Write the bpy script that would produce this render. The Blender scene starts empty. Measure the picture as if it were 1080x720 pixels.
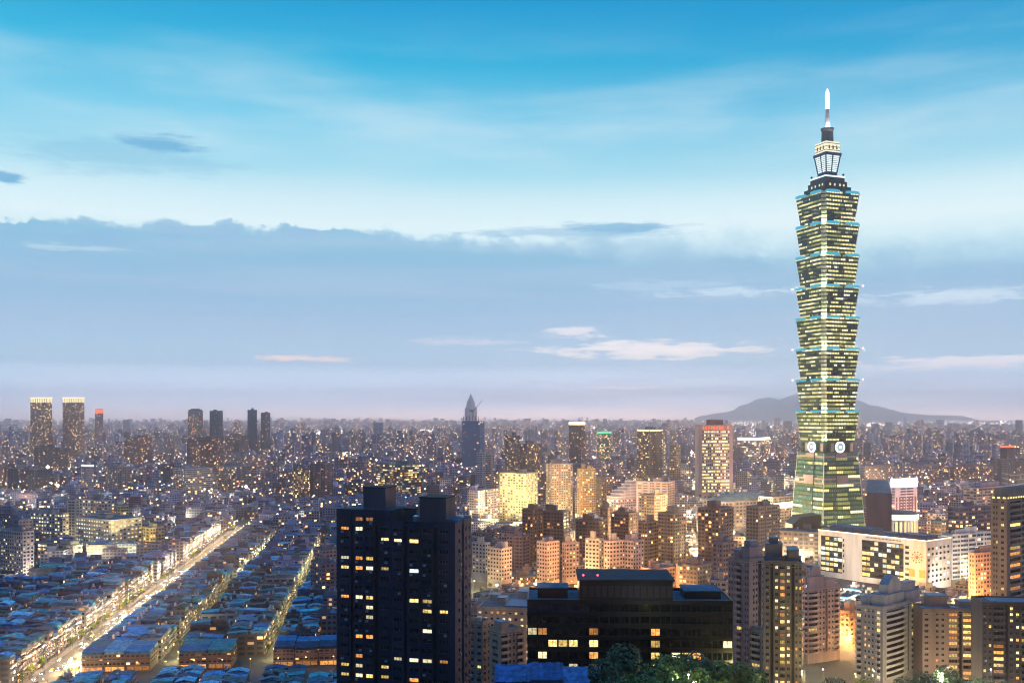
import bpy, math, random
import numpy as np
from mathutils import Vector, Matrix
random.seed(11)
RNG = np.random.default_rng(5)
D = bpy.data
scene = bpy.context.scene
COL = scene.collection
R_ = math.radians

# ------------------------------------------------------------------ camera
CAM_Z = 150.0
F = 1050.0                       # focal length in photo pixels (photo 1080 wide)
HOR = 438.0                      # horizon row in the photo
cam = D.cameras.new('camera')
cam.sensor_width = 36.0
cam.lens = 36.0 * F / 1080.0
cam.shift_y = (HOR - 360.0) / 1080.0
cam.clip_start = 1.0
cam.clip_end = 80000.0
camo = D.objects.new('camera', cam)
camo.location = (0, 0, CAM_Z)
camo.rotation_euler = (R_(90), 0, 0)
COL.objects.link(camo)
scene.camera = camo

# ------------------------------------------------------------------ render settings
scene.render.engine = 'CYCLES'
cy = scene.cycles
cy.use_denoising = True
cy.use_adaptive_sampling = True
cy.adaptive_threshold = 0.02
cy.filter_width = 1.1
cy.max_bounces = 4
cy.diffuse_bounces = 2
cy.glossy_bounces = 2
cy.transmission_bounces = 2
cy.volume_bounces = 2
cy.transparent_max_bounces = 4
cy.caustics_reflective = False
cy.caustics_refractive = False
cy.sample_clamp_indirect = 4.0
scene.view_settings.view_transform = 'Standard'
scene.view_settings.look = 'None'
scene.view_settings.gamma = 1.0
scene.view_settings.exposure = 0.0
scene.view_settings.use_curve_mapping = False


# ------------------------------------------------------------------ node helper
def lin(c):
    c = c / 255.0
    return c / 12.92 if c <= 0.04045 else ((c + 0.055) / 1.055) ** 2.4


def S(r, g, b):
    return (lin(r), lin(g), lin(b), 1.0)


class NT:
    def __init__(self, tree):
        self.t = tree
        tree.nodes.clear()

    def n(self, typ, **kw):
        nd = self.t.nodes.new(typ)
        for k, v in kw.items():
            setattr(nd, k, v)
        return nd

    def put(self, sock, v):
        if hasattr(v, 'is_output'):
            self.t.links.new(v, sock)
        else:
            sock.default_value = v

    def m(self, op, a, b=0.0, c=0.0):
        nd = self.n('ShaderNodeMath', operation=op)
        self.put(nd.inputs[0], a)
        self.put(nd.inputs[1], b)
        self.put(nd.inputs[2], c)
        return nd.outputs[0]

    def step(self, x, lo, hi, a=0.0, b=1.0):
        nd = self.n('ShaderNodeMapRange', interpolation_type='SMOOTHSTEP')
        for i, v in enumerate((x, lo, hi, a, b)):
            self.put(nd.inputs[i], v)
        return nd.outputs[0]

    def xyz(self, x, y, z):
        nd = self.n('ShaderNodeCombineXYZ')
        for i, v in enumerate((x, y, z)):
            self.put(nd.inputs[i], v)
        return nd.outputs[0]

    def sep(self, v):
        nd = self.n('ShaderNodeSeparateXYZ')
        self.put(nd.inputs[0], v)
        return nd.outputs

    def noise(self, vec, scale=1.0, detail=3.0, rough=0.5):
        nd = self.n('ShaderNodeTexNoise')
        if vec is not None:
            self.put(nd.inputs['Vector'], vec)
        nd.inputs['Scale'].default_value = scale
        nd.inputs['Detail'].default_value = detail
        nd.inputs['Roughness'].default_value = rough
        return nd.outputs[0]

    def white(self, vec):
        nd = self.n('ShaderNodeTexWhiteNoise', noise_dimensions='3D')
        self.put(nd.inputs['Vector'], vec)
        return nd.outputs['Value'], nd.outputs['Color']

    def ramp(self, fac, stops, interp='LINEAR'):
        nd = self.n('ShaderNodeValToRGB')
        cr = nd.color_ramp
        cr.interpolation = interp
        while len(cr.elements) > 1:
            cr.elements.remove(cr.elements[-1])
        cr.elements[0].position = stops[0][0]
        cr.elements[0].color = stops[0][1]
        for p, c in stops[1:]:
            e = cr.elements.new(p)
            e.color = c
        self.put(nd.inputs[0], fac)
        return nd.outputs[0]

    def mix(self, fac, a, b, blend='MIX'):
        nd = self.n('ShaderNodeMix', data_type='RGBA', blend_type=blend)
        self.put(nd.inputs[0], fac)
        self.put(nd.inputs[6], a)
        self.put(nd.inputs[7], b)
        return nd.outputs[2]


# ------------------------------------------------------------------ world: dusk sky
world = D.worlds.new('World')
scene.world = world
world.use_nodes = True
w = NT(world.node_tree)
tc = w.n('ShaderNodeTexCoord')
gx, gy, gz = w.sep(tc.outputs['Generated'])
hl = w.m('SQRT', w.m('ADD', w.m('MULTIPLY', gx, gx), w.m('MULTIPLY', gy, gy)))
hl = w.m('MAXIMUM', hl, 0.02)
t = w.m('DIVIDE', gz, hl)                       # tangent of the elevation
az = w.m('ARCTAN2', gx, gy)                     # 0 = ahead, + to the right


def T(py):
    return (HOR - py) / F


TM = 0.75
HAZE_K = 1.05e-4                                 # haze density per metre
HAZE_TOP = 705.0
AIR_T = [0.0, 0.006, 0.012, 0.025, 0.05, 0.09, 0.16, 0.3, 0.42]
AIR_C = [(0.303, 0.374, 0.514), (0.34, 0.389, 0.53), (0.354, 0.416, 0.554), (0.376, 0.453, 0.605), (0.368, 0.472, 0.653), (0.36, 0.491, 0.682), (0.375, 0.543, 0.743), (0.26, 0.513, 0.758), (0.234, 0.487, 0.7)]


def A(py, r, g_, b):
    """radiance the sky needs above the haze for the given colour to reach the camera through it"""
    tt = max((HOR - py) / F, 1e-4)
    tr = math.exp(-HAZE_K * min((HAZE_TOP - CAM_Z) / tt, 22500.0))
    c = [lin(q) for q in (r, g_, b)]
    air = [float(np.interp(tt, AIR_T, [q[i] for q in AIR_C])) for i in range(3)]
    return tuple(max(0.0, (c[i] - (1 - tr) * air[i]) / tr) for i in range(3)) + (1.0,)


clear = w.ramp(w.m('DIVIDE', t, TM), [
    (0.0, A(438, 211, 204, 218)), (T(426) / TM, A(426, 194, 202, 224)), (T(400) / TM, A(400, 186, 203, 228)), (T(330) / TM, A(330, 178, 208, 234)), (T(280) / TM, A(280, 196, 228, 243)),
    (T(240) / TM, A(240, 222, 242, 250)), (T(215) / TM, A(215, 208, 236, 247)), (T(185) / TM, A(185, 170, 221, 240)), (T(130) / TM, A(130, 128, 206, 236)),
    (T(70) / TM, A(70, 68, 184, 224)), (T(0) / TM, A(0, 20, 158, 212)), (0.50 / TM, S(40, 160, 215)), (0.64 / TM, (0.17, 0.68, 1.22, 1)),
    (1.0, (0.21, 0.74, 1.30, 1))])  # overhead stops lie out of view, brightened to light city and haze
bank = w.ramp(w.m('DIVIDE', t, 0.22), [
    (0.0, A(438, 211, 204, 218)), (T(432) / 0.22, A(432, 200, 203, 222)), (T(426) / 0.22, A(426, 194, 202, 224)), (T(420) / 0.22, A(420, 188, 202, 226)), (T(385) / 0.22, A(385, 174, 199, 225)), (T(345) / 0.22, A(345, 165, 195, 225)),
    (T(310) / 0.22, A(310, 155, 192, 224)), (T(275) / 0.22, A(275, 147, 193, 223)), (T(250) / 0.22, A(250, 138, 194, 223)), (1.0, S(132, 193, 223))])
# deeper, more saturated blue toward the upper right
deep = w.m('MULTIPLY', w.step(az, -0.25, 0.52), w.step(t, 0.20, 0.44))
clear = w.mix(w.m('MULTIPLY', deep, 0.75), clear, S(0, 146, 206))
# soft veils in the clear part
veil = w.noise(w.xyz(w.m('MULTIPLY', az, 3.0), w.m('MULTIPLY', t, 16.0), 3.1), 1.0, 5.0, 0.55)
clear = w.mix(w.m('MULTIPLY', w.step(veil, 0.42, 0.75), w.m('MULTIPLY', w.step(t, 0.17, 0.24), w.step(t, 0.42, 0.27, 0.0, 0.55))),
              clear, S(222, 241, 248))


def blob(a0, t0, ra, rt, k=1.0, warp=0.6, ns=30.0, seed=0.0):
    nz = w.noise(w.xyz(w.m('MULTIPLY', az, ns), w.m('MULTIPLY', t, ns * 5.0), seed), 1.0, 5.0, 0.62)
    da = w.m('DIVIDE', w.m('SUBTRACT', az, a0), ra)
    dt = w.m('DIVIDE', w.m('SUBTRACT', t, t0), rt)
    r = w.m('SQRT', w.m('ADD', w.m('MULTIPLY', da, da), w.m('MULTIPLY', dt, dt)))
    n2 = w.noise(w.xyz(w.m('MULTIPLY', az, ns * 2.6), w.m('MULTIPLY', t, ns * 16.0), seed + 5.5), 1.0, 6.0, 0.68)
    r = w.m('ADD', r, w.m('MULTIPLY', w.m('SUBTRACT', nz, 0.5), warp * 4.2))
    r = w.m('ADD', r, w.m('MULTIPLY', w.m('SUBTRACT', n2, 0.5), warp * 2.6))
    return w.step(r, 1.15, 0.3, 0.0, k)


def AZ(px):
    return math.atan((px - 540) / F)


def TT(px, py):
    return (HOR - py) / F * math.cos(AZ(px))


# dark wisps in the clear part
for (px, py, wx, wy, k, sd) in [(172, 152, 48, 10, 0.75, 1.0), (4, 187, 22, 8, 0.9, 2.0), (130, 165, 110, 22, 0.3, 3.0),
                                (655, 240, 70, 7, 0.75, 4.0), (600, 246, 120, 8, 0.5, 5.0), (1040, 284, 90, 12, 0.35, 6.0)]:
    clear = w.mix(blob(AZ(px), TT(px, py), wx / F, wy / F, k, 0.5, 22.0, sd), clear, S(96, 172, 216))
# bank top edge
e1 = w.noise(w.xyz(w.m('MULTIPLY', az, 26.0), w.m('MULTIPLY', t, 34.0), 0.7), 1.0, 7.0, 0.64)
e2 = w.noise(w.xyz(w.m('MULTIPLY', az, 5.0), 0.0, 9.2), 1.0, 2.0, 0.5)
edge = w.ramp(w.m('ADD', w.m('MULTIPLY', az, 0.9), 0.5), [
    (0.0, (T(256),) * 3 + (1,)), (0.17, (T(250),) * 3 + (1,)), (0.26, (T(246),) * 3 + (1,)), (0.37, (T(247),) * 3 + (1,)),
    (0.45, (T(254),) * 3 + (1,)), (0.55, (T(256),) * 3 + (1,)), (0.64, (T(263),) * 3 + (1,)), (0.74, (T(270),) * 3 + (1,)),
    (0.86, (T(281),) * 3 + (1,)), (1.0, (T(288),) * 3 + (1,))])
edge = w.m('ADD', edge, w.m('MULTIPLY', w.m('SUBTRACT', e1, 0.5), w.step(az, -0.1, 0.3, 0.046, 0.055)))
edge = w.m('ADD', edge, w.m('MULTIPLY', w.m('SUBTRACT', e2, 0.5), 0.012))
soft = w.m('MULTIPLY', w.step(az, -0.15, 0.2, 0.0034, 0.016), w.step(w.m('ADD', w.m('MULTIPLY', az, 0.4), w.noise(w.xyz(w.m('MULTIPLY', az, 11.0), w.m('MULTIPLY', t, 20.0), 2.2), 1.0, 3.0, 0.5)), 0.36, 0.66, 0.5, 1.8))
bm = w.step(w.m('SUBTRACT', edge, t), w.m('MULTIPLY', soft, -1.0), soft)
sky = w.mix(bm, clear, bank)
for (px, py, ra, rt, sd) in [(182, 245, 20, 12, 11.0), (232, 246, 30, 7, 12.0), (322, 247, 26, 7, 13.0), (108, 252, 40, 9, 14.0)]:
    sky = w.mix(blob(AZ(px), TT(px, py), ra / F, rt / F, 1.0, 0.35, 40.0, sd), sky, S(134, 188, 224))
# light streaks under the bank
for (px, py, wx, wy, k, c, sd) in [(320, 378, 42, 3.4, 0.9, (232, 216, 222), 21.0), (690, 369, 120, 10, 0.95, (232, 230, 238), 22.0),
                                   (605, 351, 40, 7, 0.8, (230, 230, 242), 23.0), (1010, 312, 100, 8, 0.9, (206, 226, 244), 24.0),
                                   (770, 308, 90, 6, 0.8, (204, 226, 244), 25.0), (1020, 382, 120, 7, 0.9, (226, 226, 240), 26.0),
                                   (80, 262, 50, 4, 0.4, (214, 236, 246), 27.0), (480, 360, 60, 4, 0.5, (214, 216, 234), 28.0),
                                   (650, 409, 50, 2, 0.7, (222, 216, 228), 29.0), (700, 300, 90, 6, 0.4, (196, 222, 242), 30.0)]:
    sky = w.mix(blob(AZ(px), TT(px, py), wx / F, wy / F, k, 0.75, 26.0, sd), sky, A(py, *c))
fv = w.noise(w.xyz(w.m('MULTIPLY', az, 2.5), w.m('MULTIPLY', t, 40.0), 7.7), 1.0, 4.0, 0.5)
sky = w.mix(w.m('MULTIPLY', w.step(fv, 0.42, 0.72), w.m('MULTIPLY', bm, 0.5)), sky, S(186, 208, 234))
# the sky behind the camera is the dark eastern side; the ground half is dark
back = w.step(gy, -0.35, 0.35)
sky = w.mix(w.m('SUBTRACT', 1.0, back), sky, (0.038, 0.155, 0.48, 1))
sky = w.mix(w.step(gz, 0.0, -0.03), sky, (0.04, 0.06, 0.12, 1))
nish = w.n('ShaderNodeTexSky', sky_type='NISHITA')
nish.sun_disc = False
nish.sun_elevation = R_(4)
nish.sun_rotation = R_(120)
bg1 = w.n('ShaderNodeBackground')
w.put(bg1.inputs[0], sky)
bg1.inputs[1].default_value = 1.0
bg2 = w.n('ShaderNodeBackground')
w.put(bg2.inputs[0], nish.outputs[0])
bg2.inputs[1].default_value = 0.004
ad = w.n('ShaderNodeAddShader')
w.t.links.new(bg1.outputs[0], ad.inputs[0])
w.t.links.new(bg2.outputs[0], ad.inputs[1])
wo = w.n('ShaderNodeOutputWorld')
w.t.links.new(ad.outputs[0], wo.inputs[0])
world.cycles.sampling_method = 'MANUAL'
world.cycles.sample_map_resolution = 1024

# afterglow, low from the right behind the camera
sun = D.lights.new('afterglow', 'SUN')
sun.energy = 0.4
sun.angle = R_(12)
sun.color = (1.0, 0.55, 0.45)
suno = D.objects.new('afterglow', sun)
suno.rotation_euler = Vector((-0.96, 0.12, -0.16)).to_track_quat('-Z', 'Y').to_euler()
suno.location = (400, -300, 600)
COL.objects.link(suno)


# ------------------------------------------------------------------ materials
MATS = {}


def pmat(name, col, rough=0.8, metal=0.0, var=0.25, vs=0.25, spec=0.3, tint=False, streak=False):
    """painted / mineral surface with soft patchy wear; tint multiplies by the object's own colour"""
    if name in MATS:
        return MATS[name]
    mt = D.materials.new(name)
    mt.use_nodes = True
    k = NT(mt.node_tree)
    p = k.n('ShaderNodeBsdfPrincipled')
    o = k.n('ShaderNodeOutputMaterial')
    k.t.links.new(p.outputs[0], o.inputs[0])
    tcn = k.n('ShaderNodeTexCoord')
    base = (col[0], col[1], col[2], 1)
    if tint:
        oi = k.n('ShaderNodeObjectInfo')
        base = oi.outputs['Color']
    vec = tcn.outputs['Object']
    if streak:
        mp = k.n('ShaderNodeMapping')
        mp.inputs['Scale'].default_value = (1.0, 1.0, 0.12)
        k.t.links.new(vec, mp.inputs[0])
        vec = mp.outputs[0]
    nz = k.noise(vec, vs, 5.0, 0.6)
    v = k.step(nz, 0.3, 0.7, 1.0 - var, 1.0 + var * 0.5)
    hs = k.n('ShaderNodeHueSaturation')
    k.put(hs.inputs['Value'], v)
    k.put(hs.inputs['Color'], base)
    k.t.links.new(hs.outputs[0], p.inputs['Base Color'])
    p.inputs['Roughness'].default_value = rough
    p.inputs['Metallic'].default_value = metal
    p.inputs['Specular IOR Level'].default_value = spec
    MATS[name] = mt
    return mt


def emat(name, col, strength, var=0.0, sampled=False, clutter=0.0):
    """a surface that gives off light (lit pane, lamp head)"""
    if name in MATS:
        return MATS[name]
    mt = D.materials.new(name)
    mt.use_nodes = True
    k = NT(mt.node_tree)
    e = k.n('ShaderNodeEmission')
    o = k.n('ShaderNodeOutputMaterial')
    k.t.links.new(e.outputs[0], o.inputs[0])
    e.inputs[0].default_value = (col[0], col[1], col[2], 1)
    s = strength
    if var or clutter:
        oi = k.n('ShaderNodeObjectInfo')
        s = k.m('MULTIPLY', k.step(oi.outputs['Random'], 0.0, 1.0, 1.0 - var, 1.0 + var), strength)
        if clutter:
            tcn = k.n('ShaderNodeTexCoord')
            a = k.m('MULTIPLY', oi.outputs['Random'], 91.0)
            va = k.n('ShaderNodeVectorMath', operation='ADD')
            k.t.links.new(tcn.outputs['Object'], va.inputs[0])
            k.put(va.inputs[1], k.xyz(a, a, a))
            nz = k.noise(va.outputs[0], 1.1, 3.0, 0.6)
            s = k.m('MULTIPLY', s, k.step(nz, 0.35, 0.6, 1.0 - clutter, 1.0 + clutter * 0.4))
    k.put(e.inputs[1], s)
    mt.cycles.emission_sampling = 'AUTO' if sampled else 'NONE'
    MATS[name] = mt
    return mt


def glassmat(name, col, rough=0.12):
    if name in MATS:
        return MATS[name]
    mt = D.materials.new(name)
    mt.use_nodes = True
    k = NT(mt.node_tree)
    p = k.n('ShaderNodeBsdfPrincipled')
    o = k.n('ShaderNodeOutputMaterial')
    k.t.links.new(p.outputs[0], o.inputs[0])
    tcn = k.n('ShaderNodeTexCoord')
    nz = k.noise(tcn.outputs['Object'], 0.35, 2.0, 0.5)
    c = k.mix(k.step(nz, 0.35, 0.65), (col[0] * 0.7, col[1] * 0.7, col[2] * 0.7, 1), (col[0] * 1.3, col[1] * 1.3, col[2] * 1.3, 1))
    k.t.links.new(c, p.inputs['Base Color'])
    p.inputs['Roughness'].default_value = rough
    p.inputs['Specular IOR Level'].default_value = 0.6
    MATS[name] = mt
    return mt


def facade_mat(name, wx=(0.18, 0.84), wy=(0.28, 0.78), estr=1.6, warm=0.62, per_obj=True, dark=(0.02, 0.03, 0.05)):
    """wall with rows of windows counted by UV (u = bays, v = storeys). 'wall' attribute: colour + share of lit windows"""
    if name in MATS:
        return MATS[name]
    mt = D.materials.new(name)
    mt.use_nodes = True
    k = NT(mt.node_tree)
    p = k.n('ShaderNodeBsdfPrincipled')
    o = k.n('ShaderNodeOutputMaterial')
    k.t.links.new(p.outputs[0], o.inputs[0])
    uv = k.n('ShaderNodeUVMap')
    u, v, _ = k.sep(uv.outputs[0])
    at = k.n('ShaderNodeAttribute', attribute_name='wall')
    oi = k.n('ShaderNodeObjectInfo')
    wall = k.mix(1.0, at.outputs['Color'], oi.outputs['Color'], 'MULTIPLY')
    tcn = k.n('ShaderNodeTexCoord')
    nz = k.noise(tcn.outputs['Object'], 0.09, 5.0, 0.65)
    hs = k.n('ShaderNodeHueSaturation')
    k.put(hs.inputs['Value'], k.step(nz, 0.3, 0.7, 0.72, 1.1))
    k.put(hs.inputs['Color'], wall)
    wall = hs.outputs[0]
    cu, cv = k.m('FLOOR', u), k.m('FLOOR', v)
    fu, fv_ = k.m('FRACT', u), k.m('FRACT', v)
    sd = k.m('MULTIPLY', oi.outputs['Random'], 517.0)
    r1, rc = k.white(k.xyz(cu, cv, sd))
    r2, r3, r4 = k.sep(rc)
    # window width differs by column so that facades are not a uniform grid
    c1, _c = k.white(k.xyz(cu, 3.3, sd))
    x0 = k.m('MULTIPLY_ADD', c1, 0.14, wx[0] - 0.07)
    inx = k.m('MULTIPLY', k.m('GREATER_THAN', fu, x0), k.m('LESS_THAN', fu, wx[1]))
    iny = k.m('MULTIPLY', k.m('GREATER_THAN', fv_, wy[0]), k.m('LESS_THAN', fv_, wy[1]))
    win = k.m('MULTIPLY', inx, iny)
    lit = k.m('MULTIPLY', win, k.m('LESS_THAN', r1, at.outputs['Alpha']))
    colr = k.mix(win, wall, dark + (1,))
    k.t.links.new(colr, p.inputs['Base Color'])
    k.put(p.inputs['Roughness'], k.m('MULTIPLY_ADD', win, -0.6, 0.85))
    p.inputs['Specular IOR Level'].default_value = 0.35
    ec = k.ramp(r2, [(0.0, (1.0, 0.42, 0.12, 1)), (warm * 0.3, (1.0, 0.62, 0.24, 1)), (warm, (1.0, 0.78, 0.42, 1)),
                     (min(0.97, warm + 0.15), (1.0, 0.92, 0.75, 1)), (1.0, (0.72, 0.92, 1.0, 1))])
    k.t.links.new(ec, p.inputs['Emission Color'])
    k.put(p.inputs['Emission Strength'], k.m('MULTIPLY', lit, k.m('MULTIPLY_ADD', k.m('POWER', r3, 4.0), estr * 3.6, estr * 0.3)))
    mt.cycles.emission_sampling = 'NONE'
    MATS[name] = mt
    return mt


M = {
    'conc': pmat('concrete', (0.30, 0.30, 0.31), streak=True, var=0.3),
    'roof_conc': pmat('roof_concrete', (0.09, 0.125, 0.17), var=0.5, vs=0.2, spec=0.1),
    'roof_blue': pmat('roof_blue_membrane', (0.025, 0.13, 0.22), var=0.45, vs=0.3, spec=0.12, rough=0.8),
    'asphalt': pmat('asphalt', (0.055, 0.055, 0.06), var=0.25, vs=0.08, rough=0.9),
    'road': pmat('avenue_asphalt', (0.09, 0.088, 0.085), var=0.2, vs=0.15, rough=0.85),
    'pave': pmat('paving', (0.24, 0.23, 0.22), var=0.25, vs=0.3),
    'paint': pmat('road_paint', (0.75, 0.75, 0.72), var=0.2, vs=1.0),
    'steel': pmat('steel', (0.4, 0.42, 0.44), rough=0.35, metal=0.9, var=0.15, vs=0.8),
    'dsteel': pmat('dark_steel', (0.08, 0.085, 0.09), rough=0.5, metal=0.5, var=0.2),
    'tank': pmat('tank_steel', (0.5, 0.53, 0.56), rough=0.35, metal=0.8, var=0.15, vs=1.0),
    'frame': pmat('window_frame', (0.10, 0.11, 0.12), rough=0.5),
    'tint_wall': pmat('tinted_wall', (1, 1, 1), tint=True, streak=True, var=0.3, vs=0.2),
    'tint_roof': pmat('tinted_sheet_roof', (1, 1, 1), tint=True, var=0.55, vs=0.45, rough=0.75, metal=0.0, spec=0.12),
    'glass_dark': glassmat('glass_dark', (0.012, 0.018, 0.03)),
    'glass_teal': glassmat('glass_teal', (0.02, 0.07, 0.085)),
    'glass_black': glassmat('glass_black', (0.004, 0.005, 0.008), 0.06),
    'lit_warm': emat('lit_warm', (1.0, 0.68, 0.20), 1.35, 0.6, clutter=0.55),
    'lit_pale': emat('lit_pale', (1.0, 0.86, 0.48), 1.35, 0.5, clutter=0.4),
    'lit_cool': emat('lit_cool', (0.82, 0.95, 0.92), 1.5, 0.5, clutter=0.4),
    'lit_orange': emat('lit_orange', (1.0, 0.40, 0.10), 1.0, 0.6, clutter=0.5),
    'facade': facade_mat('apartment_facade', estr=2.2),
    'facade_far': facade_mat('distant_facade', estr=3.8, warm=0.36),
    'facade_blue': facade_mat('blue_glass_facade', wx=(0.04, 0.97), wy=(0.2, 0.85), estr=1.5, warm=0.3, dark=(0.025, 0.13, 0.27)),
    'facade_rib': facade_mat('office_facade', wx=(0.04, 0.97), wy=(0.30, 0.80), estr=1.5, warm=0.5),
}


# ------------------------------------------------------------------ mesh builder
class MB:
    def __init__(self):
        self.v, self.f, self.mi, self.uv, self.col = [], [], [], [], []

    def face(self, pts, mi=0, uv=None, col=None):
        i = len(self.v)
        self.v.extend([tuple(p) for p in pts])
        self.f.append(tuple(range(i, i + len(pts))))
        self.mi.append(mi)
        self.uv.append(uv or [(0.0, 0.0)] * len(pts))
        self.col.append(col or (1, 1, 1, 0))

    def poly(self, verts, faces, mi=0):
        i = len(self.v)
        self.v.extend([tuple(p) for p in verts])
        for f in faces:
            self.f.append(tuple(i + q for q in f))
            self.mi.append(mi)
            self.uv.append([(0.0, 0.0)] * len(f))
            self.col.append((1, 1, 1, 0))

    def prism(self, poly, z0, z1, mi=0, mtop=None, bottom=False, poly2=None):
        """vertical prism over a counter-clockwise outline, optionally to a different outline at the top"""
        n = len(poly)
        q = poly2 or poly
        vs = [(p[0], p[1], z0) for p in poly] + [(p[0], p[1], z1) for p in q]
        self.poly(vs, [(i, (i + 1) % n, n + (i + 1) % n, n + i) for i in range(n)], mi)
        i = len(self.v) - 2 * n
        self.f.append(tuple(range(i + n, i + 2 * n)))
        self.mi.append(mi if mtop is None else mtop)
        self.uv.append([(0.0, 0.0)] * n)
        self.col.append((1, 1, 1, 0))
        if bottom:
            self.f.append(tuple(range(i + n - 1, i - 1, -1)))
            self.mi.append(mi)
            self.uv.append([(0.0, 0.0)] * n)
            self.col.append((1, 1, 1, 0))

    def box(self, x0, x1, y0, y1, z0, z1, mi=0, mtop=None):
        self.prism([(x0, y0), (x1, y0), (x1, y1), (x0, y1)], z0, z1, mi, mtop, True)

    def cyl(self, x, y, z0, z1, r0, r1=None, n=10, mi=0, mtop=None):
        r1 = r0 if r1 is None else r1
        a = [(x + r0 * math.cos(2 * math.pi * i / n), y + r0 * math.sin(2 * math.pi * i / n)) for i in range(n)]
        b = [(x + r1 * math.cos(2 * math.pi * i / n), y + r1 * math.sin(2 * math.pi * i / n)) for i in range(n)]
        self.prism(a, z0, z1, mi, mtop, True, b)

    def tube(self, p, q, r0, r1=None, n=6, mi=0):
        r1 = r0 if r1 is None else r1
        p, q = Vector(p), Vector(q)
        d = (q - p).normalized()
        a = d.orthogonal().normalized()
        b = d.cross(a)
        vs = []
        for c, r in ((p, r0), (q, r1)):
            for i in range(n):
                t_ = 2 * math.pi * i / n
                vs.append(c + a * (r * math.cos(t_)) + b * (r * math.sin(t_)))
        fs = [(i, (i + 1) % n, n + (i + 1) % n, n + i) for i in range(n)]
        fs.append(tuple(range(n - 1, -1, -1)))
        fs.append(tuple(range(n, 2 * n)))
        self.poly(vs, fs, mi)

    def ball(self, c, r, n=8, m=5, mi=0, sz=1.0):
        vs, fs = [(c[0], c[1], c[2] - r * sz)], []
        for j in range(1, m):
            a = -math.pi / 2 + math.pi * j / m
            for i in range(n):
                b = 2 * math.pi * i / n
                vs.append((c[0] + r * math.cos(a) * math.cos(b), c[1] + r * math.cos(a) * math.sin(b), c[2] + r * sz * math.sin(a)))
        vs.append((c[0], c[1], c[2] + r * sz))
        for i in range(n):
            fs.append((0, 1 + (i + 1) % n, 1 + i))
            for j in range(m - 2):
                a, b = 1 + j * n, 1 + (j + 1) * n
                fs.append((a + i, a + (i + 1) % n, b + (i + 1) % n, b + i))
            fs.append((len(vs) - 1, 1 + (m - 2) * n + i, 1 + (m - 2) * n + (i + 1) % n))
        self.poly(vs, fs, mi)

    def mesh(self, name, mats):
        me = D.meshes.new(name)
        me.from_pydata(self.v, [], self.f)
        for m_ in mats:
            me.materials.append(m_)
        me.polygons.foreach_set('material_index', np.array(self.mi, dtype=np.int32))
        if any(u[0] != u[-1] for u in self.uv if len(u) > 1):
            ul = me.uv_layers.new(name='UVMap')
            ul.data.foreach_set('uv', np.array([c for f in self.uv for q in f for c in q], dtype=np.float32))
        ca = me.color_attributes.new('wall', 'FLOAT_COLOR', 'CORNER')
        ca.data.foreach_set('color', np.array([c for f, k in zip(self.f, self.col) for _ in f for c in k], dtype=np.float32))
        me.update()
        return me

    def build(self, name, mats, parent=None, loc=None):
        if not isinstance(mats, (list, tuple)):
            mats = [mats]
        return link(name, self.mesh(name, mats), parent, loc)


def link(name, me, parent=None, loc=None, rz=0.0):
    o = D.objects.new(name, me)
    COL.objects.link(o)
    if parent is not None:
        o.parent = parent
    if loc is not None:
        o.location = loc
    if rz:
        o.rotation_euler = (0, 0, rz)
    return o


def tag(o, label, cat, group=None):
    o['label'] = label
    o['category'] = cat
    if group:
        o['group'] = group
    return o


def thing(name, label, cat, loc=(0, 0, 0), rz=0.0, group=None):
    o = link(name, None, None, loc, rz)
    return tag(o, label, cat, group)


def struct(o):
    o['kind'] = 'structure'
    return o


def stuff(o):
    o['kind'] = 'stuff'
    return o


KIDS = {}


def dup(root, loc, rz=0.0, scale=None):
    r = root.copy()
    COL.objects.link(r)
    r.location = loc
    r.rotation_euler = (0, 0, rz)
    if scale:
        r.scale = scale
    cs = KIDS.get(root.name)
    if cs is None:
        cs = [(c, list(c.children)) for c in root.children]
        KIDS[root.name] = cs
    out = []
    for ch, gs in cs:
        c = ch.copy()
        COL.objects.link(c)
        c.parent = r
        out.append(c)
        for g in gs:
            d_ = g.copy()
            COL.objects.link(d_)
            d_.parent = c
    return r, out


def PX(px, d):
    return (px - 540.0) / F * d


def PZ(py, d):
    return CAM_Z - (py - HOR) / F * d


def to_px(x, y, z=0.0):
    return 540 + F * x / y, HOR + F * (CAM_Z - z) / y


def ground(x, y):
    """height of the terrain: flat city, wooded hill rising toward the camera"""
    d = math.hypot(x, y) if y > 0 else abs(x) * 0.3
    h = 146.0 - 0.31 * d
    if h < 12:
        h = 12 * math.exp((h - 12) / 14.0)
    return max(0.0, h if h > 0.05 else 0.0)


# ------------------------------------------------------------------ ground, hills, haze
g = MB()
xs = [-22000, -7000, -3000, -1500, -900] + list(range(-700, 701, 25)) + [900, 1500, 3000, 7000, 22000]
ys = [-900, -400] + list(range(-200, 701, 20)) + [900, 1300, 2000, 4000, 8000, 14000, 22400]
gv = [(x, y, ground(x, y) - 0.0) for y in ys for x in xs]
nx = len(xs)
g.poly(gv, [(j * nx + i, j * nx + i + 1, (j + 1) * nx + i + 1, (j + 1) * nx + i) for j in range(len(ys) - 1) for i in range(nx - 1)])
mt = D.materials.new('city_ground')
mt.use_nodes = True
k = NT(mt.node_tree)
p = k.n('ShaderNodeBsdfPrincipled')
o = k.n('ShaderNodeOutputMaterial')
k.t.links.new(p.outputs[0], o.inputs[0])
geo = k.n('ShaderNodeNewGeometry')
_, _, pz = k.sep(geo.outputs['Position'])
n1 = k.noise(geo.outputs['Position'], 0.02, 6.0, 0.6)
city = k.mix(k.step(n1, 0.4, 0.6), (0.05, 0.05, 0.055, 1), (0.085, 0.08, 0.08, 1))
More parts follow.
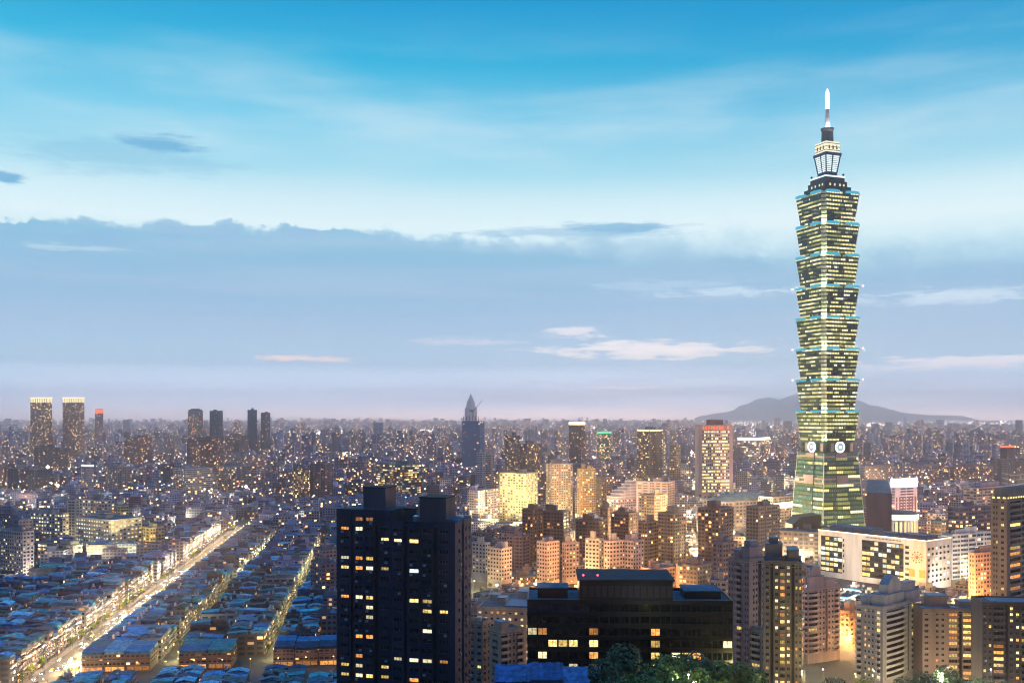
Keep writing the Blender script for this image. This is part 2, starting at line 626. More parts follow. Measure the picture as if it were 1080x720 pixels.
soil = k.mix(k.step(k.noise(geo.outputs['Position'], 0.3, 5.0), 0.4, 0.6), (0.02, 0.035, 0.012, 1), (0.05, 0.06, 0.025, 1))
k.put(p.inputs['Base Color'], k.mix(k.step(pz, 3.0, 14.0), city, soil))
p.inputs['Roughness'].default_value = 0.95
struct(g.build('ground', mt))

h = MB()
prof = [(-2000, 0), (740, 0), (772, 8), (790, 17), (800, 21), (812, 23), (824, 20), (838, 28), (850, 26), (868, 24), (890, 25), (910, 16),
        (935, 10), (955, 6), (975, 2), (1010, 1), (1040, 1), (1120, 0)]
prof = [(a_, max(b_ - 3.5 if b_ > 6 else b_ * 0.4, 0)) for a_, b_ in prof]
pp = np.interp(np.arange(740, 1121, 4), [q[0] for q in prof], [q[1] for q in prof])
rows = []
for j, (dd, kz) in enumerate([(18600, 0.0), (19200, 0.5), (19800, 0.84), (20400, 1.0), (21200, 0.8), (22000, 0.0)]):
    row = []
    for i, q in enumerate(pp):
        x = PX(740 + 4 * i, 20400) + RNG.normal(0, 30)
        z = kz * (CAM_Z + q / F * 20400 - 2) * (1 if q > 0.5 else 0.3) + (RNG.normal(0, 9) if 0 < kz < 1 else 0)
        row.append((x, dd + RNG.normal(0, 80), max(z, -4)))
    rows.append(row)
nr = len(pp)
h.poly([q for r in rows for q in r], [(j * nr + i, j * nr + i + 1, (j + 1) * nr + i + 1, (j + 1) * nr + i) for j in range(len(rows) - 1) for i in range(nr - 1)])
struct(h.build('hills', pmat('far_forest', (0.05, 0.08, 0.05), var=0.3, vs=0.002)))

hz = D.materials.new('haze_air')
hz.use_nodes = True
k = NT(hz.node_tree)
pv = k.n('ShaderNodeVolumePrincipled')
o = k.n('ShaderNodeOutputMaterial')
k.t.links.new(pv.outputs[0], o.inputs['Volume'])
pv.inputs['Color'].default_value = (1.0, 0.93, 0.98, 1)
pv.inputs['Density'].default_value = HAZE_K
pv.inputs['Anisotropy'].default_value = 0.92
hb = MB()
hb.box(-22500, 22500, -1000, 22500, -1.5, HAZE_TOP)
stuff(hb.build('haze', hz))


# ------------------------------------------------------------------ building kit
LANDMARKS = []          # (words, px, distance) used to say where a thing stands
OCC = []                # hand placed buildings: (px0, px1, visible bottom row, distance)
FOOT = []               # footprints: (cx, cy, ux, uy, half_l, half_r)
UNIT = {}


def unit_window(w_, h_, lit, mull=2, frame='frame'):
    """one window: pane and frame bars, modelled around its centre in the x-z plane, facing -y"""
    key = (round(w_, 2), round(h_, 2), lit, mull, frame)
    if key in UNIT:
        return UNIT[key]
    m = MB()
    a, b = w_ / 2, h_ / 2
    m.face([(-a, 0, -b), (a, 0, -b), (a, 0, b), (-a, 0, b)], 0)
    if mull >= 0:
        f_ = min(0.12, w_ * 0.06)
        m.box(-a, a, -0.06, -0.01, b - f_, b, 1)
        m.box(-a, a, -0.06, -0.01, -b, -b + f_, 1)
        for i in range(mull + 1):
            x = -a + f_ / 2 + (w_ - f_) * i / max(1, mull)
            m.box(x - f_ / 2, x + f_ / 2, -0.07, -0.012, -b, b, 1)
    UNIT[key] = m.mesh('window', [M[lit], M[frame]])
    return UNIT[key]


class Tower:
    """rectangular building given by its near corner (photo column xc at distance d), the photo columns of its two visible ends,
    the turn of its left face, and the photo row of its top"""

    def __init__(self, name, label, cat, xl, xc, xr, ytop, d, th, yb=None, right_depth=None, left_depth=None, group=None, z0=None):
        th = R_(th)
        self.d = d
        cx, cyy = PX(xc, d), d
        ul = np.array([-math.cos(th), math.sin(th)])
        ur = np.array([math.sin(th), math.cos(th)])
        a, b = (xl - 540) / F, (xr - 540) / F
        self.L = left_depth or (cx - a * d) / (math.cos(th) + a * math.sin(th))
        self.R = right_depth or (b * d - cx) / (math.sin(th) - b * math.cos(th))
        self.ul, self.ur, self.th = ul, ur, th
        self.z0 = ground(cx, cyy) if z0 is None else z0
        self.H = PZ(ytop, d) - self.z0
        self.C = np.array([cx, cyy])
        self.root = thing(name, label, cat, (cx, cyy, self.z0), 0, group)
        mid = self.C + ul * self.L / 2 + ur * self.R / 2
        FOOT.append((mid[0], mid[1], ul, ur, self.L / 2, self.R / 2))
        OCC.append((xl, xr, yb if yb else ytop + 0.75 * (self.H / d * F), d + 0.9 * max(self.L * math.sin(th), self.R * math.cos(th)) if d > 600 else d))
        self.mid = mid
        self.left = (ul * self.L, -ul, self.L, -ur)      # start, direction, length, outward normal
        self.right = (ul * 0.0, ur, self.R, -ul)
        self.backl = (ur * self.R, ul, self.L, ur)
        self.backr = (ul * self.L + ur * self.R, -ur, self.R, ul)
        self.walls = MB()
        self.wins = []

    def pt(self, fl, fr, z=0.0):
        q = self.ul * self.L * fl + self.ur * self.R * fr
        return (q[0], q[1], z)

    def rect(self, fl0, fl1, fr0, fr1, grow=0.0):
        gl, gr = grow / self.L, grow / self.R
        q = [self.pt(fl0 - gl, fr0 - gr), self.pt(fl0 - gl, fr1 + gr), self.pt(fl1 + gl, fr1 + gr), self.pt(fl1 + gl, fr0 - gr)]
        q = [(p_[0], p_[1]) for p_ in q]
        ar = sum(q[i][0] * q[(i + 1) % 4][1] - q[(i + 1) % 4][0] * q[i][1] for i in range(4))
        return q if ar > 0 else q[::-1]

    def q(self, face, s0, s1, z0, z1, off0=0.0, off1=None, mi=0, uv=None, col=None):
        st, dr, ln, nm = face
        off1 = off0 if off1 is None else off1
        a, b = st + dr * s0 + nm * off0, st + dr * s1 + nm * off1
        self.walls.face([(a[0], a[1], z0), (b[0], b[1], z0), (b[0], b[1], z1), (a[0], a[1], z1)], mi, uv, col)

    def slab(self, face, s0, s1, z0, z1, depth, mi=0):
        """band standing proud of a face"""
        st, dr, ln, nm = face
        a, b = st + dr * s0, st + dr * s1
        o_ = nm * depth
        i_ = nm * -0.02
        qd = [(a + i_), (a + o_), (b + o_), (b + i_)]
        qd = [(p_[0], p_[1]) for p_ in qd]
        ar = sum(qd[i][0] * qd[(i + 1) % 4][1] - qd[(i + 1) % 4][0] * qd[i][1] for i in range(4))
        self.walls.prism(qd if ar > 0 else qd[::-1], z0, z1, mi, bottom=True)

    def plain(self, face, z0=0.0, z1=None, mi=0):
        self.q(face, 0, face[2], z0, self.H if z1 is None else z1, 0, mi=mi)

    def uvface(self, face, fh, bay, lit, col, z0=0.0, z1=None, mi=0):
        """flat wall whose windows are counted by the facade material"""
        z1 = self.H if z1 is None else z1
        nu = max(1, round(face[2] / bay))
        nv = max(1, round((z1 - z0) / fh))
        u0, v0 = random.randint(0, 400), random.randint(0, 400)
        self.q(face, 0, face[2], z0, z1, 0, mi=mi, uv=[(u0, v0), (u0 + nu, v0), (u0 + nu, v0 + nv), (u0, v0 + nv)], col=col + (lit,))

    def grid(self, face, s0, s1, z0, z1, cols, fh, ww=0.55, wh=0.5, sill=0.3, rec=0.25, mi=0, mull=2, lit=None, off=0.0, litfn=None, kinds=None):
        """punched openings with real reveals; every opening gets a window"""
        n = max(1, int((z1 - z0) / fh + 0.01))
        fh = (z1 - z0) / n
        cw = (s1 - s0) / cols
        st, dr, ln, nm = face
        for j in range(n):
            za = z0 + j * fh
            wa, wb = za + fh * sill, za + fh * (sill + wh)
            self.q(face, s0, s1, za, wa, off, mi=mi)
            self.q(face, s0, s1, wb, za + fh, off, mi=mi)
            for i in range(cols):
                sa = s0 + i * cw
                oa, ob = sa + cw * (1 - ww) / 2, sa + cw * (1 + ww) / 2
                if ww < 0.995:
                    self.q(face, sa, oa, wa, wb, off, mi=mi)
                    self.q(face, ob, sa + cw, wa, wb, off, mi=mi)
                    self.q(face, oa, oa, wa, wb, off, off - rec, mi)
                    self.q(face, ob, ob, wa, wb, off - rec, off, mi)
                A0, B0 = st + dr * oa, st + dr * ob
                for zz, fl in ((wa, 1), (wb, 0)):
                    P = [A0 + nm * off, B0 + nm * off, B0 + nm * (off - rec), A0 + nm * (off - rec)]
                    P = [(x_[0], x_[1], zz) for x_ in P]
                    self.walls.face(P if fl else P[::-1], mi)
                c = st + dr * (sa + cw / 2) + nm * (off - rec)
                kd = litfn(i, j, n) if litfn else None
                self.wins.append([(c[0], c[1], (wa + wb) / 2), math.atan2(dr[1], dr[0]), ob - oa, wb - wa, mull, kd])

    def balcony(self, face, s0, s1, z0, z1, fh, depth=1.3, mi=0, litfn=None, mats=None, curved=False, mull=3, rec=0.6):
        """a stack of balconies: recessed glazed bay and a projecting slab with a parapet on each storey"""
        n = max(1, int((z1 - z0) / fh + 0.01))
        fh = (z1 - z0) / n
        self.grid(face, s0, s1, z0, z1, 1, fh, 0.84, 0.66, 0.06, rec, mi, mull, litfn=litfn)
        m = MB()
        wd = s1 - s0
        if curved:
            nseg = 8
            arc = [(-wd / 2 + wd * i / nseg, -depth * (0.25 + 0.75 * math.sin(math.pi * i / nseg))) for i in range(nseg + 1)]
        else:
            arc = [(-wd / 2 + 0.1, -depth), (wd / 2 - 0.1, -depth)]
        x0_, x1_ = arc[0][0], arc[-1][0]
        outer = [(x0_, -0.01)] + arc + [(x1_, -0.01)]
        m.prism(outer, -0.12, 0.1, 0, bottom=True)
        pts = [(x0_, -0.01)] + arc + [(x1_, -0.01)]
        for i in range(len(pts) - 1):
            a, b = pts[i], pts[i + 1]
            m.face([(a[0], a[1], 0.1), (b[0], b[1], 0.1), (b[0], b[1], 1.05), (a[0], a[1], 1.05)], 0)
            ia, ib = (a[0] * 0.97, a[1] * 0.88), (b[0] * 0.97, b[1] * 0.88)
            m.face([(ib[0], ib[1], 0.1), (ia[0], ia[1], 0.1), (ia[0], ia[1], 1.05), (ib[0], ib[1], 1.05)], 0)
            m.face([(a[0], a[1], 1.05), (b[0], b[1], 1.05), (ib[0], ib[1], 1.05), (ia[0], ia[1], 1.05)], 0)
        me = m.mesh('balcony', mats or [M['conc']])
        st, dr, ln, nm = face
        c = st + dr * ((s0 + s1) / 2)
        for j in range(n):
            link('balcony', me, self.root, (c[0], c[1], z0 + j * fh), math.atan2(dr[1], dr[0]))

    def finish(self, mats, litp=0.2, mix=(('lit_warm', 5), ('lit_pale', 3), ('lit_cool', 1), ('lit_orange', 1)), dark='glass_dark', cap=100, frame='frame'):
        o = self.walls.build('wall', mats, self.root)
        names, wts = [q_[0] for q_ in mix], [q_[1] for q_ in mix]
        near = []
        for c, rz, ww, hh, mu, kd in self.wins:
            if kd is None:
                kd = random.choices(names, wts)[0] if random.random() < litp else dark
            near.append((0 if kd != dark else 1, random.random(), c, rz, ww, hh, mu, kd))
        near.sort(key=lambda q_: (q_[0], q_[1]))
        rest = MB()
        rm = []
        for i, (_, _, c, rz, ww, hh, mu, kd) in enumerate(near):
            if i < cap:
                link('window', unit_window(ww, hh, kd, mu, frame), self.root, c, rz)
            else:
                if M[kd] not in rm:
                    rm.append(M[kd])
                cs, sn = math.cos(rz), math.sin(rz)
                a, b = ww / 2, hh / 2
                rest.face([(c[0] + x * cs, c[1] + x * sn, c[2] + z) for x, z in ((-a, -b), (a, -b), (a, b), (-a, b))], rm.index(M[kd]))
                if mu >= 0:
                    if M[frame] not in rm:
                        rm.append(M[frame])
                    fi = rm.index(M[frame])
                    for t_ in range(1, max(1, mu)):
                        x = -a + ww * t_ / mu
                        rest.face([(c[0] + xx * cs + sn * 0.05, c[1] + xx * sn - cs * 0.05, c[2] + z) for xx, z in ((x - .05, -b), (x + .05, -b), (x + .05, b), (x - .05, b))], fi)
        if rest.f:
            stuff(rest.build('window', rm, self.root))
        return o

    def coolers(self, n):
        """air conditioner boxes hung under some windows"""
        m = MB()
        m.box(-0.45, 0.45, -0.55, -0.02, -0.35, 0.35)
        m.box(-0.5, 0.5, -0.6, 0.0, -0.42, -0.36, 1)
        me = m.mesh('air_conditioner', [pmat('cooler_grey', (0.30, 0.31, 0.31)), M['dsteel']])
        for c, rz, ww, hh, mu, kd in random.sample(self.wins, min(n, len(self.wins))):
            sd = random.choice((-1, 1)) * ww * 0.25
            o_ = 0.42
            link('air_conditioner', me, self.root, (c[0] + math.cos(rz) * sd + math.sin(rz) * o_, c[1] + math.sin(rz) * sd - math.cos(rz) * o_, c[2] - hh / 2 - 0.5), rz)

    def roof(self, mat, drop=1.0, par=0.3):
        """roof deck inside a parapet"""
        m = MB()
        pw = par
        z = self.H - drop
        m.prism(self.rect(0, 1, 0, 1, -pw), z - 0.3, z, 0, bottom=True)
        o = m.build('roof', mat, self.root)
        ins = self.rect(0, 1, 0, 1, -pw)
        out = self.rect(0, 1, 0, 1, 0.0)
        # rotate so that both rings start at the same corner
        best = min(range(4), key=lambda i: (out[i][0] - ins[0][0]) ** 2 + (out[i][1] - ins[0][1]) ** 2)
        out = out[best:] + out[:best]
        for i in range(4):
            a, b, c, d_ = out[i], out[(i + 1) % 4], ins[(i + 1) % 4], ins[i]
            self.walls.face([(a[0], a[1], self.H), (b[0], b[1], self.H), (c[0], c[1], self.H), (d_[0], d_[1], self.H)], 0)
            self.walls.face([(c[0], c[1], z), (d_[0], d_[1], z), (d_[0], d_[1], self.H), (c[0], c[1], self.H)], 0)
        return o

    def block(self, name, fl0, fl1, fr0, fr1, h0, h1, mats, grow=0.0, cap=True):
        m = MB()
        m.prism(self.rect(fl0, fl1, fr0, fr1, grow), self.H + h0, self.H + h1, 0, 0, True)
        if cap:
            m.prism(self.rect(fl0, fl1, fr0, fr1, grow + 0.25), self.H + h1, self.H + h1 + 0.35, 1 if isinstance(mats, list) and len(mats) > 1 else 0, None, True)
        return m.build(name, mats, self.root)

    def tanks(self, spots, r=1.1, hgt=2.2, base=-1.0):
        m = MB()
        m.cyl(0, 0, 0.4, hgt, r, n=10)
        m.cyl(0, 0, hgt, hgt + 0.4, r, r * 0.25, n=10)
        for sx, sy in ((-1, -1), (1, -1), (1, 1), (-1, 1)):
            m.cyl(sx * r * 0.6, sy * r * 0.6, 0, 0.4, 0.12, n=4)
        me = m.mesh('water_tank', [M['tank']])
        for fl, fr in spots:
            q_ = self.pt(fl, fr, self.H + base)
            link('water_tank', me, self.root, q_)


def wallm(name, rgb, **kw):
    return pmat('wall_' + name, rgb, streak=True, vs=0.12, **kw)


def glow(name, label, cat, loc, power, col=(1.0, 0.72, 0.35), r=0.45, hgt=8.0, arm=(0, 0), group='street lamps', head=None, rad=0.3, down=False):
    """street lamp: pole, arm, glowing head and the light it gives"""
    t_ = thing(name, label, cat, loc, 0, group)
    key = ('lamp', hgt, arm, r, col)
    if key not in UNIT:
        m = MB()
        m.cyl(0, 0, 0, hgt, 0.14, 0.09, 6)
        m.cyl(0, 0, 0, 0.5, 0.26, 0.2, 6)
        a = MB()
        a.tube((0, 0, hgt - 0.1), (arm[0], arm[1], hgt + 0.35), 0.07, 0.05, 5)
        b = MB()
        b.ball((arm[0], arm[1], hgt + 0.3), r, 8, 5, 0, 0.55)
        UNIT[key] = (m.mesh('pole', [M['dsteel']]), a.mesh('arm', [M['dsteel']]) if arm != (0, 0) else None,
                     b.mesh('lamp_head', [head or emat('lamp_head_%d_%d' % (int(col[1] * 100), int(col[2] * 100)), col, 14.0)]))
    a_, b_, c_ = UNIT[key]
    link('pole', a_, t_)
    if b_:
        link('arm', b_, t_)
    link('lamp_head', c_, t_)
    if power:
        lkey = ('light', power, col, rad, down)
        if lkey not in UNIT:
            L = D.lights.new('lamp_light', 'SPOT' if down else 'POINT')
            if down:
                L.spot_size = R_(132)
                L.spot_blend = 0.45
            L.energy = power
            L.color = col
            L.shadow_soft_size = rad
            UNIT[lkey] = L
        lo = D.objects.new('lamp_light', UNIT[lkey])
        COL.objects.link(lo)
        lo.parent = t_
        lo.location = (arm[0], arm[1], hgt - 0.6)
    return t_


def flood(label, loc, aim, power, col, size=60, group='floodlights'):
    """floodlight: bracket, housing with a glowing lens, and its spot light"""
    t_ = thing('floodlight', label, 'floodlight', loc, 0, group)
    d_ = Vector(aim).normalized()
    m = MB()
    m.tube((0, 0, 0), (0, 0, 0.5), 0.08)
    m.box(-0.3, 0.3, -0.3, 0.3, 0, 0.08)
    m.build('bracket', M['dsteel'], t_)
    h_ = MB()
    h_.tube(Vector((0, 0, 0.6)) - d_ * 0.2, Vector((0, 0, 0.6)) + d_ * 0.25, 0.25, 0.4, 8)
    h_.build('housing', M['dsteel'], t_)
    l_ = MB()
    l_.tube(Vector((0, 0, 0.6)) + d_ * 0.252, Vector((0, 0, 0.6)) + d_ * 0.29, 0.36, 0.36, 8)
    l_.build('lens', emat('flood_lens', (1, 0.9, 0.7), 6.0), t_)
    L = D.lights.new('flood_light', 'SPOT')
    L.energy = power
    L.color = col
    L.spot_size = R_(size)
    L.spot_blend = 0.6
    L.shadow_soft_size = 0.4
    lo = D.objects.new('flood_light', L)
    COL.objects.link(lo)
    lo.parent = t_
    lo.location = Vector((0, 0, 0.6)) + d_ * 0.5
    lo.rotation_euler = d_.to_track_quat('-Z', 'Y').to_euler()
    return t_


# ------------------------------------------------------------------ the landmark skyscraper
def skyscraper():
    cx, cyy = PX(872.6, 1094), 1094.0
    root = thing('pagoda_skyscraper', 'very tall pagoda-like glass skyscraper of eight flared tiers with glowing spire', 'skyscraper', (cx, cyy, 0), R_(21))
    FOOT.append((cx, cyy, np.array([0.93, 0.36]), np.array([-0.36, 0.93]), 34, 34))
    OCC.append((834, 918, 553, 1060))
    LANDMARKS.append(('the pagoda skyscraper', 872, 1094))
    Z = lambda py: CAM_Z + (HOR - py) * 1094 / F
    gl = [glassmat('curtain_dark', (0.008, 0.03, 0.032), 0.18), emat('curtain_lit', (1.0, 0.90, 0.34), 1.2, 0.0), emat('curtain_dim', (0.62, 0.66, 0.20), 0.55),
          pmat('spandrel', (0.02, 0.045, 0.045), rough=0.4), pmat('corner_metal', (0.66, 0.70, 0.56), rough=0.5, var=0.1),
          pmat('podium_stone', (0.34, 0.25, 0.25), var=0.2, vs=0.1), glassmat('curtain_teal', (0.06, 0.17, 0.16), 0.25),
          emat('curtain_white', (1.0, 0.95, 0.62), 1.5)]
    can = [emat('canopy_light', (0.06, 0.45, 0.66), 1.0), pmat('canopy_skin', (0.10, 0.36, 0.46), rough=0.4)]  # cyan light falling on the canopies put into emission; they are no lamps

    def notched(a, n):
        return [(-a + n, -a), (a - n, -a), (a - n, -a + n), (a, -a + n), (a, a - n), (a - n, a - n), (a - n, a), (-a + n, a), (-a + n, a - n),
                (-a, a - n), (-a, -a + n), (-a + n, -a + n)]

    pitch = 33.65
    for k_ in range(8):
        z1 = Z(207) - pitch * k_
        z0 = z1 - pitch
        a0, a1, n = 21.7, 25.5, 4.0
        m = MB()
        fl = 8
        for side in range(4):
            sa, sb = [(0, 1), (3, 4), (6, 7), (9, 10)][side]
            for j in range(fl):
                zs = [z0 + pitch * j / fl, z0 + pitch * (j + 0.38) / fl, z0 + pitch * (j + 0.86) / fl, z0 + pitch * (j + 1) / fl]
                P = []
                for z in zs:
                    f_ = (z - z0) / pitch
                    q_ = notched(a0 + (a1 - a0) * f_, n)
                    P.append((Vector(q_[sa] + (z,)), Vector(q_[sb] + (z,))))
                m.face([P[0][0], P[0][1], P[1][1], P[1][0]], 3)
                m.face([P[2][0], P[2][1], P[3][1], P[3][0]], 3)
                nc = 20
                on = random.random() < (0.85 if k_ > 0 else 0.5)
                run = 0
                pr = 0.82 if on else 0.42
                for i in range(nc):
                    if run <= 0:
                        run = random.randint(1, 5)
                        r_ = random.random()
                        mi = 0 if r_ > pr else random.choice([1, 1, 2, 7])
                    run -= 1
                    fa, fb = (i + 0.12) / nc, (i + 0.9) / nc
                    lo, hi = P[1], P[2]
                    nrm = (lo[1] - lo[0]).cross(Vector((0, 0, 1))).normalized() * -0.2
                    A_, B_ = lo[0].lerp(lo[1], fa) + nrm, lo[0].lerp(lo[1], fb) + nrm
                    C_, D_ = hi[0].lerp(hi[1], fb) + nrm, hi[0].lerp(hi[1], fa) + nrm
                    m.face([A_, B_, C_, D_], mi)
                    g0, g1 = lo[0].lerp(lo[1], fb), lo[0].lerp(lo[1], min(1, (i + 1.12) / nc))
                    h0, h1 = hi[0].lerp(hi[1], fb), hi[0].lerp(hi[1], min(1, (i + 1.12) / nc))
                    m.face([g0, g1, h1, h0], 3)
        q0, q1 = notched(a0, n), notched(a1, n)
        for i in (1, 2, 4, 5, 7, 8, 10, 11):
            b_ = (i + 1) % 12
            for j in range(fl):
                f0, f1, f2 = j / fl, (j + 0.3) / fl, (j + 1) / fl
                def L_(f_):
                    u_ = Vector(q0[i] + (z0,)).lerp(Vector(q1[i] + (z1,)), f_)
                    v_ = Vector(q0[b_] + (z0,)).lerp(Vector(q1[b_] + (z1,)), f_)
                    return u_, v_
                for fa, fb, mi in ((f0, f1, 3), (f1, f2, 4)):
                    (ua, va), (ub, vb) = L_(fa), L_(fb)
                    m.face([ua, va, vb, ub], mi)
        m.poly([p_ + (z1,) for p_ in q1], [tuple(range(12))], 3)
        m.poly([p_ + (z0,) for p_ in q0], [tuple(range(11, -1, -1))], 3)
        mod = m.build('tower_tier', gl, root)
        # crescent canopies, two on each side
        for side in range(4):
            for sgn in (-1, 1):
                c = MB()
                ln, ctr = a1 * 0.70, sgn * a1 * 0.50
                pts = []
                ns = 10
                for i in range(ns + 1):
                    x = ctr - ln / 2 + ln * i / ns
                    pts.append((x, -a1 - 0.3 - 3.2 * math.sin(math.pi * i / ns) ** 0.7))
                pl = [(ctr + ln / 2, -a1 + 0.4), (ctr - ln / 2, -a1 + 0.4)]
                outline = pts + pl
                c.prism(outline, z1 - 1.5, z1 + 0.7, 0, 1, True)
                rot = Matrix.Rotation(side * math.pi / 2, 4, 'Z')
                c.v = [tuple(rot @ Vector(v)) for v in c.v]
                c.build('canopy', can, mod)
        # uplights in the corner notches seen from here
        for (sx, sy) in ((-1, -1), (1, -1), (-1, 1)):
            L = D.lights.new('corner_uplight', 'POINT')
            L.energy = 6500 if (sx, sy) == (-1, -1) else 5500
            L.color = (0.95, 0.95, 0.50)
            L.shadow_soft_size = 0.5
            lo = D.objects.new('corner_uplight', L)
            COL.objects.link(lo)
            lo.parent = root
            lo.location = (sx * (a0 + 1.0), sy * (a0 + 1.0), z0 + 2.2)
        if k_ in (3, 5, 6):
            for (sx, sy) in ((1, -1), (-1, 1)):
                b = MB()
                b.ball((sx * (a1 + 0.8), sy * (a1 + 0.8), z1 + 0.6), 0.9)
                b.build('marker_lamp', emat('marker_pink', (1.0, 0.45, 0.5), 5.0), root)
    zb = Z(207) - 8 * pitch
    # clock storey
    m = MB()
    m.prism([(-20, -20), (20, -20), (20, 20), (-20, 20)], zb - 12, zb, 3)
    for i in range(4):
        for s_ in range(6):
            x = -18 + s_ * 6.4
            q_ = MB()
            q_.box(x, x + 4.2, -20.25, -20.0, zb - 10.5, zb - 1.5, 5 if s_ % 2 else 0)
            rot = Matrix.Rotation(i * math.pi / 2, 4, 'Z')
            m.poly([tuple(rot @ Vector(v)) for v in q_.v], q_.f, 5 if s_ % 2 else 0)
    m.build('belt_storey', gl, root)
    for i in range(4):
        rot = Matrix.Rotation(i * math.pi / 2, 4, 'Z')
        c = MB()
        n = 28
        def ring(r, y):
            return [(r * math.cos(2 * math.pi * j / n), y, zb - 5.6 + r * math.sin(2 * math.pi * j / n)) for j in range(n)]
        R1, R2, R3, R4 = ring(6.0, -21.6), ring(4.5, -21.6), ring(4.5, -21.3), ring(6.0, -20.3)
        vs = R1 + R2 + R3 + R4
        fs = []
        for j in range(n):
            b_ = (j + 1) % n
            fs.append((j, b_, n + b_, n + j))
            fs.append((n + j, n + b_, 2 * n + b_, 2 * n + j))
            fs.append((3 * n + j, 3 * n + b_, b_, j))
        c.poly([tuple(rot @ Vector(v)) for v in vs], fs, 0)
        c.poly([tuple(rot @ Vector(v)) for v in R3], [tuple(range(n))], 1)
        s_ = 1.6
        c.poly([tuple(rot @ Vector(v)) for v in ((-s_, -21.35, zb - 5.6 - s_), (s_, -21.35, zb - 5.6 - s_), (s_, -21.35, zb - 5.6 + s_), (-s_, -21.35, zb - 5.6 + s_))], [(0, 1, 2, 3)], 2)
        c.build('coin_emblem', [emat('coin_ring', (0.95, 1.0, 0.95), 2.6), emat('coin_face', (0.45, 0.62, 0.68), 0.8), emat('coin_heart', (1, 1, 0.95), 2.0)], root)
    # base pyramid
    m = MB()
    zt, at_, ab = zb - 12, 22.3, 29.6
    nf = 23
    A_of = lambda z: ab + (at_ - ab) * z / zt
    for side in range(4):
        rot = Matrix.Rotation(side * math.pi / 2, 4, 'Z')
        W = lambda x, z, o_=0.0: tuple(rot @ Vector((x * A_of(z), -A_of(z) - o_, z)))
        for j in range(nf):
            za, zc, ze = zt * j / nf, zt * (j + 0.4) / nf, zt * (j + 1) / nf
            stone = j in (6, 16, 17) or j == 22
            for (x0, x1, nc, mid_) in ((-1, -0.32, 7, 0), (-0.32, 0.32, 7, 1), (0.32, 1, 7, 0)):
                o_ = 0.9 if mid_ else 0.0
                m.face([W(x0, za, o_), W(x1, za, o_), W(x1, zc, o_), W(x0, zc, o_)], 5 if stone else 3)
                if mid_ and stone:
                    m.face([W(x0, zc, o_), W(x1, zc, o_), W(x1, ze, o_), W(x0, ze, o_)], 5)
                    continue
                pr = 0.5 if j > 3 else 0.2
                run = 0
                for i in range(nc):
                    if run <= 0:
                        run = random.randint(2, 7)
                        mi = random.choice([1, 2, 2, 7]) if random.random() < pr else 6
                    run -= 1
                    xa, xb = x0 + (x1 - x0) * (i + 0.06) / nc, x0 + (x1 - x0) * (i + 0.94) / nc
                    m.face([W(xa, zc, o_ - 0.15), W(xb, zc, o_ - 0.15), W(xb, ze, o_ - 0.15), W(xa, ze, o_ - 0.15)], mi)
                    xc_ = x0 + (x1 - x0) * (i + 1.06) / nc if i < nc - 1 else x1
                    m.face([W(xb, zc, o_), W(xc_, zc, o_), W(xc_, ze, o_), W(xb, ze, o_)], 3)
                    if i == 0:
                        m.face([W(x0, zc, o_), W(xa, zc, o_), W(xa, ze, o_), W(x0, ze, o_)], 3)
            for x in (-0.32, 0.32):
                m.face([W(x, za, 0.9), W(x, za, 0), W(x, ze, 0), W(x, ze, 0.9)], 3)
        for x in (-0.995, 0.995):
            m.poly([W(x - 0.012, 0, 0.3), W(x + 0.012, 0, 0.3), W(x + 0.012, zt, 0.3), W(x - 0.012, zt, 0.3)], [(0, 1, 2, 3)], 4)
    m.poly([(-at_, -at_, zt), (at_, -at_, zt), (at_, at_, zt), (-at_, at_, zt)], [(0, 1, 2, 3)], 3)
    m.build('base', gl, root)
    # crown
    sq = lambda a: [(-a, -a), (a, -a), (a, a), (-a, a)]
    dk = [pmat('crown_dark', (0.035, 0.04, 0.045), rough=0.4), emat('crown_edge', (0.85, 0.95, 1.0), 1.2), emat('curtain_lit2', (1.0, 0.82, 0.4), 1.0)]
    m = MB()
    m.prism(sq(17.5), Z(207), Z(200), 0)
    m.prism(sq(14.6), Z(200), Z(194), 0)
    m.prism(sq(12.8), Z(194), Z(189.6), 0)
    for i in range(4):
        rot = Matrix.Rotation(i * math.pi / 2, 4, 'Z')
        for x in (-9, -3, 4, 9):
            q_ = [(x, -14.65, Z(199)), (x + 2.2, -14.65, Z(199)), (x + 2.2, -14.65, Z(196.6)), (x, -14.65, Z(196.6))]
            m.poly([tuple(rot @ Vector(v)) for v in q_], [(0, 1, 2, 3)], 2)
    cr = m.build('crown', dk, root)
    m = MB()
    m.prism(sq(13.2), Z(189.6), Z(188), 0, 1, True)
    m.build('crown_ledge', [dk[1], dk[0]], cr)
    m = MB()
    m.prism(sq(7.4), Z(188), Z(183), 0)
    m.prism(sq(10.6), Z(166), Z(163), 0, None, True)
    for sx, sy in ((-1, -1), (1, -1), (1, 1), (-1, 1)):
        m.tube((sx * 7.1, sy * 7.1, Z(183)), (sx * 9.6, sy * 9.6, Z(166)), 0.75, 0.75, 6, 0)
    for sx, sy in ((-1, -1), (1, -1), (-1, 1)):
        m.ball((sx * 11.8, sy * 11.8, Z(186)), 1.3)
    m.build('lantern_frame', pmat('lantern_blue', (0.015, 0.03, 0.16), rough=0.4), root)
    m = MB()
    lt = [emat('lantern_glass', (0.80, 0.95, 0.98), 1.25), pmat('lantern_bar', (0.05, 0.09, 0.14))]
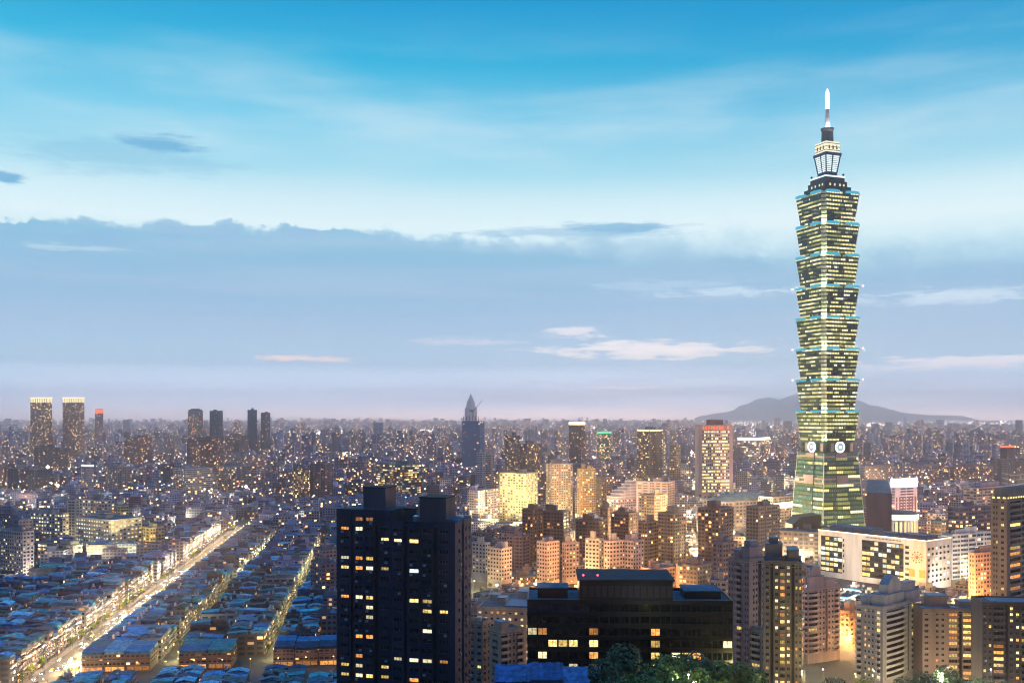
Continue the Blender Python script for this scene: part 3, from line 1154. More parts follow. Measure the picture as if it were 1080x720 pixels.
    for i in range(4):
        rot = Matrix.Rotation(i * math.pi / 2, 4, 'Z')
        for j in range(9):
            fa, fb, fc = j / 9, (j + 0.28) / 9, (j + 1) / 9
            pos = lambda x, f_: tuple(rot @ Vector((x * (6.8 + 2.4 * f_), -(6.8 + 2.4 * f_), Z(183) + (Z(166) - Z(183)) * f_)))
            m.face([pos(-1, fa), pos(1, fa), pos(1, fb), pos(-1, fb)], 1)
            m.face([pos(-1, fb), pos(-0.1, fb), pos(-0.1, fc), pos(-1, fc)], 0)
            m.face([pos(-0.1, fb), pos(0.1, fb), pos(0.1, fc), pos(-0.1, fc)], 1)
            m.face([pos(0.1, fb), pos(1, fb), pos(1, fc), pos(0.1, fc)], 0)
    m.build('lantern', lt, root)
    m = MB()
    bd = [emat('band_cream', (1.0, 0.90, 0.62), 1.1), pmat('band_dark', (0.10, 0.09, 0.05))]
    m.prism(sq(9.3), Z(163), Z(151.5), 0)
    for i in range(4):
        rot = Matrix.Rotation(i * math.pi / 2, 4, 'Z')
        for j in range(3):
            zq = Z(161 - j * 3.6)
            q_ = [(-9.4, -9.45, zq), (9.4, -9.45, zq), (9.4, -9.45, zq + 0.7), (-9.4, -9.45, zq + 0.7)]
            m.poly([tuple(rot @ Vector(v)) for v in q_], [(0, 1, 2, 3)], 1)
        for x in (-6, -1, 4):
            q_ = [(x, -9.5, Z(159.5)), (x + 2.2, -9.5, Z(159.5)), (x + 1.6, -9.5, Z(156)), (x + 0.4, -9.5, Z(155))]
            m.poly([tuple(rot @ Vector(v)) for v in q_], [(0, 1, 2, 3)], 1)
    m.build('sky_deck', bd, root)
    m = MB()
    m.cyl(0, 0, Z(151.5), Z(139), 6.6, 6.2, 16)
    m.cyl(0, 0, Z(139), Z(136), 6.4, 7.4, 16)
    m.build('drum', pmat('drum_dark', (0.02, 0.02, 0.022), rough=0.4), root)
    m = MB()
    m.cyl(0, 0, Z(136), Z(115), 2.9, 1.7, 12)
    m.build('mast', pmat('mast_white', (0.5, 0.46, 0.46), rough=0.4, metal=0.3), root)
    L = D.lights.new('mast_uplight', 'POINT')
    L.energy = 9000
    L.color = (1, 0.9, 0.8)
    for sx, sy in ((-5, -5), (4, -6)):
        lo = D.objects.new('mast_uplight', L)
        COL.objects.link(lo)
        lo.parent = root
        lo.location = (sx, sy, Z(136) + 1.5)
    m = MB()
    m.cyl(0, 0, Z(115), Z(98), 1.9, 1.8, 12)
    m.cyl(0, 0, Z(98), Z(94), 1.8, 0.3, 12)
    m.build('spire_lamp', emat('spire_glow', (1.0, 0.86, 0.80), 9.0, sampled=True), root)


skyscraper()


# ------------------------------------------------------------------ near buildings
def near_buildings():
    # dark apartment tower in the middle of the view
    T_ = Tower('apartment_tower', 'huge dark unlit-looking apartment tower nearest the camera with a few glowing windows', 'apartment tower', 355, 480, 497, 551, 313, 15, yb=720)
    LANDMARKS.append(('the huge dark apartment tower', 425, 313))
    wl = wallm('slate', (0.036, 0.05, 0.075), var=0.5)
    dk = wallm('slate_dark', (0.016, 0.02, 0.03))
    wt = wallm('rose_tile', (0.14, 0.10, 0.10))  # pink light on the right side put into this wall and penthouse colour
    lit = {(0, 0): 'lit_warm', (1, 0): 'lit_orange', (2, 0): 'lit_orange', (3, 0): 'lit_pale', (0, 1): 'lit_orange', (1, 1): 'lit_pale', (4, 1): 'lit_pale',
           (5, 1): 'lit_warm', (3, 2): 'lit_warm', (0, 4): 'lit_pale', (1, 4): 'lit_orange', (2, 4): 'lit_warm', (0, 5): 'lit_warm', (1, 5): 'lit_orange',
           (2, 5): 'lit_pale', (3, 5): 'lit_warm', (5, 4): 'lit_cool', (0, 8): 'lit_orange', (1, 8): 'lit_pale', (2, 8): 'lit_warm', (5, 7): 'lit_warm',
           (6, 7): 'lit_warm', (2, 9): 'lit_pale', (6, 8): 'lit_warm', (7, 8): 'lit_warm', (2, 10): 'lit_pale', (6, 10): 'lit_pale', (1, 12): 'lit_orange',
           (2, 12): 'lit_orange', (1, 14): 'lit_orange', (4, 13): 'lit_pale', (5, 13): 'lit_pale', (6, 13): 'lit_pale', (7, 13): 'lit_orange', (0, 15): 'lit_warm',
           (1, 15): 'lit_pale', (3, 15): 'lit_warm', (0, 16): 'lit_warm', (1, 16): 'lit_pale', (2, 16): 'lit_warm', (3, 16): 'lit_warm', (5, 15): 'lit_orange',
           (1, 18): 'lit_warm', (5, 19): 'lit_pale', (6, 21): 'lit_warm', (2, 22): 'lit_warm'}
    L = T_.L
    k_ = L / 40.0
    fh = 3.15
    f = T_.left
    segs = [(0.6, 5.0, 1, 0, 3.4), (6.0, 13.2, 2, 1, 3.4), (14.4, 18.6, 1, 3, 3.4), (18.8, 23.0, 1, 4, 0), (24.2, 33.0, 2, 5, 0), (34.0, 38.4, 1, 7, 0)]
    prev = 0.0
    for (s0, s1, nc, c0, up) in segs:
        top = T_.H + up - 1.6
        nfl = int((top - 6) / fh)
        z0 = top - nfl * fh
        fn = lambda i, j, n, c0=c0: lit.get((c0 + i, n - 1 - j), 'glass_dark')
        if nc == 2:
            T_.grid(f, s0 * k_, s1 * k_, z0, top, nc, fh, 0.72, 0.42, 0.32, 0.5, 0, 2, litfn=fn, off=0.35)
            for e in (s0, s1):
                T_.q(f, e * k_, e * k_, z0, top, *((0.0, 0.35) if e == s1 else (0.35, 0.0)), mi=0)
            T_.slab(f, s0 * k_ + (s1 - s0) * k_ * 0.5 - 0.15, s0 * k_ + (s1 - s0) * k_ * 0.5 + 0.15, z0, top, 0.6, 0)
        else:
            T_.grid(f, s0 * k_, s1 * k_, z0, top, nc, fh, 0.64, 0.36, 0.36, 0.4, 0, 3, litfn=fn)
        T_.q(f, s0 * k_, s1 * k_, 0, z0, 0, mi=0)
        T_.q(f, s0 * k_, s1 * k_, top, T_.H + up, 0, mi=0)
        # dark recess between the bays
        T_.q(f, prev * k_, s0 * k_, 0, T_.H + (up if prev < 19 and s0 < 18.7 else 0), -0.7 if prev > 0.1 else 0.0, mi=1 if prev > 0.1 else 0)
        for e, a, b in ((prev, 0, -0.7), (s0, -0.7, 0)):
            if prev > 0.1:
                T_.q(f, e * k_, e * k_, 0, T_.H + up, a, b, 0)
        prev = s1
    T_.q(f, prev * k_, L, 0, T_.H, 0, mi=0)
    R = T_.right
    T_.grid(R, 0.12 * T_.R, 0.40 * T_.R, 6, T_.H - 1.6, 1, fh, 0.35, 0.4, 0.3, 0.4, 2, 1)
    T_.q(R, 0, 0.12 * T_.R, 0, T_.H, 0, mi=2)
    T_.q(R, 0.40 * T_.R, 0.55 * T_.R, 0, T_.H, -1.5, mi=1)
    T_.q(R, 0.40 * T_.R, 0.40 * T_.R, 0, T_.H, 0, -1.5, 2)
    T_.q(R, 0.55 * T_.R, 0.55 * T_.R, 0, T_.H, -1.5, 0, 2)
    T_.grid(R, 0.55 * T_.R, T_.R, 6, T_.H - 1.6, 2, fh, 0.35, 0.4, 0.3, 0.4, 2, 1, litfn=lambda i, j, n: 'lit_orange' if j in (n - 6, n - 11) and i == 1 else 'glass_dark')
    T_.q(R, 0.12 * T_.R, 0.40 * T_.R, 0, 6, 0, mi=2)
    T_.q(R, 0.55 * T_.R, T_.R, 0, 6, 0, mi=2)
    for s0, s1 in ((0.12, 0.40), (0.55, 1.0)):
        T_.q(R, s0 * T_.R, s1 * T_.R, T_.H - 1.6, T_.H, 0, mi=2)
    T_.plain(T_.backl)
    T_.plain(T_.backr)
    T_.roof(M['roof_conc'], 1.2)
    T_.coolers(60)
    T_.finish([wl, dk, wt], 0, cap=100)
    m = MB()
    m.prism(T_.rect(0.535, 0.985, 0.02, 0.98), T_.H - 1.0, T_.H + 3.4, 0, 1)
    m.build('upper_storey', [wl, M['roof_conc']], T_.root)
    T_.block('penthouse', 0.60, 0.79, 0.12, 0.66, 3.4, 10.2, [wt, dk])
    T_.block('penthouse', 0.09, 0.31, 0.10, 0.64, -1.2, 7.4, [wt, dk])
    T_.block('stair_house', 0.40, 0.50, 0.5, 0.8, -1.2, 3.0, [wt, dk])
    T_.tanks([(0.04, 0.6), (0.37, 0.3)])
    m = MB()
    m.prism(T_.rect(0.0, 0.08, 0.1, 0.9, 0.4), T_.H + 0.2, T_.H + 0.7, 0, None, True)
    m.build('canopy', M['roof_blue'], T_.root)

    # black glass block with wooded foreground
    B = Tower('office_block', 'long black glass office block with a raised middle behind the hillside trees', 'office block', 556, 773, 774, 633, 330, 2, yb=700, right_depth=24)
    LANDMARKS.append(('the black glass block', 665, 330))
    bl = pmat('black_panel', (0.007, 0.008, 0.011), rough=0.35)
    lw = {(0, 2): 'lit_pale', (1, 2): 'lit_orange', (2, 3): 'lit_warm', (3, 3): 'lit_warm', (4, 3): 'lit_warm', (6, 2): 'lit_orange', (6, 3): 'lit_warm',
          (6, 4): 'lit_orange', (6, 5): 'lit_warm', (1, 4): 'lit_pale', (4, 5): 'lit_pale', (12, 2): 'lit_orange', (12, 3): 'lit_warm', (12, 4): 'lit_warm',
          (12, 5): 'lit_warm', (13, 5): 'lit_cool', (14, 4): 'lit_pale', (15, 4): 'lit_warm', (16, 4): 'lit_orange', (19, 3): 'lit_pale', (18, 5): 'lit_pale', (16, 5): 'lit_orange', (9, 7): 'lit_warm'}
    f = B.left
    nfl = int(B.H // 3.95)
    B.grid(f, 0, B.L, B.H - nfl * 3.95 - 0.8, B.H - 0.8, 20, 3.95, 0.9, 0.62, 0.2, 0.12, 0, 2, litfn=lambda i, j, n: lw.get((i, n - 1 - j), 'glass_black'))
    B.q(f, 0, B.L, 0, B.H - nfl * 3.95 - 0.8, 0)
    B.q(f, 0, B.L, B.H - 0.8, B.H, 0)
    for z in (B.H - 12.5, B.H - 24):
        B.slab(f, 0, B.L, z, z + 0.25, 0.2)
    for fc in (B.right, B.backl, B.backr):
        B.plain(fc)
    B.roof(M['roof_blue'], 0.9)
    M['frame_black'] = pmat('frame_black', (0.012, 0.013, 0.016), rough=0.4)
    B.finish([bl], 0, cap=100, frame='frame_black', dark='glass_black')
    c0, c1 = 0.29, 0.745
    m = MB()
    m.prism(B.rect(c0, c1, 0.02, 0.9), B.H - 1.2, B.H + 6.4, 0, 1)
    up = m.build('upper_storey', [bl, pmat('roof_dark', (0.025, 0.035, 0.05), spec=0.1)], B.root)
    m = MB()
    st, dr, ln, nm = f
    for i in range(14):
        a = st + dr * (B.L * (1 - c1) + 1 + i * B.L * (c1 - c0) / 14.3) - B.ur * (-0.02 * B.R) + nm * 0.05
        b = a + dr * 1.7
        m.face([(a[0], a[1], B.H + 0.8), (b[0], b[1], B.H + 0.8), (b[0], b[1], B.H + 4.6), (a[0], a[1], B.H + 4.6)], 0)
    m.build('clerestory', glassmat('clerestory_glass', (0.01, 0.013, 0.02), 0.4), B.root)
    m = MB()
    m.prism(B.rect(c0, c1, 0.0, 0.92, 0.6), B.H + 6.4, B.H + 6.8, 0, None, True)
    m.build('roof_edge', pmat('edge_grey', (0.03, 0.045, 0.065), spec=0.1), B.root)
    for fl in (0.725, 0.655):
        q_ = B.pt(fl, 0.05, B.H + 6.8)
        m = MB()
        m.cyl(q_[0], q_[1], q_[2], q_[2] + 1.0, 0.08, n=5)
        m.ball((q_[0], q_[1], q_[2] + 1.2), 0.32, mi=1)
        m.build('warning_light', [M['dsteel'], emat('red_lamp', (1.0, 0.04, 0.08), 9.0)], B.root)
    B.block('plant_room', 0.80, 0.95, 0.3, 0.7, -0.9, 2.4, [bl, M['roof_blue']])
    B.block('plant_room', 0.04, 0.22, 0.3, 0.8, -0.9, 1.6, [bl, M['roof_blue']])

    # right foreground apartments
    def resid(name, label, xl, xc, xr, ytop, d, th, left, right, col, yb, litp=0.12, fh=3.2, lm=None, R=None, z0b=4.0, mix=None, caps=True, accent=None):
        t_ = Tower(name, label, 'apartment block', xl, xc, xr, ytop, d, th, yb=yb, right_depth=R)
        if lm:
            LANDMARKS.append((lm, (xl + xr) / 2, d))
        wm = wallm(name + str(xl), col)
        ac = wallm('trim' + str(xl), accent or tuple(c * 1.25 for c in col))
        sl = wallm('slot', (0.03, 0.03, 0.035))
        for f, segs in ((t_.left, left), (t_.right, right)):
            ln = f[2]
            tot = sum(s_[0] for s_ in segs)
            s = 0.0
            for sg in segs:
                wd = sg[0] / tot * ln
                kd = sg[1]
                top = t_.H - 1.4
                lf = None
                if len(sg) > 3 and sg[3]:
                    lf = lambda i, j, n, pr=sg[3]: (random.choice(pr[1]) if random.random() < pr[0] else 'glass_dark')
                nfl = max(1, int((top - z0b) / fh))
                zb = top - nfl * fh
                if kd == 'win':
                    t_.grid(f, s, s + wd, zb, top, sg[2], fh, 0.5, 0.45, 0.3, 0.3, 0, 2, litfn=lf)
                elif kd == 'bal' or kd == 'cur':
                    t_.balcony(f, s, s + wd, zb, top, fh, 1.4, 0, lf, [ac], kd == 'cur')
                elif kd == 'slot':
                    t_.q(f, s, s + wd, zb, top, -1.2, mi=1)
                    t_.q(f, s, s, zb, top, 0, -1.2, 0)
                    t_.q(f, s + wd, s + wd, zb, top, -1.2, 0, 0)
                else:
                    t_.q(f, s, s + wd, zb, top, 0, mi=0)
                t_.q(f, s, s + wd, 0, zb, 0, mi=0)
                t_.q(f, s, s + wd, top, t_.H, 0, mi=0)
                s += wd
            for j in range(1, 3):
                t_.slab(f, 0, ln, t_.H - 1.4 * j, t_.H - 1.4 * j + 0.3, 0.3, 2)
        t_.plain(t_.backl)
        t_.plain(t_.backr)
        t_.roof(M['roof_conc'], 1.0)
        t_.coolers(22)
        t_.finish([wm, sl, ac], litp, mix or (('lit_warm', 5), ('lit_pale', 2), ('lit_orange', 3)))
        return t_, wm, ac

    OR = (0.85, ['lit_warm', 'lit_warm', 'lit_orange'])
    WM = (0.35, ['lit_warm', 'lit_pale', 'lit_orange'])
    DIM = (0.10, ['lit_orange', 'lit_warm'])
    NO = (0.02, ['lit_warm'])

    t_, wm, ac = resid('apartment_building', 'grey rounded-balcony apartment block with stepped blue-capped rooftop at lower right', 903, 931, 975, 640, 540, 48,
                       [(1.2, 'bal', 1, DIM), (0.5, 'plain'), (2.6, 'win', 3, WM), (0.4, 'plain'), (1.0, 'bal', 1, WM), (0.5, 'plain')],
                       [(0.3, 'plain'), (2.6, 'cur', 1, NO), (0.25, 'plain'), (0.35, 'slot'), (1.6, 'cur', 1, NO), (0.2, 'plain')], (0.36, 0.34, 0.32), 715,
                       lm='the rounded-balcony apartment block')
    rb = pmat('cap_blue', (0.05, 0.16, 0.27), var=0.35, vs=0.5, rough=0.5)

    def caps(t_, wm, items):
        for (nm_, a0, a1, b0, b1, h0, h1, barrel) in items:
            if barrel:
                m = MB()
                q_ = t_.rect(a0, a1, b0, b1)
                m.prism(q_, t_.H + h0, t_.H + h1, 0, None, True)
                c0, c1, c2, c3 = [Vector((p_[0], p_[1], t_.H + h1)) for p_ in q_]
                n = 8
                hh = (c1 - c0).length * 0.32
                ra, rb_ = [], []
                for i in range(n + 1):
                    f_ = i / n
                    up = Vector((0, 0, hh * math.sin(math.pi * f_)))
                    ra.append(c0.lerp(c1, f_) + up)
                    rb_.append(c3.lerp(c2, f_) + up)
                m.poly(ra + rb_, [(i, i + 1, n + 2 + i, n + 1 + i) for i in range(n)], 1)
                m.poly(ra, [tuple(range(n + 1))], 0)
                m.poly(rb_, [tuple(range(n, -1, -1))], 0)
                m.build(nm_, [wm, rb], t_.root)
            else:
                t_.block(nm_, a0, a1, b0, b1, h0, h1, [wm, rb])

    caps(t_, wm, [('stair_house', 0.08, 0.62, 0.12, 0.55, -1, 5.5, False), ('penthouse', 0.12, 0.46, 0.2, 0.5, 5.9, 10.5, True), ('stair_house', 0.1, 0.6, 0.62, 0.95, -1, 4.5, False),
                  ('lift_house', 0.2, 0.5, 0.66, 0.9, 4.9, 9.0, False), ('pergola', 0.66, 0.98, 0.1, 0.5, -0.9, 3.0, False)])
    t_.tanks([(0.75, 0.75), (0.85, 0.75), (0.8, 0.9)])

    t_, wm, ac = resid('apartment_building', 'pinkish rounded-balcony block with black vertical slot rising from a gold-lit street', 848, 852, 886, 620, 600, 62,
                       [(1, 'bal', 1, NO)], [(2.6, 'cur', 1, DIM), (1.6, 'win', 2, NO), (0.5, 'slot'), (1.6, 'win', 2, NO), (1.2, 'cur', 1, NO), (0.2, 'plain')],
                       (0.42, 0.34, 0.33), 690, litp=0.05, lm='the pinkish balcony block')
    caps(t_, wm, [('stair_house', 0.1, 0.9, 0.08, 0.5, -1, 6.5, False), ('penthouse', 0.2, 0.8, 0.12, 0.42, 6.9, 10.5, True), ('stair_house', 0.1, 0.9, 0.6, 0.85, -1, 4.2, False)])
    t_.tanks([(0.5, 0.93)])

    t_, wm, ac = resid('apartment_building', 'brown apartment block with two columns of glowing orange balconies behind the trees', 973, 1038, 1040, 642, 545, 4,
                       [(1.0, 'win', 1, NO), (0.5, 'plain'), (1.4, 'win', 2, DIM), (0.3, 'plain'), (1.3, 'bal', 1, OR), (0.5, 'slot'), (1.3, 'bal', 1, OR), (0.3, 'plain'), (1.1, 'win', 2, WM)],
                       [(1, 'plain')], (0.30, 0.205, 0.165), 690, R=16, lm='the orange-balcony block')
    caps(t_, wm, [('stair_house', 0.12, 0.36, 0.2, 0.7, -1, 3.2, False), ('stair_house', 0.55, 0.85, 0.3, 0.8, -1, 6.0, False)])
    m = MB()
    for a0, a1 in ((0.62, 1.0), (0.0, 0.5)):
        m.prism(t_.rect(a0, a1, 0.0, 0.3, 0.7), t_.H - 0.02, t_.H + 0.5, 0, None, True)
    m.build('eave', rb, t_.root)

    t_, wm, ac = resid('apartment_building', 'dark brown apartment block with scattered amber windows at the right edge', 1036, 1112, 1116, 636, 500, 8,
                       [(1.2, 'win', 2, DIM), (1.4, 'bal', 1, (0.4, ['lit_orange', 'lit_warm'])), (0.4, 'slot'), (1.4, 'win', 2, WM), (1.4, 'bal', 1, DIM), (0.4, 'slot'), (2, 'win', 2, DIM)],
                       [(1, 'plain')], (0.085, 0.07, 0.065), 690, R=18, lm='the dark brown edge block')
    m = MB()
    m.prism(t_.rect(0.0, 0.86, 0.0, 0.5, 1.0), t_.H + 0.05, t_.H + 0.6, 0, None, True)
    m.build('eave', rb, t_.root)

    t_, wm, ac = resid('apartment_tower', 'tall blue-grey apartment tower with gold-lit crown at the right edge', 1045, 1062, 1112, 524, 600, 52,
                       [(0.3, 'plain'), (1, 'win', 2, (0.12, ['lit_warm'])), (0.25, 'plain'), (1, 'win', 1, (0.2, ['lit_warm'])), (0.3, 'plain')],
                       [(0.2, 'plain'), (1.2, 'bal', 1, (0.3, ['lit_warm', 'lit_orange'])), (0.3, 'slot'), (1.2, 'win', 2, WM), (0.4, 'plain'), (1.2, 'bal', 1, WM)], (0.32, 0.27, 0.20), 634,
                       fh=3.5, lm='the tall right-edge tower')
    m = MB()
    m.prism(t_.rect(0.05, 0.95, 0.05, 0.95), t_.H - 0.9, t_.H + 5, 0, 1)
    cr = m.build('crown', [wm, M['roof_conc']], t_.root)
    for f in (t_.left, t_.right):
        st, dr, ln, nm = f
        n = int(ln / 3.2)
        for i in range(n):
            m = MB()
            a = st + dr * (ln * (i + 0.25) / n) + nm * 0.1
            b = st + dr * (ln * (i + 0.75) / n) + nm * 0.1
            m.face([(a[0], a[1], t_.H - 1.1), (b[0], b[1], t_.H - 1.1), (b[0], b[1], t_.H - 0.2), (a[0], a[1], t_.H - 0.2)])
            m.build('crown_light', emat('crown_gold', (1.0, 0.75, 0.2), 2.2), cr)

    t_, wm, ac = resid('apartment_tower', 'twin-shaft grey apartment tower, dark flank and blue roof plant, above the beige block', 768, 790, 809, 590, 500, 46,
                       [(1, 'win', 2, NO), (0.5, 'plain'), (1.2, 'bal', 1, NO), (0.4, 'plain'), (1, 'win', 2, NO)],
                       [(0.6, 'plain'), (1, 'win', 2, NO), (0.6, 'slot'), (1, 'win', 2, DIM)], (0.26, 0.215, 0.225), 660, lm='the twin-shaft tower')
    caps(t_, wm, [('stair_house', 0.1, 0.5, 0.15, 0.85, -1, 5.5, False), ('stair_house', 0.6, 0.9, 0.2, 0.7, -1, 3.5, False), ('lift_house', 0.15, 0.45, 0.25, 0.7, 5.9, 8.5, False)])
    t_.tanks([(0.75, 0.85), (0.9, 0.85)])
    t_, wm, ac = resid('apartment_tower', 'brown apartment tower with gold-lit stairwell column facing the hill', 806, 846, 851, 592, 470, 12,
                       [(1, 'win', 1, NO), (0.5, 'slot'), (1.0, 'win', 1, (0.45, ['lit_warm', 'lit_pale'])), (0.9, 'bal', 1, (0.85, ['lit_warm', 'lit_orange'])), (1.0, 'win', 1, (0.5, ['lit_warm', 'lit_pale'])),
                        (0.5, 'slot'), (1.2, 'win', 2, DIM)], [(1, 'win', 2, NO)], (0.20, 0.165, 0.15), 715, R=18, lm='the gold-stairwell tower')
    caps(t_, wm, [('stair_house', 0.08, 0.36, 0.1, 0.8, -1, 5.0, False), ('stair_house', 0.5, 0.95, 0.3, 0.8, -1, 7.0, False), ('lift_house', 0.6, 0.85, 0.4, 0.7, 7.4, 10.0, False)])
    t_.tanks([(0.42, 0.5), (0.03, 0.6)])

    t_, wm, ac = resid('apartment_building', 'small beige apartment block with balconies and flat blue roof', 774, 808, 812, 664, 495, 48,
                       [(0.3, 'plain'), (1.3, 'bal', 1, (0.3, ['lit_warm'])), (0.5, 'plain'), (1.3, 'bal', 1, DIM), (0.7, 'win', 1, NO)], [(1, 'win', 1, NO)], (0.42, 0.38, 0.28), 712, lm='the small beige block', fh=3.1)
    m = MB()
    m.prism(t_.rect(0.2, 1.0, 0.05, 0.95, 0.5), t_.H + 0.03, t_.H + 0.5, 0, None, True)
    m.build('sheet_roof', rb, t_.root)

    t_, wm, ac = resid('apartment_building', 'narrow orange-lit block squeezed between two grey balcony blocks', 886, 896, 906, 644, 650, 40,
                       [(1, 'win', 2, WM)], [(1, 'win', 2, WM)], (0.36, 0.22, 0.15), 690)
    caps(t_, wm, [('stair_house', 0.2, 0.8, 0.2, 0.8, -1, 5.0, False)])

    # centre foreground: low office and orange-lit walk-ups
    t_, wm, ac = resid('office_building', 'low cream office with broad dark blue flat roof between dark tower and black block', 503, 560, 562, 641, 560, 10,
                       [(1, 'win', 9, (0.5, ['lit_pale', 'lit_warm']))], [(1, 'win', 3, NO)], (0.40, 0.33, 0.25), 665, R=46, lm='the low cream office', fh=3.6)
    caps(t_, wm, [('stair_house', 0.05, 0.4, 0.6, 0.9, -1, 4.0, False), ('plant_room', 0.55, 0.7, 0.3, 0.5, -1, 2.5, False), ('plant_room', 0.75, 0.9, 0.5, 0.7, -1, 2.5, False)])
    m = MB()
    m.prism(t_.rect(0.02, 0.5, 0.05, 0.5), t_.H - 0.9, t_.H + 0.6, 0, None, True)
    m.build('sheet_roof', rb, t_.root)
    t_, wm, ac = resid('apartment_building', 'orange-lit narrow walk-up block hard against the dark tower', 494, 509, 518, 655, 480, 30,
                       [(1, 'win', 2, NO)], [(1, 'win', 2, NO)], (0.42, 0.27, 0.19), 720)
    t_.tanks([(0.5, 0.5)])
    t_, wm, ac = resid('apartment_building', 'tan walk-up block with balconies below the low cream office', 516, 528, 552, 664, 470, 55,
                       [(1, 'win', 1, NO)], [(1, 'bal', 1, DIM), (1, 'win', 2, DIM), (1, 'bal', 1, DIM)], (0.40, 0.27, 0.19), 700)
    caps(t_, wm, [('stair_house', 0.1, 0.8, 0.1, 0.4, -1, 3.0, False)])

    # the blue sheet-roofed shed at the bottom edge
    d = 288
    x0, x1, zt = PX(522, d), PX(633, d), PZ(699, d)
    zg = ground((x0 + x1) / 2, d)
    s_ = thing('shed', 'shed under patched bright blue sheet roofs at the bottom edge', 'shed', ((x0 + x1) / 2, d, zg))
    hw = (x1 - x0) / 2
    m = MB()
    m.box(-hw + 0.6, hw - 0.6, -7, 7, -2, zt - zg - 3.0)
    m.build('wall', wallm('shed', (0.12, 0.12, 0.13)), s_)
    for j, (a, b, zr, yo) in enumerate([(-hw, -hw * 0.35, -0.2, 0), (-hw * 0.36, hw * 0.3, 0.0, 1.2), (hw * 0.28, hw, -0.7, -0.8)]):
        m = MB()
        zr = zt - zg + zr
        n = 10
        for i in range(n):
            xa, xb = a + (b - a) * i / n, a + (b - a) * (i + 1) / n
            ja, jb = random.uniform(-.18, .18), random.uniform(-.18, .18)
            m.face([(xa, -8 + yo, zr - 3.0 + ja), (xb, -8 + yo, zr - 3.0 + jb), (xb, yo, zr + jb), (xa, yo, zr + ja)], 0)
            m.face([(xa, yo, zr + ja), (xb, yo, zr + jb), (xb, 8 + yo, zr - 2.2 + jb), (xa, 8 + yo, zr - 2.2 + ja)], 0)
        m.build('roof', pmat('blue_sheet%d' % j, [(0.03, 0.13, 0.42), (0.02, 0.09, 0.33), (0.04, 0.16, 0.45)][j], var=0.7, vs=0.45, rough=0.5), s_)
    LANDMARKS.append(('the blue-roofed shed', 578, 288))


near_buildings()


# ------------------------------------------------------------------ middle distance, building by building
WARMMIX = (('lit_warm', 5), ('lit_pale', 4), ('lit_orange', 1))
PALEMIX = (('lit_pale', 6), ('lit_warm', 3), ('lit_cool', 1))


def mid(label, xl, xc, xr, ytop, d, th, col, lit=0.3, style='facade', fh=3.3, bay=3.4, yb=None, lm=None, R=None, roofc=None, boxes=2, relief=True,
        name='apartment_building', cat='apartment block', group=None, band=None, litr=None, tanks=1, cap=100, wmix=WARMMIX, hgrid=(0.6, 0.5)):
    if d >= 1240 and xr < 480 and ytop > 452 and yb:
        d = max(d, 157500.0 / (yb + 8 - HOR))      # its foot stands where the photo shows it
    t_ = Tower(name, label, cat, xl, xc, xr, ytop, d, th, yb=yb, right_depth=R, group=group)
    if lm:
        LANDMARKS.append((lm, (xl + xr) / 2, d))
    litr = lit if litr is None else litr
    wm = wallm('%d_%d_%d' % tuple(int(c * 100) for c in col), col)
    if style == 'grid':
        for f, pr in ((t_.left, lit), (t_.right, litr)):
            lf = lambda i, j, n, pr=pr: (random.choices([q_[0] for q_ in wmix], [q_[1] for q_ in wmix])[0] if random.random() < pr else 'glass_dark')
            nfl = max(1, int((t_.H - 1.2 - 4) / fh))
            zb = t_.H - 1.2 - nfl * fh
            t_.grid(f, 0, f[2], zb, t_.H - 1.2, max(1, round(f[2] / bay)), fh, hgrid[0], hgrid[1], 0.28, 0.3, 0, 1, litfn=lf)
            t_.q(f, 0, f[2], 0, zb, 0)
            t_.q(f, 0, f[2], t_.H - 1.2, t_.H, 0)
        mats = [wm, wm]
    else:
        for f, pr in ((t_.left, lit), (t_.right, litr)):
            t_.uvface(f, fh, bay, pr * (0.6 if pr < 0.5 else 0.85), col, 0, t_.H - 1.2, 0)
            t_.q(f, 0, f[2], t_.H - 1.2, t_.H, 0, mi=1)
            if relief and d < 2000:
                nb = max(2, int(f[2] / (bay * 2.6)))
                for i in range(nb + 1):
                    s = min(f[2] - 0.5, max(0.05, f[2] * i / nb - 0.3))
                    t_.slab(f, s, s + 0.6, 0, t_.H - 0.6, 0.5, 1)
                for i in range(1, int(t_.H / (fh * 3))):
                    t_.slab(f, 0, f[2], i * fh * 3 - 0.2, i * fh * 3 + 0.2, 0.35, 1)
        mats = [M[style], wm]
    for f in (t_.backl, t_.backr):
        t_.q(f, 0, f[2], 0, t_.H, 0, mi=1 if style != 'grid' else 0)
    if style == 'grid':
        rf = t_.roof(roofc or M['roof_conc'], 0.8)
        t_.finish(mats, 0, wmix, cap=cap)
    else:
        for v in range(0):
            pass
        m = MB()
        m.prism(t_.rect(0, 1, 0, 1, -0.05), t_.H - 0.5, t_.H - 0.02, 0, bottom=True)
        m.build('roof', roofc or M['roof_conc'], t_.root)
        t_.walls.build('wall', mats, t_.root)
    for i in range(boxes):
        a, b = random.uniform(0.08, 0.6), random.uniform(0.1, 0.5)
        t_.block('stair_house', a, a + random.uniform(0.15, 0.3), b, b + random.uniform(0.2, 0.35), -0.5, random.uniform(2.8, 6.0), [wm, M['roof_blue']])
    if tanks:
        t_.tanks([(random.uniform(0.1, 0.9), random.uniform(0.6, 0.9)) for _ in range(tanks)], base=-0.4)
    if band:
        z0_, z1_, em = band
        m = MB()
        for f in (t_.left, t_.right):
            st, dr, ln, nm = f
            a, b = st + nm * 0.4, st + dr * ln + nm * 0.4
            m.face([(a[0], a[1], t_.H + z0_), (b[0], b[1], t_.H + z0_), (b[0], b[1], t_.H + z1_), (a[0], a[1], t_.H + z1_)])
        m.build('crown_light', em, t_.root)
    return t_


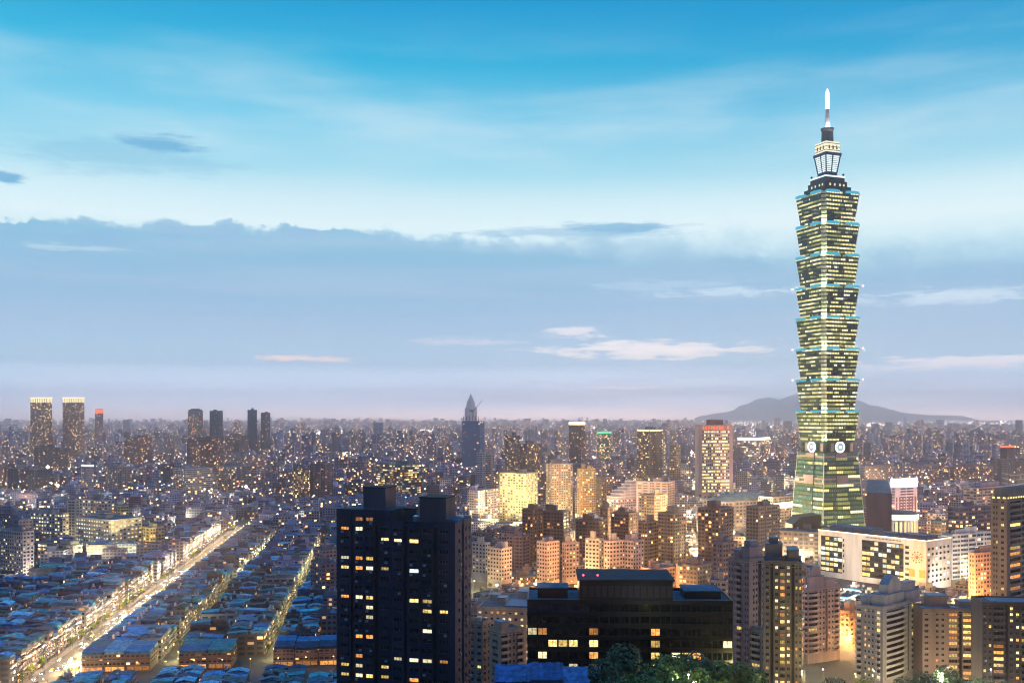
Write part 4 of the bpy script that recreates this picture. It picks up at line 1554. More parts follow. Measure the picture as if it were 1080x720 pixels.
def mids():
    gold = emat('band_gold', (1.0, 0.82, 0.42), 3.0)
    red = emat('band_red', (1.0, 0.16, 0.06), 1.8)
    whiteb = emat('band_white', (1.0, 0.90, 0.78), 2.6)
    BR, DB, GR, CR, PK, TN, WH = (0.20, 0.13, 0.11), (0.10, 0.085, 0.09), (0.20, 0.21, 0.23), (0.48, 0.42, 0.32), (0.34, 0.23, 0.22), (0.36, 0.26, 0.18), (0.5, 0.5, 0.5)
    # the far twin towers
    for (a, b, c, lab, lm) in ((32, 49, 55, 'left one of two dark twin towers with glowing gold crowns on the left skyline', 'the left gold-crowned tower'),
                               (66, 83, 89, 'right one of two dark twin towers with glowing gold crowns on the left skyline', 'the right gold-crowned tower')):
        t_ = mid(lab, a, b, c, 424, 2900, 25, (0.28, 0.18, 0.16), 0.42, 'facade', 4.2, 3.6, 492, lm, boxes=0, tanks=0, name='office_tower', cat='tower')
        m = MB()
        n = 9
        for f in (t_.left, t_.right):
            st, dr, ln, nm = f
            k_ = n if ln > 30 else 4
            for i in range(k_):
                p_ = st + dr * (ln * (i + 0.5) / k_) + nm * 0.2
                hw = ln / k_ * 0.32
                q_ = [p_ - dr * hw, p_ + dr * hw]
                m.face([(q_[0][0], q_[0][1], t_.H - 1), (q_[1][0], q_[1][1], t_.H - 1), (q_[1][0], q_[1][1], t_.H + 11), (q_[0][0], q_[0][1], t_.H + 11)])
        m.build('crown_light', emat('crown_fin_gold', (1.0, 0.80, 0.40), 1.7), t_.root)
        m = MB()
        m.prism(t_.rect(0, 1, 0, 1, 0), t_.H - 0.4, t_.H + 11.5, 0)
        m.prism(t_.rect(0, 1, 0, 1, 1.2), t_.H + 11.5, t_.H + 14.5, 1, 1, True)
        m.build('crown', [pmat('crown_stone', (0.3, 0.2, 0.15)), emat('crown_cap', (1.0, 0.85, 0.5), 1.7)], t_.root)
    t_ = mid('slender pinkish tower with red lamp on top right of the twin towers', 100, 105, 109, 431, 3300, 40, PK, 0.25, yb=462, boxes=0, tanks=0, name='tower', cat='tower', band=(-14, -2, red))
    t_ = mid('dark teal-topped tower with pale lit windows on the left skyline', 198, 209, 214, 433, 3300, 30, (0.10, 0.12, 0.14), 0.32, yb=462, lm='the teal-topped tower', tanks=0, name='office_tower', cat='tower')
    m = MB()
    m.prism(t_.rect(0.05, 0.95, 0.05, 0.95), t_.H - 0.4, t_.H + 4, 0)
    m.prism(t_.rect(0.2, 0.8, 0.2, 0.8), t_.H + 4, t_.H + 7, 0)
    m.build('crown', M['glass_teal'], t_.root)
    mid('dark navy slab tower with three small lights, second from left of four skyline towers', 221, 231, 235, 433, 3300, 25, (0.035, 0.045, 0.075), 0.06, yb=460, lm='the navy slab tower', name='office_tower', cat='tower', boxes=1, tanks=0)
    mid('thin dark blue tower on the skyline, left of a pair right of the navy slab', 261, 268, 271, 432, 3400, 30, (0.05, 0.06, 0.085), 0.05, yb=462, name='tower', cat='tower', boxes=1, tanks=0)
    mid('thin dark blue tower on the skyline, right of a pair right of the navy slab', 275, 281, 285, 435, 3400, 30, (0.05, 0.06, 0.08), 0.07, yb=464, name='tower', cat='tower', boxes=1, tanks=0)
    mid('brick-red slab block left of the pale paired blocks', 131, 146, 160, 461, 1650, 40, (0.24, 0.11, 0.09), 0.2, yb=487)
    mid('white block, left one of two pale blocks between brick slabs', 166, 172, 178, 459, 1700, 40, (0.42, 0.44, 0.46), 0.15, yb=480)
    mid('pale glassy block, right one of two pale blocks between brick slabs', 177, 184, 191, 457, 1720, 40, (0.36, 0.42, 0.44), 0.3, yb=480)
    mid('left brick slab block below the teal-topped tower', 197, 212, 216, 461, 1500, 30, (0.25, 0.13, 0.12), 0.2, yb=493, lm='the brick slab blocks')
    mid('middle brick slab block below the navy slab tower, amber stairwell', 216, 232, 236, 460, 1500, 30, (0.23, 0.125, 0.12), 0.24, yb=493)
    mid('right brick slab block of three below the skyline towers', 237, 252, 262, 459, 1510, 30, (0.19, 0.12, 0.12), 0.15, yb=480)
    mid('broad pale pink block with long lit top floors below brick slabs', 235, 262, 281, 480, 1350, 30, (0.38, 0.30, 0.28), 0.35, yb=496)
    mid('dark brown block in front of the twin towers with sparse white windows', 36, 62, 72, 472, 1500, 30, DB, 0.16, yb=494)
    mid('brick-red narrow block at left edge beside dark blocks', 0, 7, 10, 492, 1400, 40, (0.34, 0.13, 0.09), 0.2, yb=512)
    mid('dark blue slab block left of floodlit white block', 8, 36, 55, 495, 1350, 30, (0.10, 0.12, 0.15), 0.13, yb=514)
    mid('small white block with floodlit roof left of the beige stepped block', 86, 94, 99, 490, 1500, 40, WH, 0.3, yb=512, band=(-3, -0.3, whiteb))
    mid('beige stepped block with lit stairs above the hospital roofs', 111, 124, 139, 492, 1350, 40, (0.44, 0.36, 0.30), 0.25, yb=515, lm='the beige stepped block')
    mid('white office block with bright ribbon windows left of green glass block', 183, 196, 224, 494, 1250, 50, (0.42, 0.46, 0.48), 0.4, 'facade_rib', 3.5, 4, yb=518, name='office_building', cat='office block')
    mid('grey-blue office block with teal-lit floors right of white office block', 226, 244, 270, 492, 1250, 40, (0.18, 0.24, 0.27), 0.3, 'facade_rib', 3.5, 4, yb=515, name='office_building', cat='office block')
    # centre
    t_ = mid('green-lit glass office block with bright open floors behind the dark tower', 397, 422, 444, 490, 1700, 45, (0.03, 0.12, 0.12), 0.55, 'facade_rib', 4.0, 5, yb=518, lm='the green glass block', boxes=1, name='office_building', cat='office block')
    mid('purple-grey block speckled with small white windows left of green glass block', 366, 384, 395, 485, 1850, 30, (0.24, 0.21, 0.25), 0.32, bay=4.5, yb=507)
    mid('orange-lit stair block, brown, left of the pinkish double block', 310, 322, 327, 493, 1500, 30, (0.26, 0.16, 0.11), 0.5, yb=520)
    mid('pinkish brown double block with blank top right of orange-lit stair block', 327, 343, 351, 489, 1520, 30, (0.27, 0.18, 0.17), 0.1, yb=520)
    mid('low dark block with a row of white windows directly behind the dark tower', 364, 386, 394, 509, 1400, 25, (0.07, 0.08, 0.10), 0.35, yb=520)
    t_ = mid('unfinished dark blue glass tower with a crane on its open top floors', 487, 506, 511, 444, 2500, 25, (0.05, 0.17, 0.30), 0.08, 'facade_blue', 4.0, 4, yb=488, lm='the unfinished blue tower', boxes=0, tanks=0, name='tower_under_construction', cat='tower')
    m = MB()
    for j in range(3):
        m.prism(t_.rect(0.05, 0.95, 0.05, 0.95), t_.H + j * 4.4, t_.H + j * 4.4 + 0.6, 0, bottom=True)
        for a in np.linspace(0.08, 0.92, 6):
            q_ = t_.pt(a, 0.08, t_.H + j * 4.4)
            m.box(q_[0] - 0.6, q_[0] + 0.6, q_[1] - 0.6, q_[1] + 0.6, q_[2], q_[2] + 4.4)
    m.build('open_floors', pmat('raw_frame', (0.10, 0.06, 0.07)), t_.root)
    q_ = t_.pt(0.45, 0.3, t_.H)
    cr = thing('tower_crane', 'tower crane with raised boom on top of the unfinished blue tower', 'crane', (t_.C[0] + q_[0], t_.C[1] + q_[1], q_[2] + 9.4))
    m = MB()
    m.box(-1.2, 1.2, -1.2, 1.2, 0, 16)
    m.build('mast', pmat('crane_red', (0.3, 0.1, 0.08)), cr)
    m = MB()
    m.tube((0, 0, 16), (24, 0, 44), 1.0, 0.6, 4)
    m.build('boom', pmat('crane_red', (0.3, 0.1, 0.08)), cr)
    m = MB()
    m.box(-9, 1, -1.5, 1.5, 15, 18.5)
    m.build('counterweight', M['dsteel'], cr)
    t_ = mid('tall pale pointed skyscraper fading into haze behind the unfinished blue tower', 490, 497, 503, 430, 6500, 40, (0.55, 0.44, 0.46), 0.15, yb=438, boxes=0, tanks=0, name='skyscraper', cat='skyscraper')
    m = MB()
    m.prism(t_.rect(0.1, 0.9, 0.1, 0.9), t_.H - 0.4, t_.H + 40, 0, poly2=t_.rect(0.2, 0.8, 0.2, 0.8))
    m.prism(t_.rect(0.2, 0.8, 0.2, 0.8), t_.H + 40, t_.H + 95, 0, poly2=t_.rect(0.49, 0.51, 0.49, 0.51))
    m.build('spire', pmat('pale_stone', (0.55, 0.44, 0.46)), t_.root)
    mid('white-striped slab, left of two slim slabs below the unfinished blue tower', 503, 509, 512, 477, 1750, 30, (0.5, 0.52, 0.54), 0.1, 'facade_rib', yb=504)
    mid('grey-striped slab, right of two slim slabs below the unfinished blue tower', 512, 518, 521, 479, 1700, 30, (0.40, 0.40, 0.42), 0.12, 'facade_rib', yb=506)
    mid('narrow black-and-white striped tower at the right of the slim slabs', 533, 540, 548, 459, 1900, 40, (0.16, 0.15, 0.18), 0.35, yb=495)
    mid('dark office block with glowing corner above the floodlit cream block', 548, 556, 571, 468, 1850, 40, (0.16, 0.14, 0.15), 0.35, yb=495)
    t_ = mid('dark slender tower with shining gold crown right of the cream block', 600, 613, 617, 446, 2250, 28, (0.12, 0.095, 0.12), 0.2, yb=486, lm='the gold-topped slender tower', boxes=0, tanks=0, name='office_tower', cat='tower', band=(-4, 2.5, gold))
    t_ = mid('floodlit cream block with long rows of glowing windows in the centre', 527, 555, 567, 499, 1350, 28, (0.60, 0.52, 0.34), 0.5, 'grid', 3.6, 4.2, 548, 'the floodlit cream block', wmix=PALEMIX)
    mid('pale apartment slab with dense window grid right of the cream block', 576, 582, 604, 489, 1400, 62, (0.50, 0.36, 0.30), 0.3, 'grid', 3.3, 4.0, 545, 'the pale window-grid slab')
    mid('amber-lit stone tower with arched top right of the pale window-grid slab', 609, 614, 628, 494, 1370, 60, (0.44, 0.28, 0.16), 0.35, yb=540, lm='the amber stone tower')
    mid('tan slab behind amber stone tower', 626, 634, 645, 505, 1450, 50, TN, 0.35, yb=540)
    t_ = mid('office tower with gold-lit right side and dark window stripes on the left', 672, 685, 698, 453, 1900, 48, (0.30, 0.22, 0.17), 0.45, yb=495, lm='the two-tone office tower', name='office_tower', cat='tower', band=(-2.5, -0.3, gold), litr=0.1)
    mid('pale lit side wing of the two-tone office tower', 694, 697, 702, 452, 1990, 45, (0.36, 0.34, 0.34), 0.5, yb=495, boxes=1)
    mid('cream cube block between the two-tone tower and the pink granite tower', 706, 713, 718, 469, 1900, 40, (0.55, 0.42, 0.28), 0.25, yb=485)
    mid('green-lit advertising block near the gold-topped slender tower', 630, 642, 645, 458, 2300, 30, (0.10, 0.28, 0.26), 0.6, 'facade_rib', yb=472, band=(2, 7, emat('band_green', (0.1, 0.8, 0.45), 1.4)))
    # pink granite tower
    t_ = Tower('office_tower', 'broad pink granite office tower with red-lit loggia under its roof', 'office tower', 733, 737, 773, 448, 1700, 80, yb=517)
    LANDMARKS.append(('the pink granite tower', 753, 1700))
    wm = wallm('granite', (0.62, 0.40, 0.35))
    ln = t_.R
    t_.q(t_.right, 0, ln * 0.10, 0, t_.H, 0)
    t_.q(t_.right, ln * 0.90, ln, 0, t_.H, 0)
    fn = lambda i, j, n: random.choice(['lit_pale', 'lit_warm', 'lit_pale']) if random.random() < 0.66 else 'glass_dark'
    t_.grid(t_.right, ln * 0.10, ln * 0.90, 18, t_.H - 9, 15, 5.4, 0.84, 0.5, 0.25, 0.5, 0, -1, litfn=fn)
    t_.grid(t_.right, ln * 0.10, ln * 0.90, t_.H - 8, t_.H - 1.5, 10, 6.5, 0.6, 0.8, 0.1, 1.0, 0, -1, litfn=lambda i, j, n: 'lit_red')
    M['lit_red'] = emat('lit_red', (1.0, 0.16, 0.05), 1.1, 0.5)
    t_.q(t_.right, ln * 0.1, ln * 0.9, 0, 18, 0)
    t_.q(t_.right, ln * 0.1, ln * 0.9, t_.H - 9, t_.H - 8, 0)
    t_.q(t_.right, ln * 0.1, ln * 0.9, t_.H - 1.5, t_.H, 0)
    for f in (t_.left, t_.backl, t_.backr):
        t_.plain(f)
    t_.roof(M['roof_conc'], 1.0)
    t_.finish([wm], 0, cap=100)
    m = MB()
    m.prism(t_.rect(0.1, 0.9, 0.32, 0.72), t_.H - 1, t_.H + 9, 0, 1)
    m.build('penthouse', [pmat('maroon', (0.17, 0.05, 0.07)), M['roof_conc']], t_.root)
    m = MB()
    m.box(-0.3, 0.3, -0.3, 0.3, 0, 2)
    # pink stepped hotel and its neighbour
    t_ = Tower('hotel', 'pinkish stepped hotel with white-edged terraces in the centre right', 'hotel', 640, 652, 674, 508, 1330, 50, yb=545)
    LANDMARKS.append(('the stepped hotel', 657, 1330))
    hc = wallm('hotel', (0.52, 0.34, 0.32))
    for f in (t_.left, t_.right):
        t_.uvface(f, 3.4, 4.2, 0.35, (0.52, 0.34, 0.32), 0, t_.H - 24)
    t_.plain(t_.backl, 0, t_.H - 24, 1)
    t_.plain(t_.backr, 0, t_.H - 24, 1)
    for j in range(6):
        m_ = t_.walls
        a = 0.0 + j * 0.15
        m_.prism(t_.rect(0.02, 0.98 - j * 0.04, a, 1.0), t_.H - 24 + j * 4, t_.H - 20 + j * 4, 1, 1)
        m_.prism(t_.rect(0.0, 1.0 - j * 0.04, a - 0.015, 1.0), t_.H - 20.8 + j * 4, t_.H - 20.0 + j * 4 + 0.02, 2, 2)
    t_.walls.build('wall', [M['facade'], hc, wallm('hotel_edge', (0.75, 0.62, 0.62))], t_.root)
    mid('flat brown-pink hall block right of the stepped hotel', 671, 704, 711, 508, 1300, 28, (0.36, 0.22, 0.20), 0.03, bay=8, yb=535, lm='the flat brown-pink hall', boxes=1, name='hall', cat='hall')
    mid('ochre stepped block in front of the flat brown-pink hall', 674, 690, 704, 522, 1120, 45, (0.40, 0.27, 0.17), 0.3, yb=550)
    # convention hall with low green dome roof
    t_ = mid('wide low convention hall in pinkish stone with pale green domed roof', 742, 765, 822, 529, 1330, 60, (0.40, 0.30, 0.27), 0.3, bay=6, fh=5, yb=560, lm='the green-domed hall', boxes=0, tanks=0, name='convention_hall', cat='hall')
    m = MB()
    n = 14
    c0, c1, c2, c3 = [Vector((p_[0], p_[1], t_.H - 0.01)) for p_ in t_.rect(0.02, 0.98, 0.02, 0.98)]
    gridp = []
    for j in range(n + 1):
        for i in range(n + 1):
            p_ = c0.lerp(c1, i / n).lerp(c3.lerp(c2, i / n), j / n)
            gridp.append(p_ + Vector((0, 0, 9.5 * (math.sin(math.pi * i / n) * math.sin(math.pi * j / n)) ** 0.6)))
    m.poly(gridp, [(j * (n + 1) + i, j * (n + 1) + i + 1, (j + 1) * (n + 1) + i + 1, (j + 1) * (n + 1) + i) for j in range(n) for i in range(n)])
    m.build('dome_roof', pmat('dome_green', (0.20, 0.27, 0.24), var=0.3, vs=0.1), t_.root)
    # dark apartment cluster in the centre
    for (lab, a, b, c, y, dd, th, col, li, yb) in [
            ('dark brown tower with gold-lit roof edge at the left of the central cluster', 551, 562, 572, 536, 950, 40, (0.15, 0.105, 0.10), 0.14, 580),
            ('dark purple-brown tower with pale corner, second of the central cluster', 570, 594, 601, 539, 960, 25, (0.145, 0.11, 0.12), 0.12, 572),
            ('dark reddish tower right of the pale-cornered one in the central cluster', 607, 632, 640, 549, 930, 25, (0.16, 0.10, 0.09), 0.12, 580),
            ('brown tower with gold roof lamp in the middle of the central cluster', 633, 641, 648, 535, 1020, 40, (0.20, 0.13, 0.10), 0.22, 560),
            ('dark tower with white pilasters right of the gold roof lamp tower', 645, 663, 672, 541, 960, 35, (0.19, 0.13, 0.12), 0.16, 570),
            ('tan tower with stepped roof boxes in the central cluster', 673, 683, 694, 550, 900, 40, (0.32, 0.22, 0.15), 0.14, 582),
            ('grey-brown tower with tan side right of the stepped roof boxes', 694, 710, 723, 541, 910, 45, (0.26, 0.19, 0.17), 0.2, 590),
            ('dark brown tower with white window bays at the right of the central cluster', 736, 758, 773, 536, 860, 38, (0.17, 0.12, 0.11), 0.24, 585),
            ('grey-brown tower with gold stairwell left of the black-topped hall', 787, 800, 822, 534, 880, 48, (0.19, 0.15, 0.14), 0.24, 588)]:
        mid(lab, a, b, c, y, dd, th, col, li, 'facade', 3.3, 3.2, yb, boxes=3, tanks=2, R=None)
    for (lab, a, b, c, y, dd, th, col, yb) in [
            ('blue-shadowed white block, left of the pair by the dark tower', 498, 512, 517, 572, 900, 35, (0.42, 0.40, 0.42), 612),
            ('white-and-pink block, right of the pair by the dark tower', 514, 529, 540, 578, 860, 40, (0.46, 0.38, 0.38), 618),
            ('pale pink block lit orange at its foot, left of two matching ones', 566, 577, 590, 571, 870, 45, (0.50, 0.37, 0.36), 614),
            ('pale pink block lit orange at its foot, right of two matching ones', 593, 597, 611, 572, 885, 60, (0.47, 0.34, 0.34), 616),
            ('blue-white balcony block, first of three behind the black block', 617, 632, 637, 568, 850, 35, (0.42, 0.40, 0.42), 607),
            ('pink-sided balcony block, second of three behind the black block', 637, 643, 657, 570, 840, 55, (0.46, 0.36, 0.37), 608),
            ('pink-sided balcony block, third of three behind the black block', 656, 668, 679, 570, 845, 45, (0.44, 0.36, 0.38), 608)]:
        t_ = mid(lab, a, b, c, y, dd, th, col, 0.10, 'grid', 3.4, 3.4, yb, boxes=2, tanks=1, cap=60)
    mid('mauve slab with blank wall and blue roof between the white blocks', 534, 551, 558, 565, 930, 30, (0.26, 0.17, 0.19), 0.04, yb=595)
    mid('orange-lit walk-up row below the balcony blocks', 676, 690, 712, 600, 800, 50, (0.42, 0.26, 0.17), 0.2, yb=622, boxes=2)
    mid('small dark gabled block right of the orange walk-ups', 720, 735, 752, 596, 760, 45, (0.18, 0.15, 0.15), 0.14, yb=640)
    mid('cream box block with blue roof right of dark gabled block', 748, 766, 769, 612, 640, 20, (0.46, 0.40, 0.32), 0.05, yb=640)
    mid('grey block with blue water tanks left of the twin-shaft tower', 752, 762, 777, 572, 720, 50, (0.22, 0.20, 0.22), 0.14, yb=612, tanks=3)
    # hospital group on the left
    t_ = mid('cream hospital main block with glowing square windows on both faces', 80, 117, 150, 548, 1060, 35, (0.52, 0.46, 0.36), 0.8, 'grid', 4.3, 4.6, 590, 'the hospital main block', wmix=PALEMIX, name='hospital_block', cat='hospital',
             roofc=M['roof_blue'], hgrid=(0.55, 0.42))
    mid('grey slab stair tower rising behind the hospital main block', 71, 80, 84, 527, 1130, 25, (0.34, 0.35, 0.37), 0.0, bay=30, yb=567, boxes=0, tanks=0, name='stair_tower', cat='tower')
    mid('hospital rear wing with white-lit windows left of the grey stair tower', 32, 66, 73, 541, 1120, 25, (0.42, 0.40, 0.36), 0.55, 'grid', 4.0, 4.2, 568, name='hospital_wing', cat='hospital', wmix=PALEMIX)
    mid('hospital upper wing with orange windows and blue-grey box behind main block', 81, 110, 121, 527, 1190, 28, (0.30, 0.30, 0.32), 0.35, 'grid', 4.0, 5, 548, name='hospital_wing', cat='hospital')
    mid('yellow-lit annex at the right end of the hospital upper wing', 119, 124, 136, 533, 1200, 60, (0.62, 0.55, 0.25), 0.2, yb=548, name='hospital_annex', cat='hospital')
    mid('long low hospital podium with glowing strip windows', 40, 78, 86, 575, 1020, 28, (0.56, 0.48, 0.36), 0.8, 'facade_rib', 4, 4, 592, name='hospital_podium', cat='hospital', tanks=0, boxes=1)
    mid('yellow-lit small block right of the hospital main block', 150, 158, 173, 556, 1080, 45, (0.52, 0.42, 0.20), 0.2, yb=580)
    t_ = mid('grey apartment slab with lit central stairs at the left edge', -6, 24, 36, 560, 900, 30, (0.36, 0.31, 0.30), 0.25, 'grid', 3.3, 3.3, 607, 'the left-edge apartment slab')
    mid('purple-roofed block behind the left-edge apartment slab', 4, 20, 34, 548, 985, 40, (0.20, 0.17, 0.22), 0.15, yb=560)
    # white city hall complex on the right
    t_ = Tower('government_office', 'huge white office complex with dark glass panels and a glowing cornice', 'office block', 863, 977, 1003, 570, 850, 52, yb=620)
    LANDMARKS.append(('the huge white office complex', 925, 850))
    wh = wallm('cityhall', (0.66, 0.60, 0.55))
    f = t_.left
    ln = f[2]

    def s_of(px):
        a = (px - 540) / F
        st, dr = t_.C + f[0], f[1]
        return (a * st[1] - st[0]) / (dr[0] - a * dr[1])

    s1, s2, s3, s4 = s_of(888), s_of(909), s_of(953), s_of(960)
    z0, z1 = 5.0, t_.H - 5
    litw = lambda p_: (lambda i, j, n: (random.choice(['lit_pale', 'lit_pale', 'lit_warm', 'lit_cool']) if random.random() < p_ else 'glass_dark'))
    t_.q(f, 0, 3, 0, t_.H)
    t_.grid(f, 3, s1, z0, z1, 5, 4.2, 0.96, 0.62, 0.2, 0.5, 1, -1, litfn=litw(0.62))
    t_.q(f, 3, s1, 0, z0)
    t_.grid(f, s1, s1 + 3.0, z0, z1, 1, 4.2, 0.5, 0.5, 0.25, 0.4, 0, -1, litfn=litw(0.1))
    t_.q(f, s1, s1 + 3, 0, z0)
    t_.q(f, s1 + 3, s2, 0, t_.H)
    t_.grid(f, s2, s2 + (s3 - s2) * 0.2, z0, z1, 2, 4.2, 0.94, 0.62, 0.2, 0.5, 1, -1, litfn=lambda i, j, n: 'lit_warm' if j < n * 0.6 else 'glass_dark')
    t_.grid(f, s2 + (s3 - s2) * 0.2, s3, z0, z1, 8, 4.2, 0.96, 0.62, 0.2, 0.5, 1, -1, litfn=litw(0.45))
    t_.q(f, s2, s3, 0, z0)
    t_.grid(f, s3, s4, z0, z1, 1, 4.2, 0.6, 0.5, 0.25, 0.4, 0, -1, litfn=litw(0.05))
    t_.q(f, s3, s4, 0, z0)
    t_.q(f, s4, ln, 0, t_.H)
    for a, b in ((3, s1 + 3), (s2, s4)):
        t_.q(f, a, b, z1, t_.H)
    for i in range(26):
        s = s2 + 4 + i * (s3 - s2 - 6) / 26
        t_.slab(f, s, s + 0.8, z1 + 2.0, z1 + 3.0, 0.06, 1)
    r = t_.right
    t_.grid(r, 1, r[2] - 1, z0, z1, 6, 4.2, 0.6, 0.45, 0.25, 0.4, 0, -1, litfn=litw(0.3))
    t_.q(r, 0, 1, 0, t_.H)
    t_.q(r, r[2] - 1, r[2], 0, t_.H)
    t_.q(r, 1, r[2] - 1, 0, z0)
    t_.q(r, 1, r[2] - 1, z1, t_.H)
    t_.plain(t_.backl)
    t_.plain(t_.backr)
    t_.roof(M['roof_conc'], 1.5)
    t_.finish([wh, pmat('mullion_dark', (0.025, 0.025, 0.028))], 0, cap=100)
    m = MB()
    for fc in (t_.left, t_.right):
        st, dr, l_, nm = fc
        a, b = st + nm * 0.3, st + dr * l_ + nm * 0.3
        m.face([(a[0], a[1], t_.H - 0.6), (b[0], b[1], t_.H - 0.6), (b[0], b[1], t_.H + 0.3), (a[0], a[1], t_.H + 0.3)])
    m.build('cornice_light', emat('cornice_glow', (1.0, 0.80, 0.58), 2.2, sampled=True), t_.root)
    # round emblem with hanging banner on the right pier
    s = (s4 + ln) / 2 - 1
    st, dr, l_, nm = f
    p_ = st + dr * s + nm * 0.25
    m = MB()
    n = 20
    for (r0, r1, mi) in ((0, 1.6, 0), (2.2, 3.4, 1), (4.0, 5.2, 0)):
        for i in range(0, n, 1 if r0 == 0 else 2):
            a0, a1 = 2 * math.pi * i / n, 2 * math.pi * (i + 1) / n
            pt = lambda rr, aa: (p_[0] + dr[0] * rr * math.cos(aa), p_[1] + dr[1] * rr * math.cos(aa), t_.H - 15 + rr * math.sin(aa))
            m.face([pt(r0, a0), pt(r1, a0), pt(r1, a1), pt(r0, a1)], mi)
    m.build('emblem', [pmat('emblem_red', (0.5, 0.13, 0.05)), pmat('emblem_gold', (0.5, 0.28, 0.07))], t_.root)
    m = MB()
    for k_, (zz, hh, mi) in enumerate([(-32, 6.5, 1), (-40, 4, 0)]):
        for sg in (-1, 1):
            a, b = p_ + dr * (sg * 2.0), p_ + dr * (sg * 7.5)
            if sg < 0:
                a, b = b, a
            m.face([(a[0], a[1], t_.H + zz), (b[0], b[1], t_.H + zz), (b[0], b[1], t_.H + zz + hh), (a[0], a[1], t_.H + zz + hh)], mi)
    m.build('banner', [pmat('banner_pink', (0.5, 0.25, 0.2)), pmat('banner_olive', (0.42, 0.32, 0.09))], t_.root)
    t_.block('plant_room', 0.55, 0.95, 0.25, 0.75, -1.5, 3.2, [pmat('plant_grey', (0.14, 0.16, 0.22)), M['roof_blue']])
    t_.block('plant_room', 0.05, 0.30, 0.3, 0.7, -1.5, 2.2, [pmat('plant_grey', (0.14, 0.16, 0.22)), M['roof_blue']])
    mid('white side wing of the complex with blue-lit strip windows', 1000, 1004, 1046, 563, 910, 62, (0.55, 0.56, 0.60), 0.25, 'facade_rib', 4.0, 4, 610, 'the white side wing', name='office_wing', cat='office block', boxes=3)
    mid('salmon-pink low block with rows of small windows beside right-edge tower', 1022, 1028, 1062, 583, 760, 62, (0.55, 0.34, 0.27), 0.35, yb=625)
    mid('blue striped glass office with bright floor edges behind the white side wing', 1000, 1012, 1047, 535, 1060, 60, (0.06, 0.09, 0.22), 0.3, 'facade_rib', 4.2, 5, 560, name='office_building', cat='office block', boxes=1)
    mid('pinkish-white office with stepped terraces at the right edge behind park trees', 1016, 1030, 1074, 514, 1330, 55, (0.52, 0.42, 0.42), 0.35, 'facade_rib', 4.2, 5, 535, name='office_building', cat='office block')
    # mall and lit podiums around the skyscraper
    mid('dark shopping hall with dotted lights and wedge roof before the skyscraper', 820, 864, 868, 561, 950, 25, (0.16, 0.13, 0.13), 0.25, bay=5, fh=4, yb=590, lm='the dark shopping hall', name='shopping_hall', cat='hall', boxes=1)
    d = 985
    wd = thing('wedge_pavilion', 'black wedge-roofed pavilion at the foot of the skyscraper', 'pavilion', (PX(851, d), d, 0))
    a, b = PX(836, d) - PX(851, d), PX(866, d) - PX(851, d)
    m = MB()
    for y0 in (0,):
        pr = [(a, 0), (b, 0), (b, PZ(543, d)), (a * 0.4, PZ(545, d)), (a, PZ(553, d))]
        m.poly([(x, 0, z) for x, z in pr] + [(x, 26, z) for x, z in pr], [(0, 1, 2, 3, 4), (9, 8, 7, 6, 5), (0, 5, 6, 1), (1, 6, 7, 2), (2, 7, 8, 3), (3, 8, 9, 4), (4, 9, 5, 0)])
    m.build('shell', pmat('wedge_black', (0.02, 0.018, 0.022), rough=0.5), wd)
    m = MB()
    for i in range(7):
        x = a + (b - a) * (i + 0.4) / 7
        m.box(x, x + 0.25, -0.2, -0.02, 1, PZ(556, d), 0)
    m.build('fin', M['dsteel'], wd)
    mid('pinkish white hall glowing gold at its base left of the skyscraper', 800, 815, 838, 524, 1150, 50, (0.56, 0.42, 0.38), 0.15, yb=548, lm='the gold-based hall', name='shopping_hall', cat='hall', band=(-14, -7, gold), boxes=2)
    d = 1040
    dr_ = thing('drum_pavilion', 'round glass drum pavilion with shining gold rim right of the skyscraper', 'pavilion', (PX(945, d), d, 0))
    LANDMARKS.append(('the gold-rimmed drum', 945, 1040))
    FOOT.append((PX(945, d), d, np.array([1, 0]), np.array([0, 1]), 26, 26))
    OCC.append((918, 972, 560, 1015))
    rr = 21
    zt = PZ(539, d)
    m = MB()
    m.cyl(0, 0, 0, zt - 7, rr, rr, 36)
    m.build('wall', facade_mat('drum_glass', (0.06, 0.95), (0.1, 0.9), 1.2, 0.8), dr_)
    m = MB()
    m.cyl(0, 0, zt - 6.9, zt - 1.5, rr + 1.2, rr + 1.2, 36)
    m.build('rim_light', emat('rim_gold', (1.0, 0.78, 0.42), 2.6, sampled=True), dr_)
    m = MB()
    m.cyl(0, 0, zt - 1.5, zt, rr + 1.8, rr - 2, 36)
    m.build('roof', M['roof_conc'], dr_)
    m = MB()
    for i in range(24):
        aa = 2 * math.pi * i / 24
        m.tube((rr * 1.01 * math.cos(aa), rr * 1.01 * math.sin(aa), 0.3), (rr * 1.01 * math.cos(aa), rr * 1.01 * math.sin(aa), zt - 7), 0.35, 0.35, 4)
    m.build('mullion', pmat('drum_mull', (0.5, 0.45, 0.35)), dr_)
    m = MB()
    for i in range(14):
        aa = math.pi * (1.05 + 0.9 * i / 14)
        ab_ = math.pi * (1.05 + 0.9 * (i + 0.6) / 14)
        m.face([(rr * 1.004 * math.cos(aa), rr * 1.004 * math.sin(aa), 3), (rr * 1.004 * math.cos(ab_), rr * 1.004 * math.sin(ab_), 3),
                (rr * 1.004 * math.cos(ab_), rr * 1.004 * math.sin(ab_), zt - 9), (rr * 1.004 * math.cos(aa), rr * 1.004 * math.sin(aa), zt - 9)])
    m.build('lit_glazing', emat('drum_lit', (1.0, 0.75, 0.36), 1.3), dr_)
    t_ = mid('white finned cube building with blue-white floodlit crown right of the skyscraper', 940, 944, 967, 513, 1150, 64, (0.62, 0.52, 0.52), 0.05, bay=40, yb=536, lm='the floodlit white cube', name='department_store', cat='store', boxes=0, tanks=0)
    m = MB()
    st, dr, l_, nm = t_.right
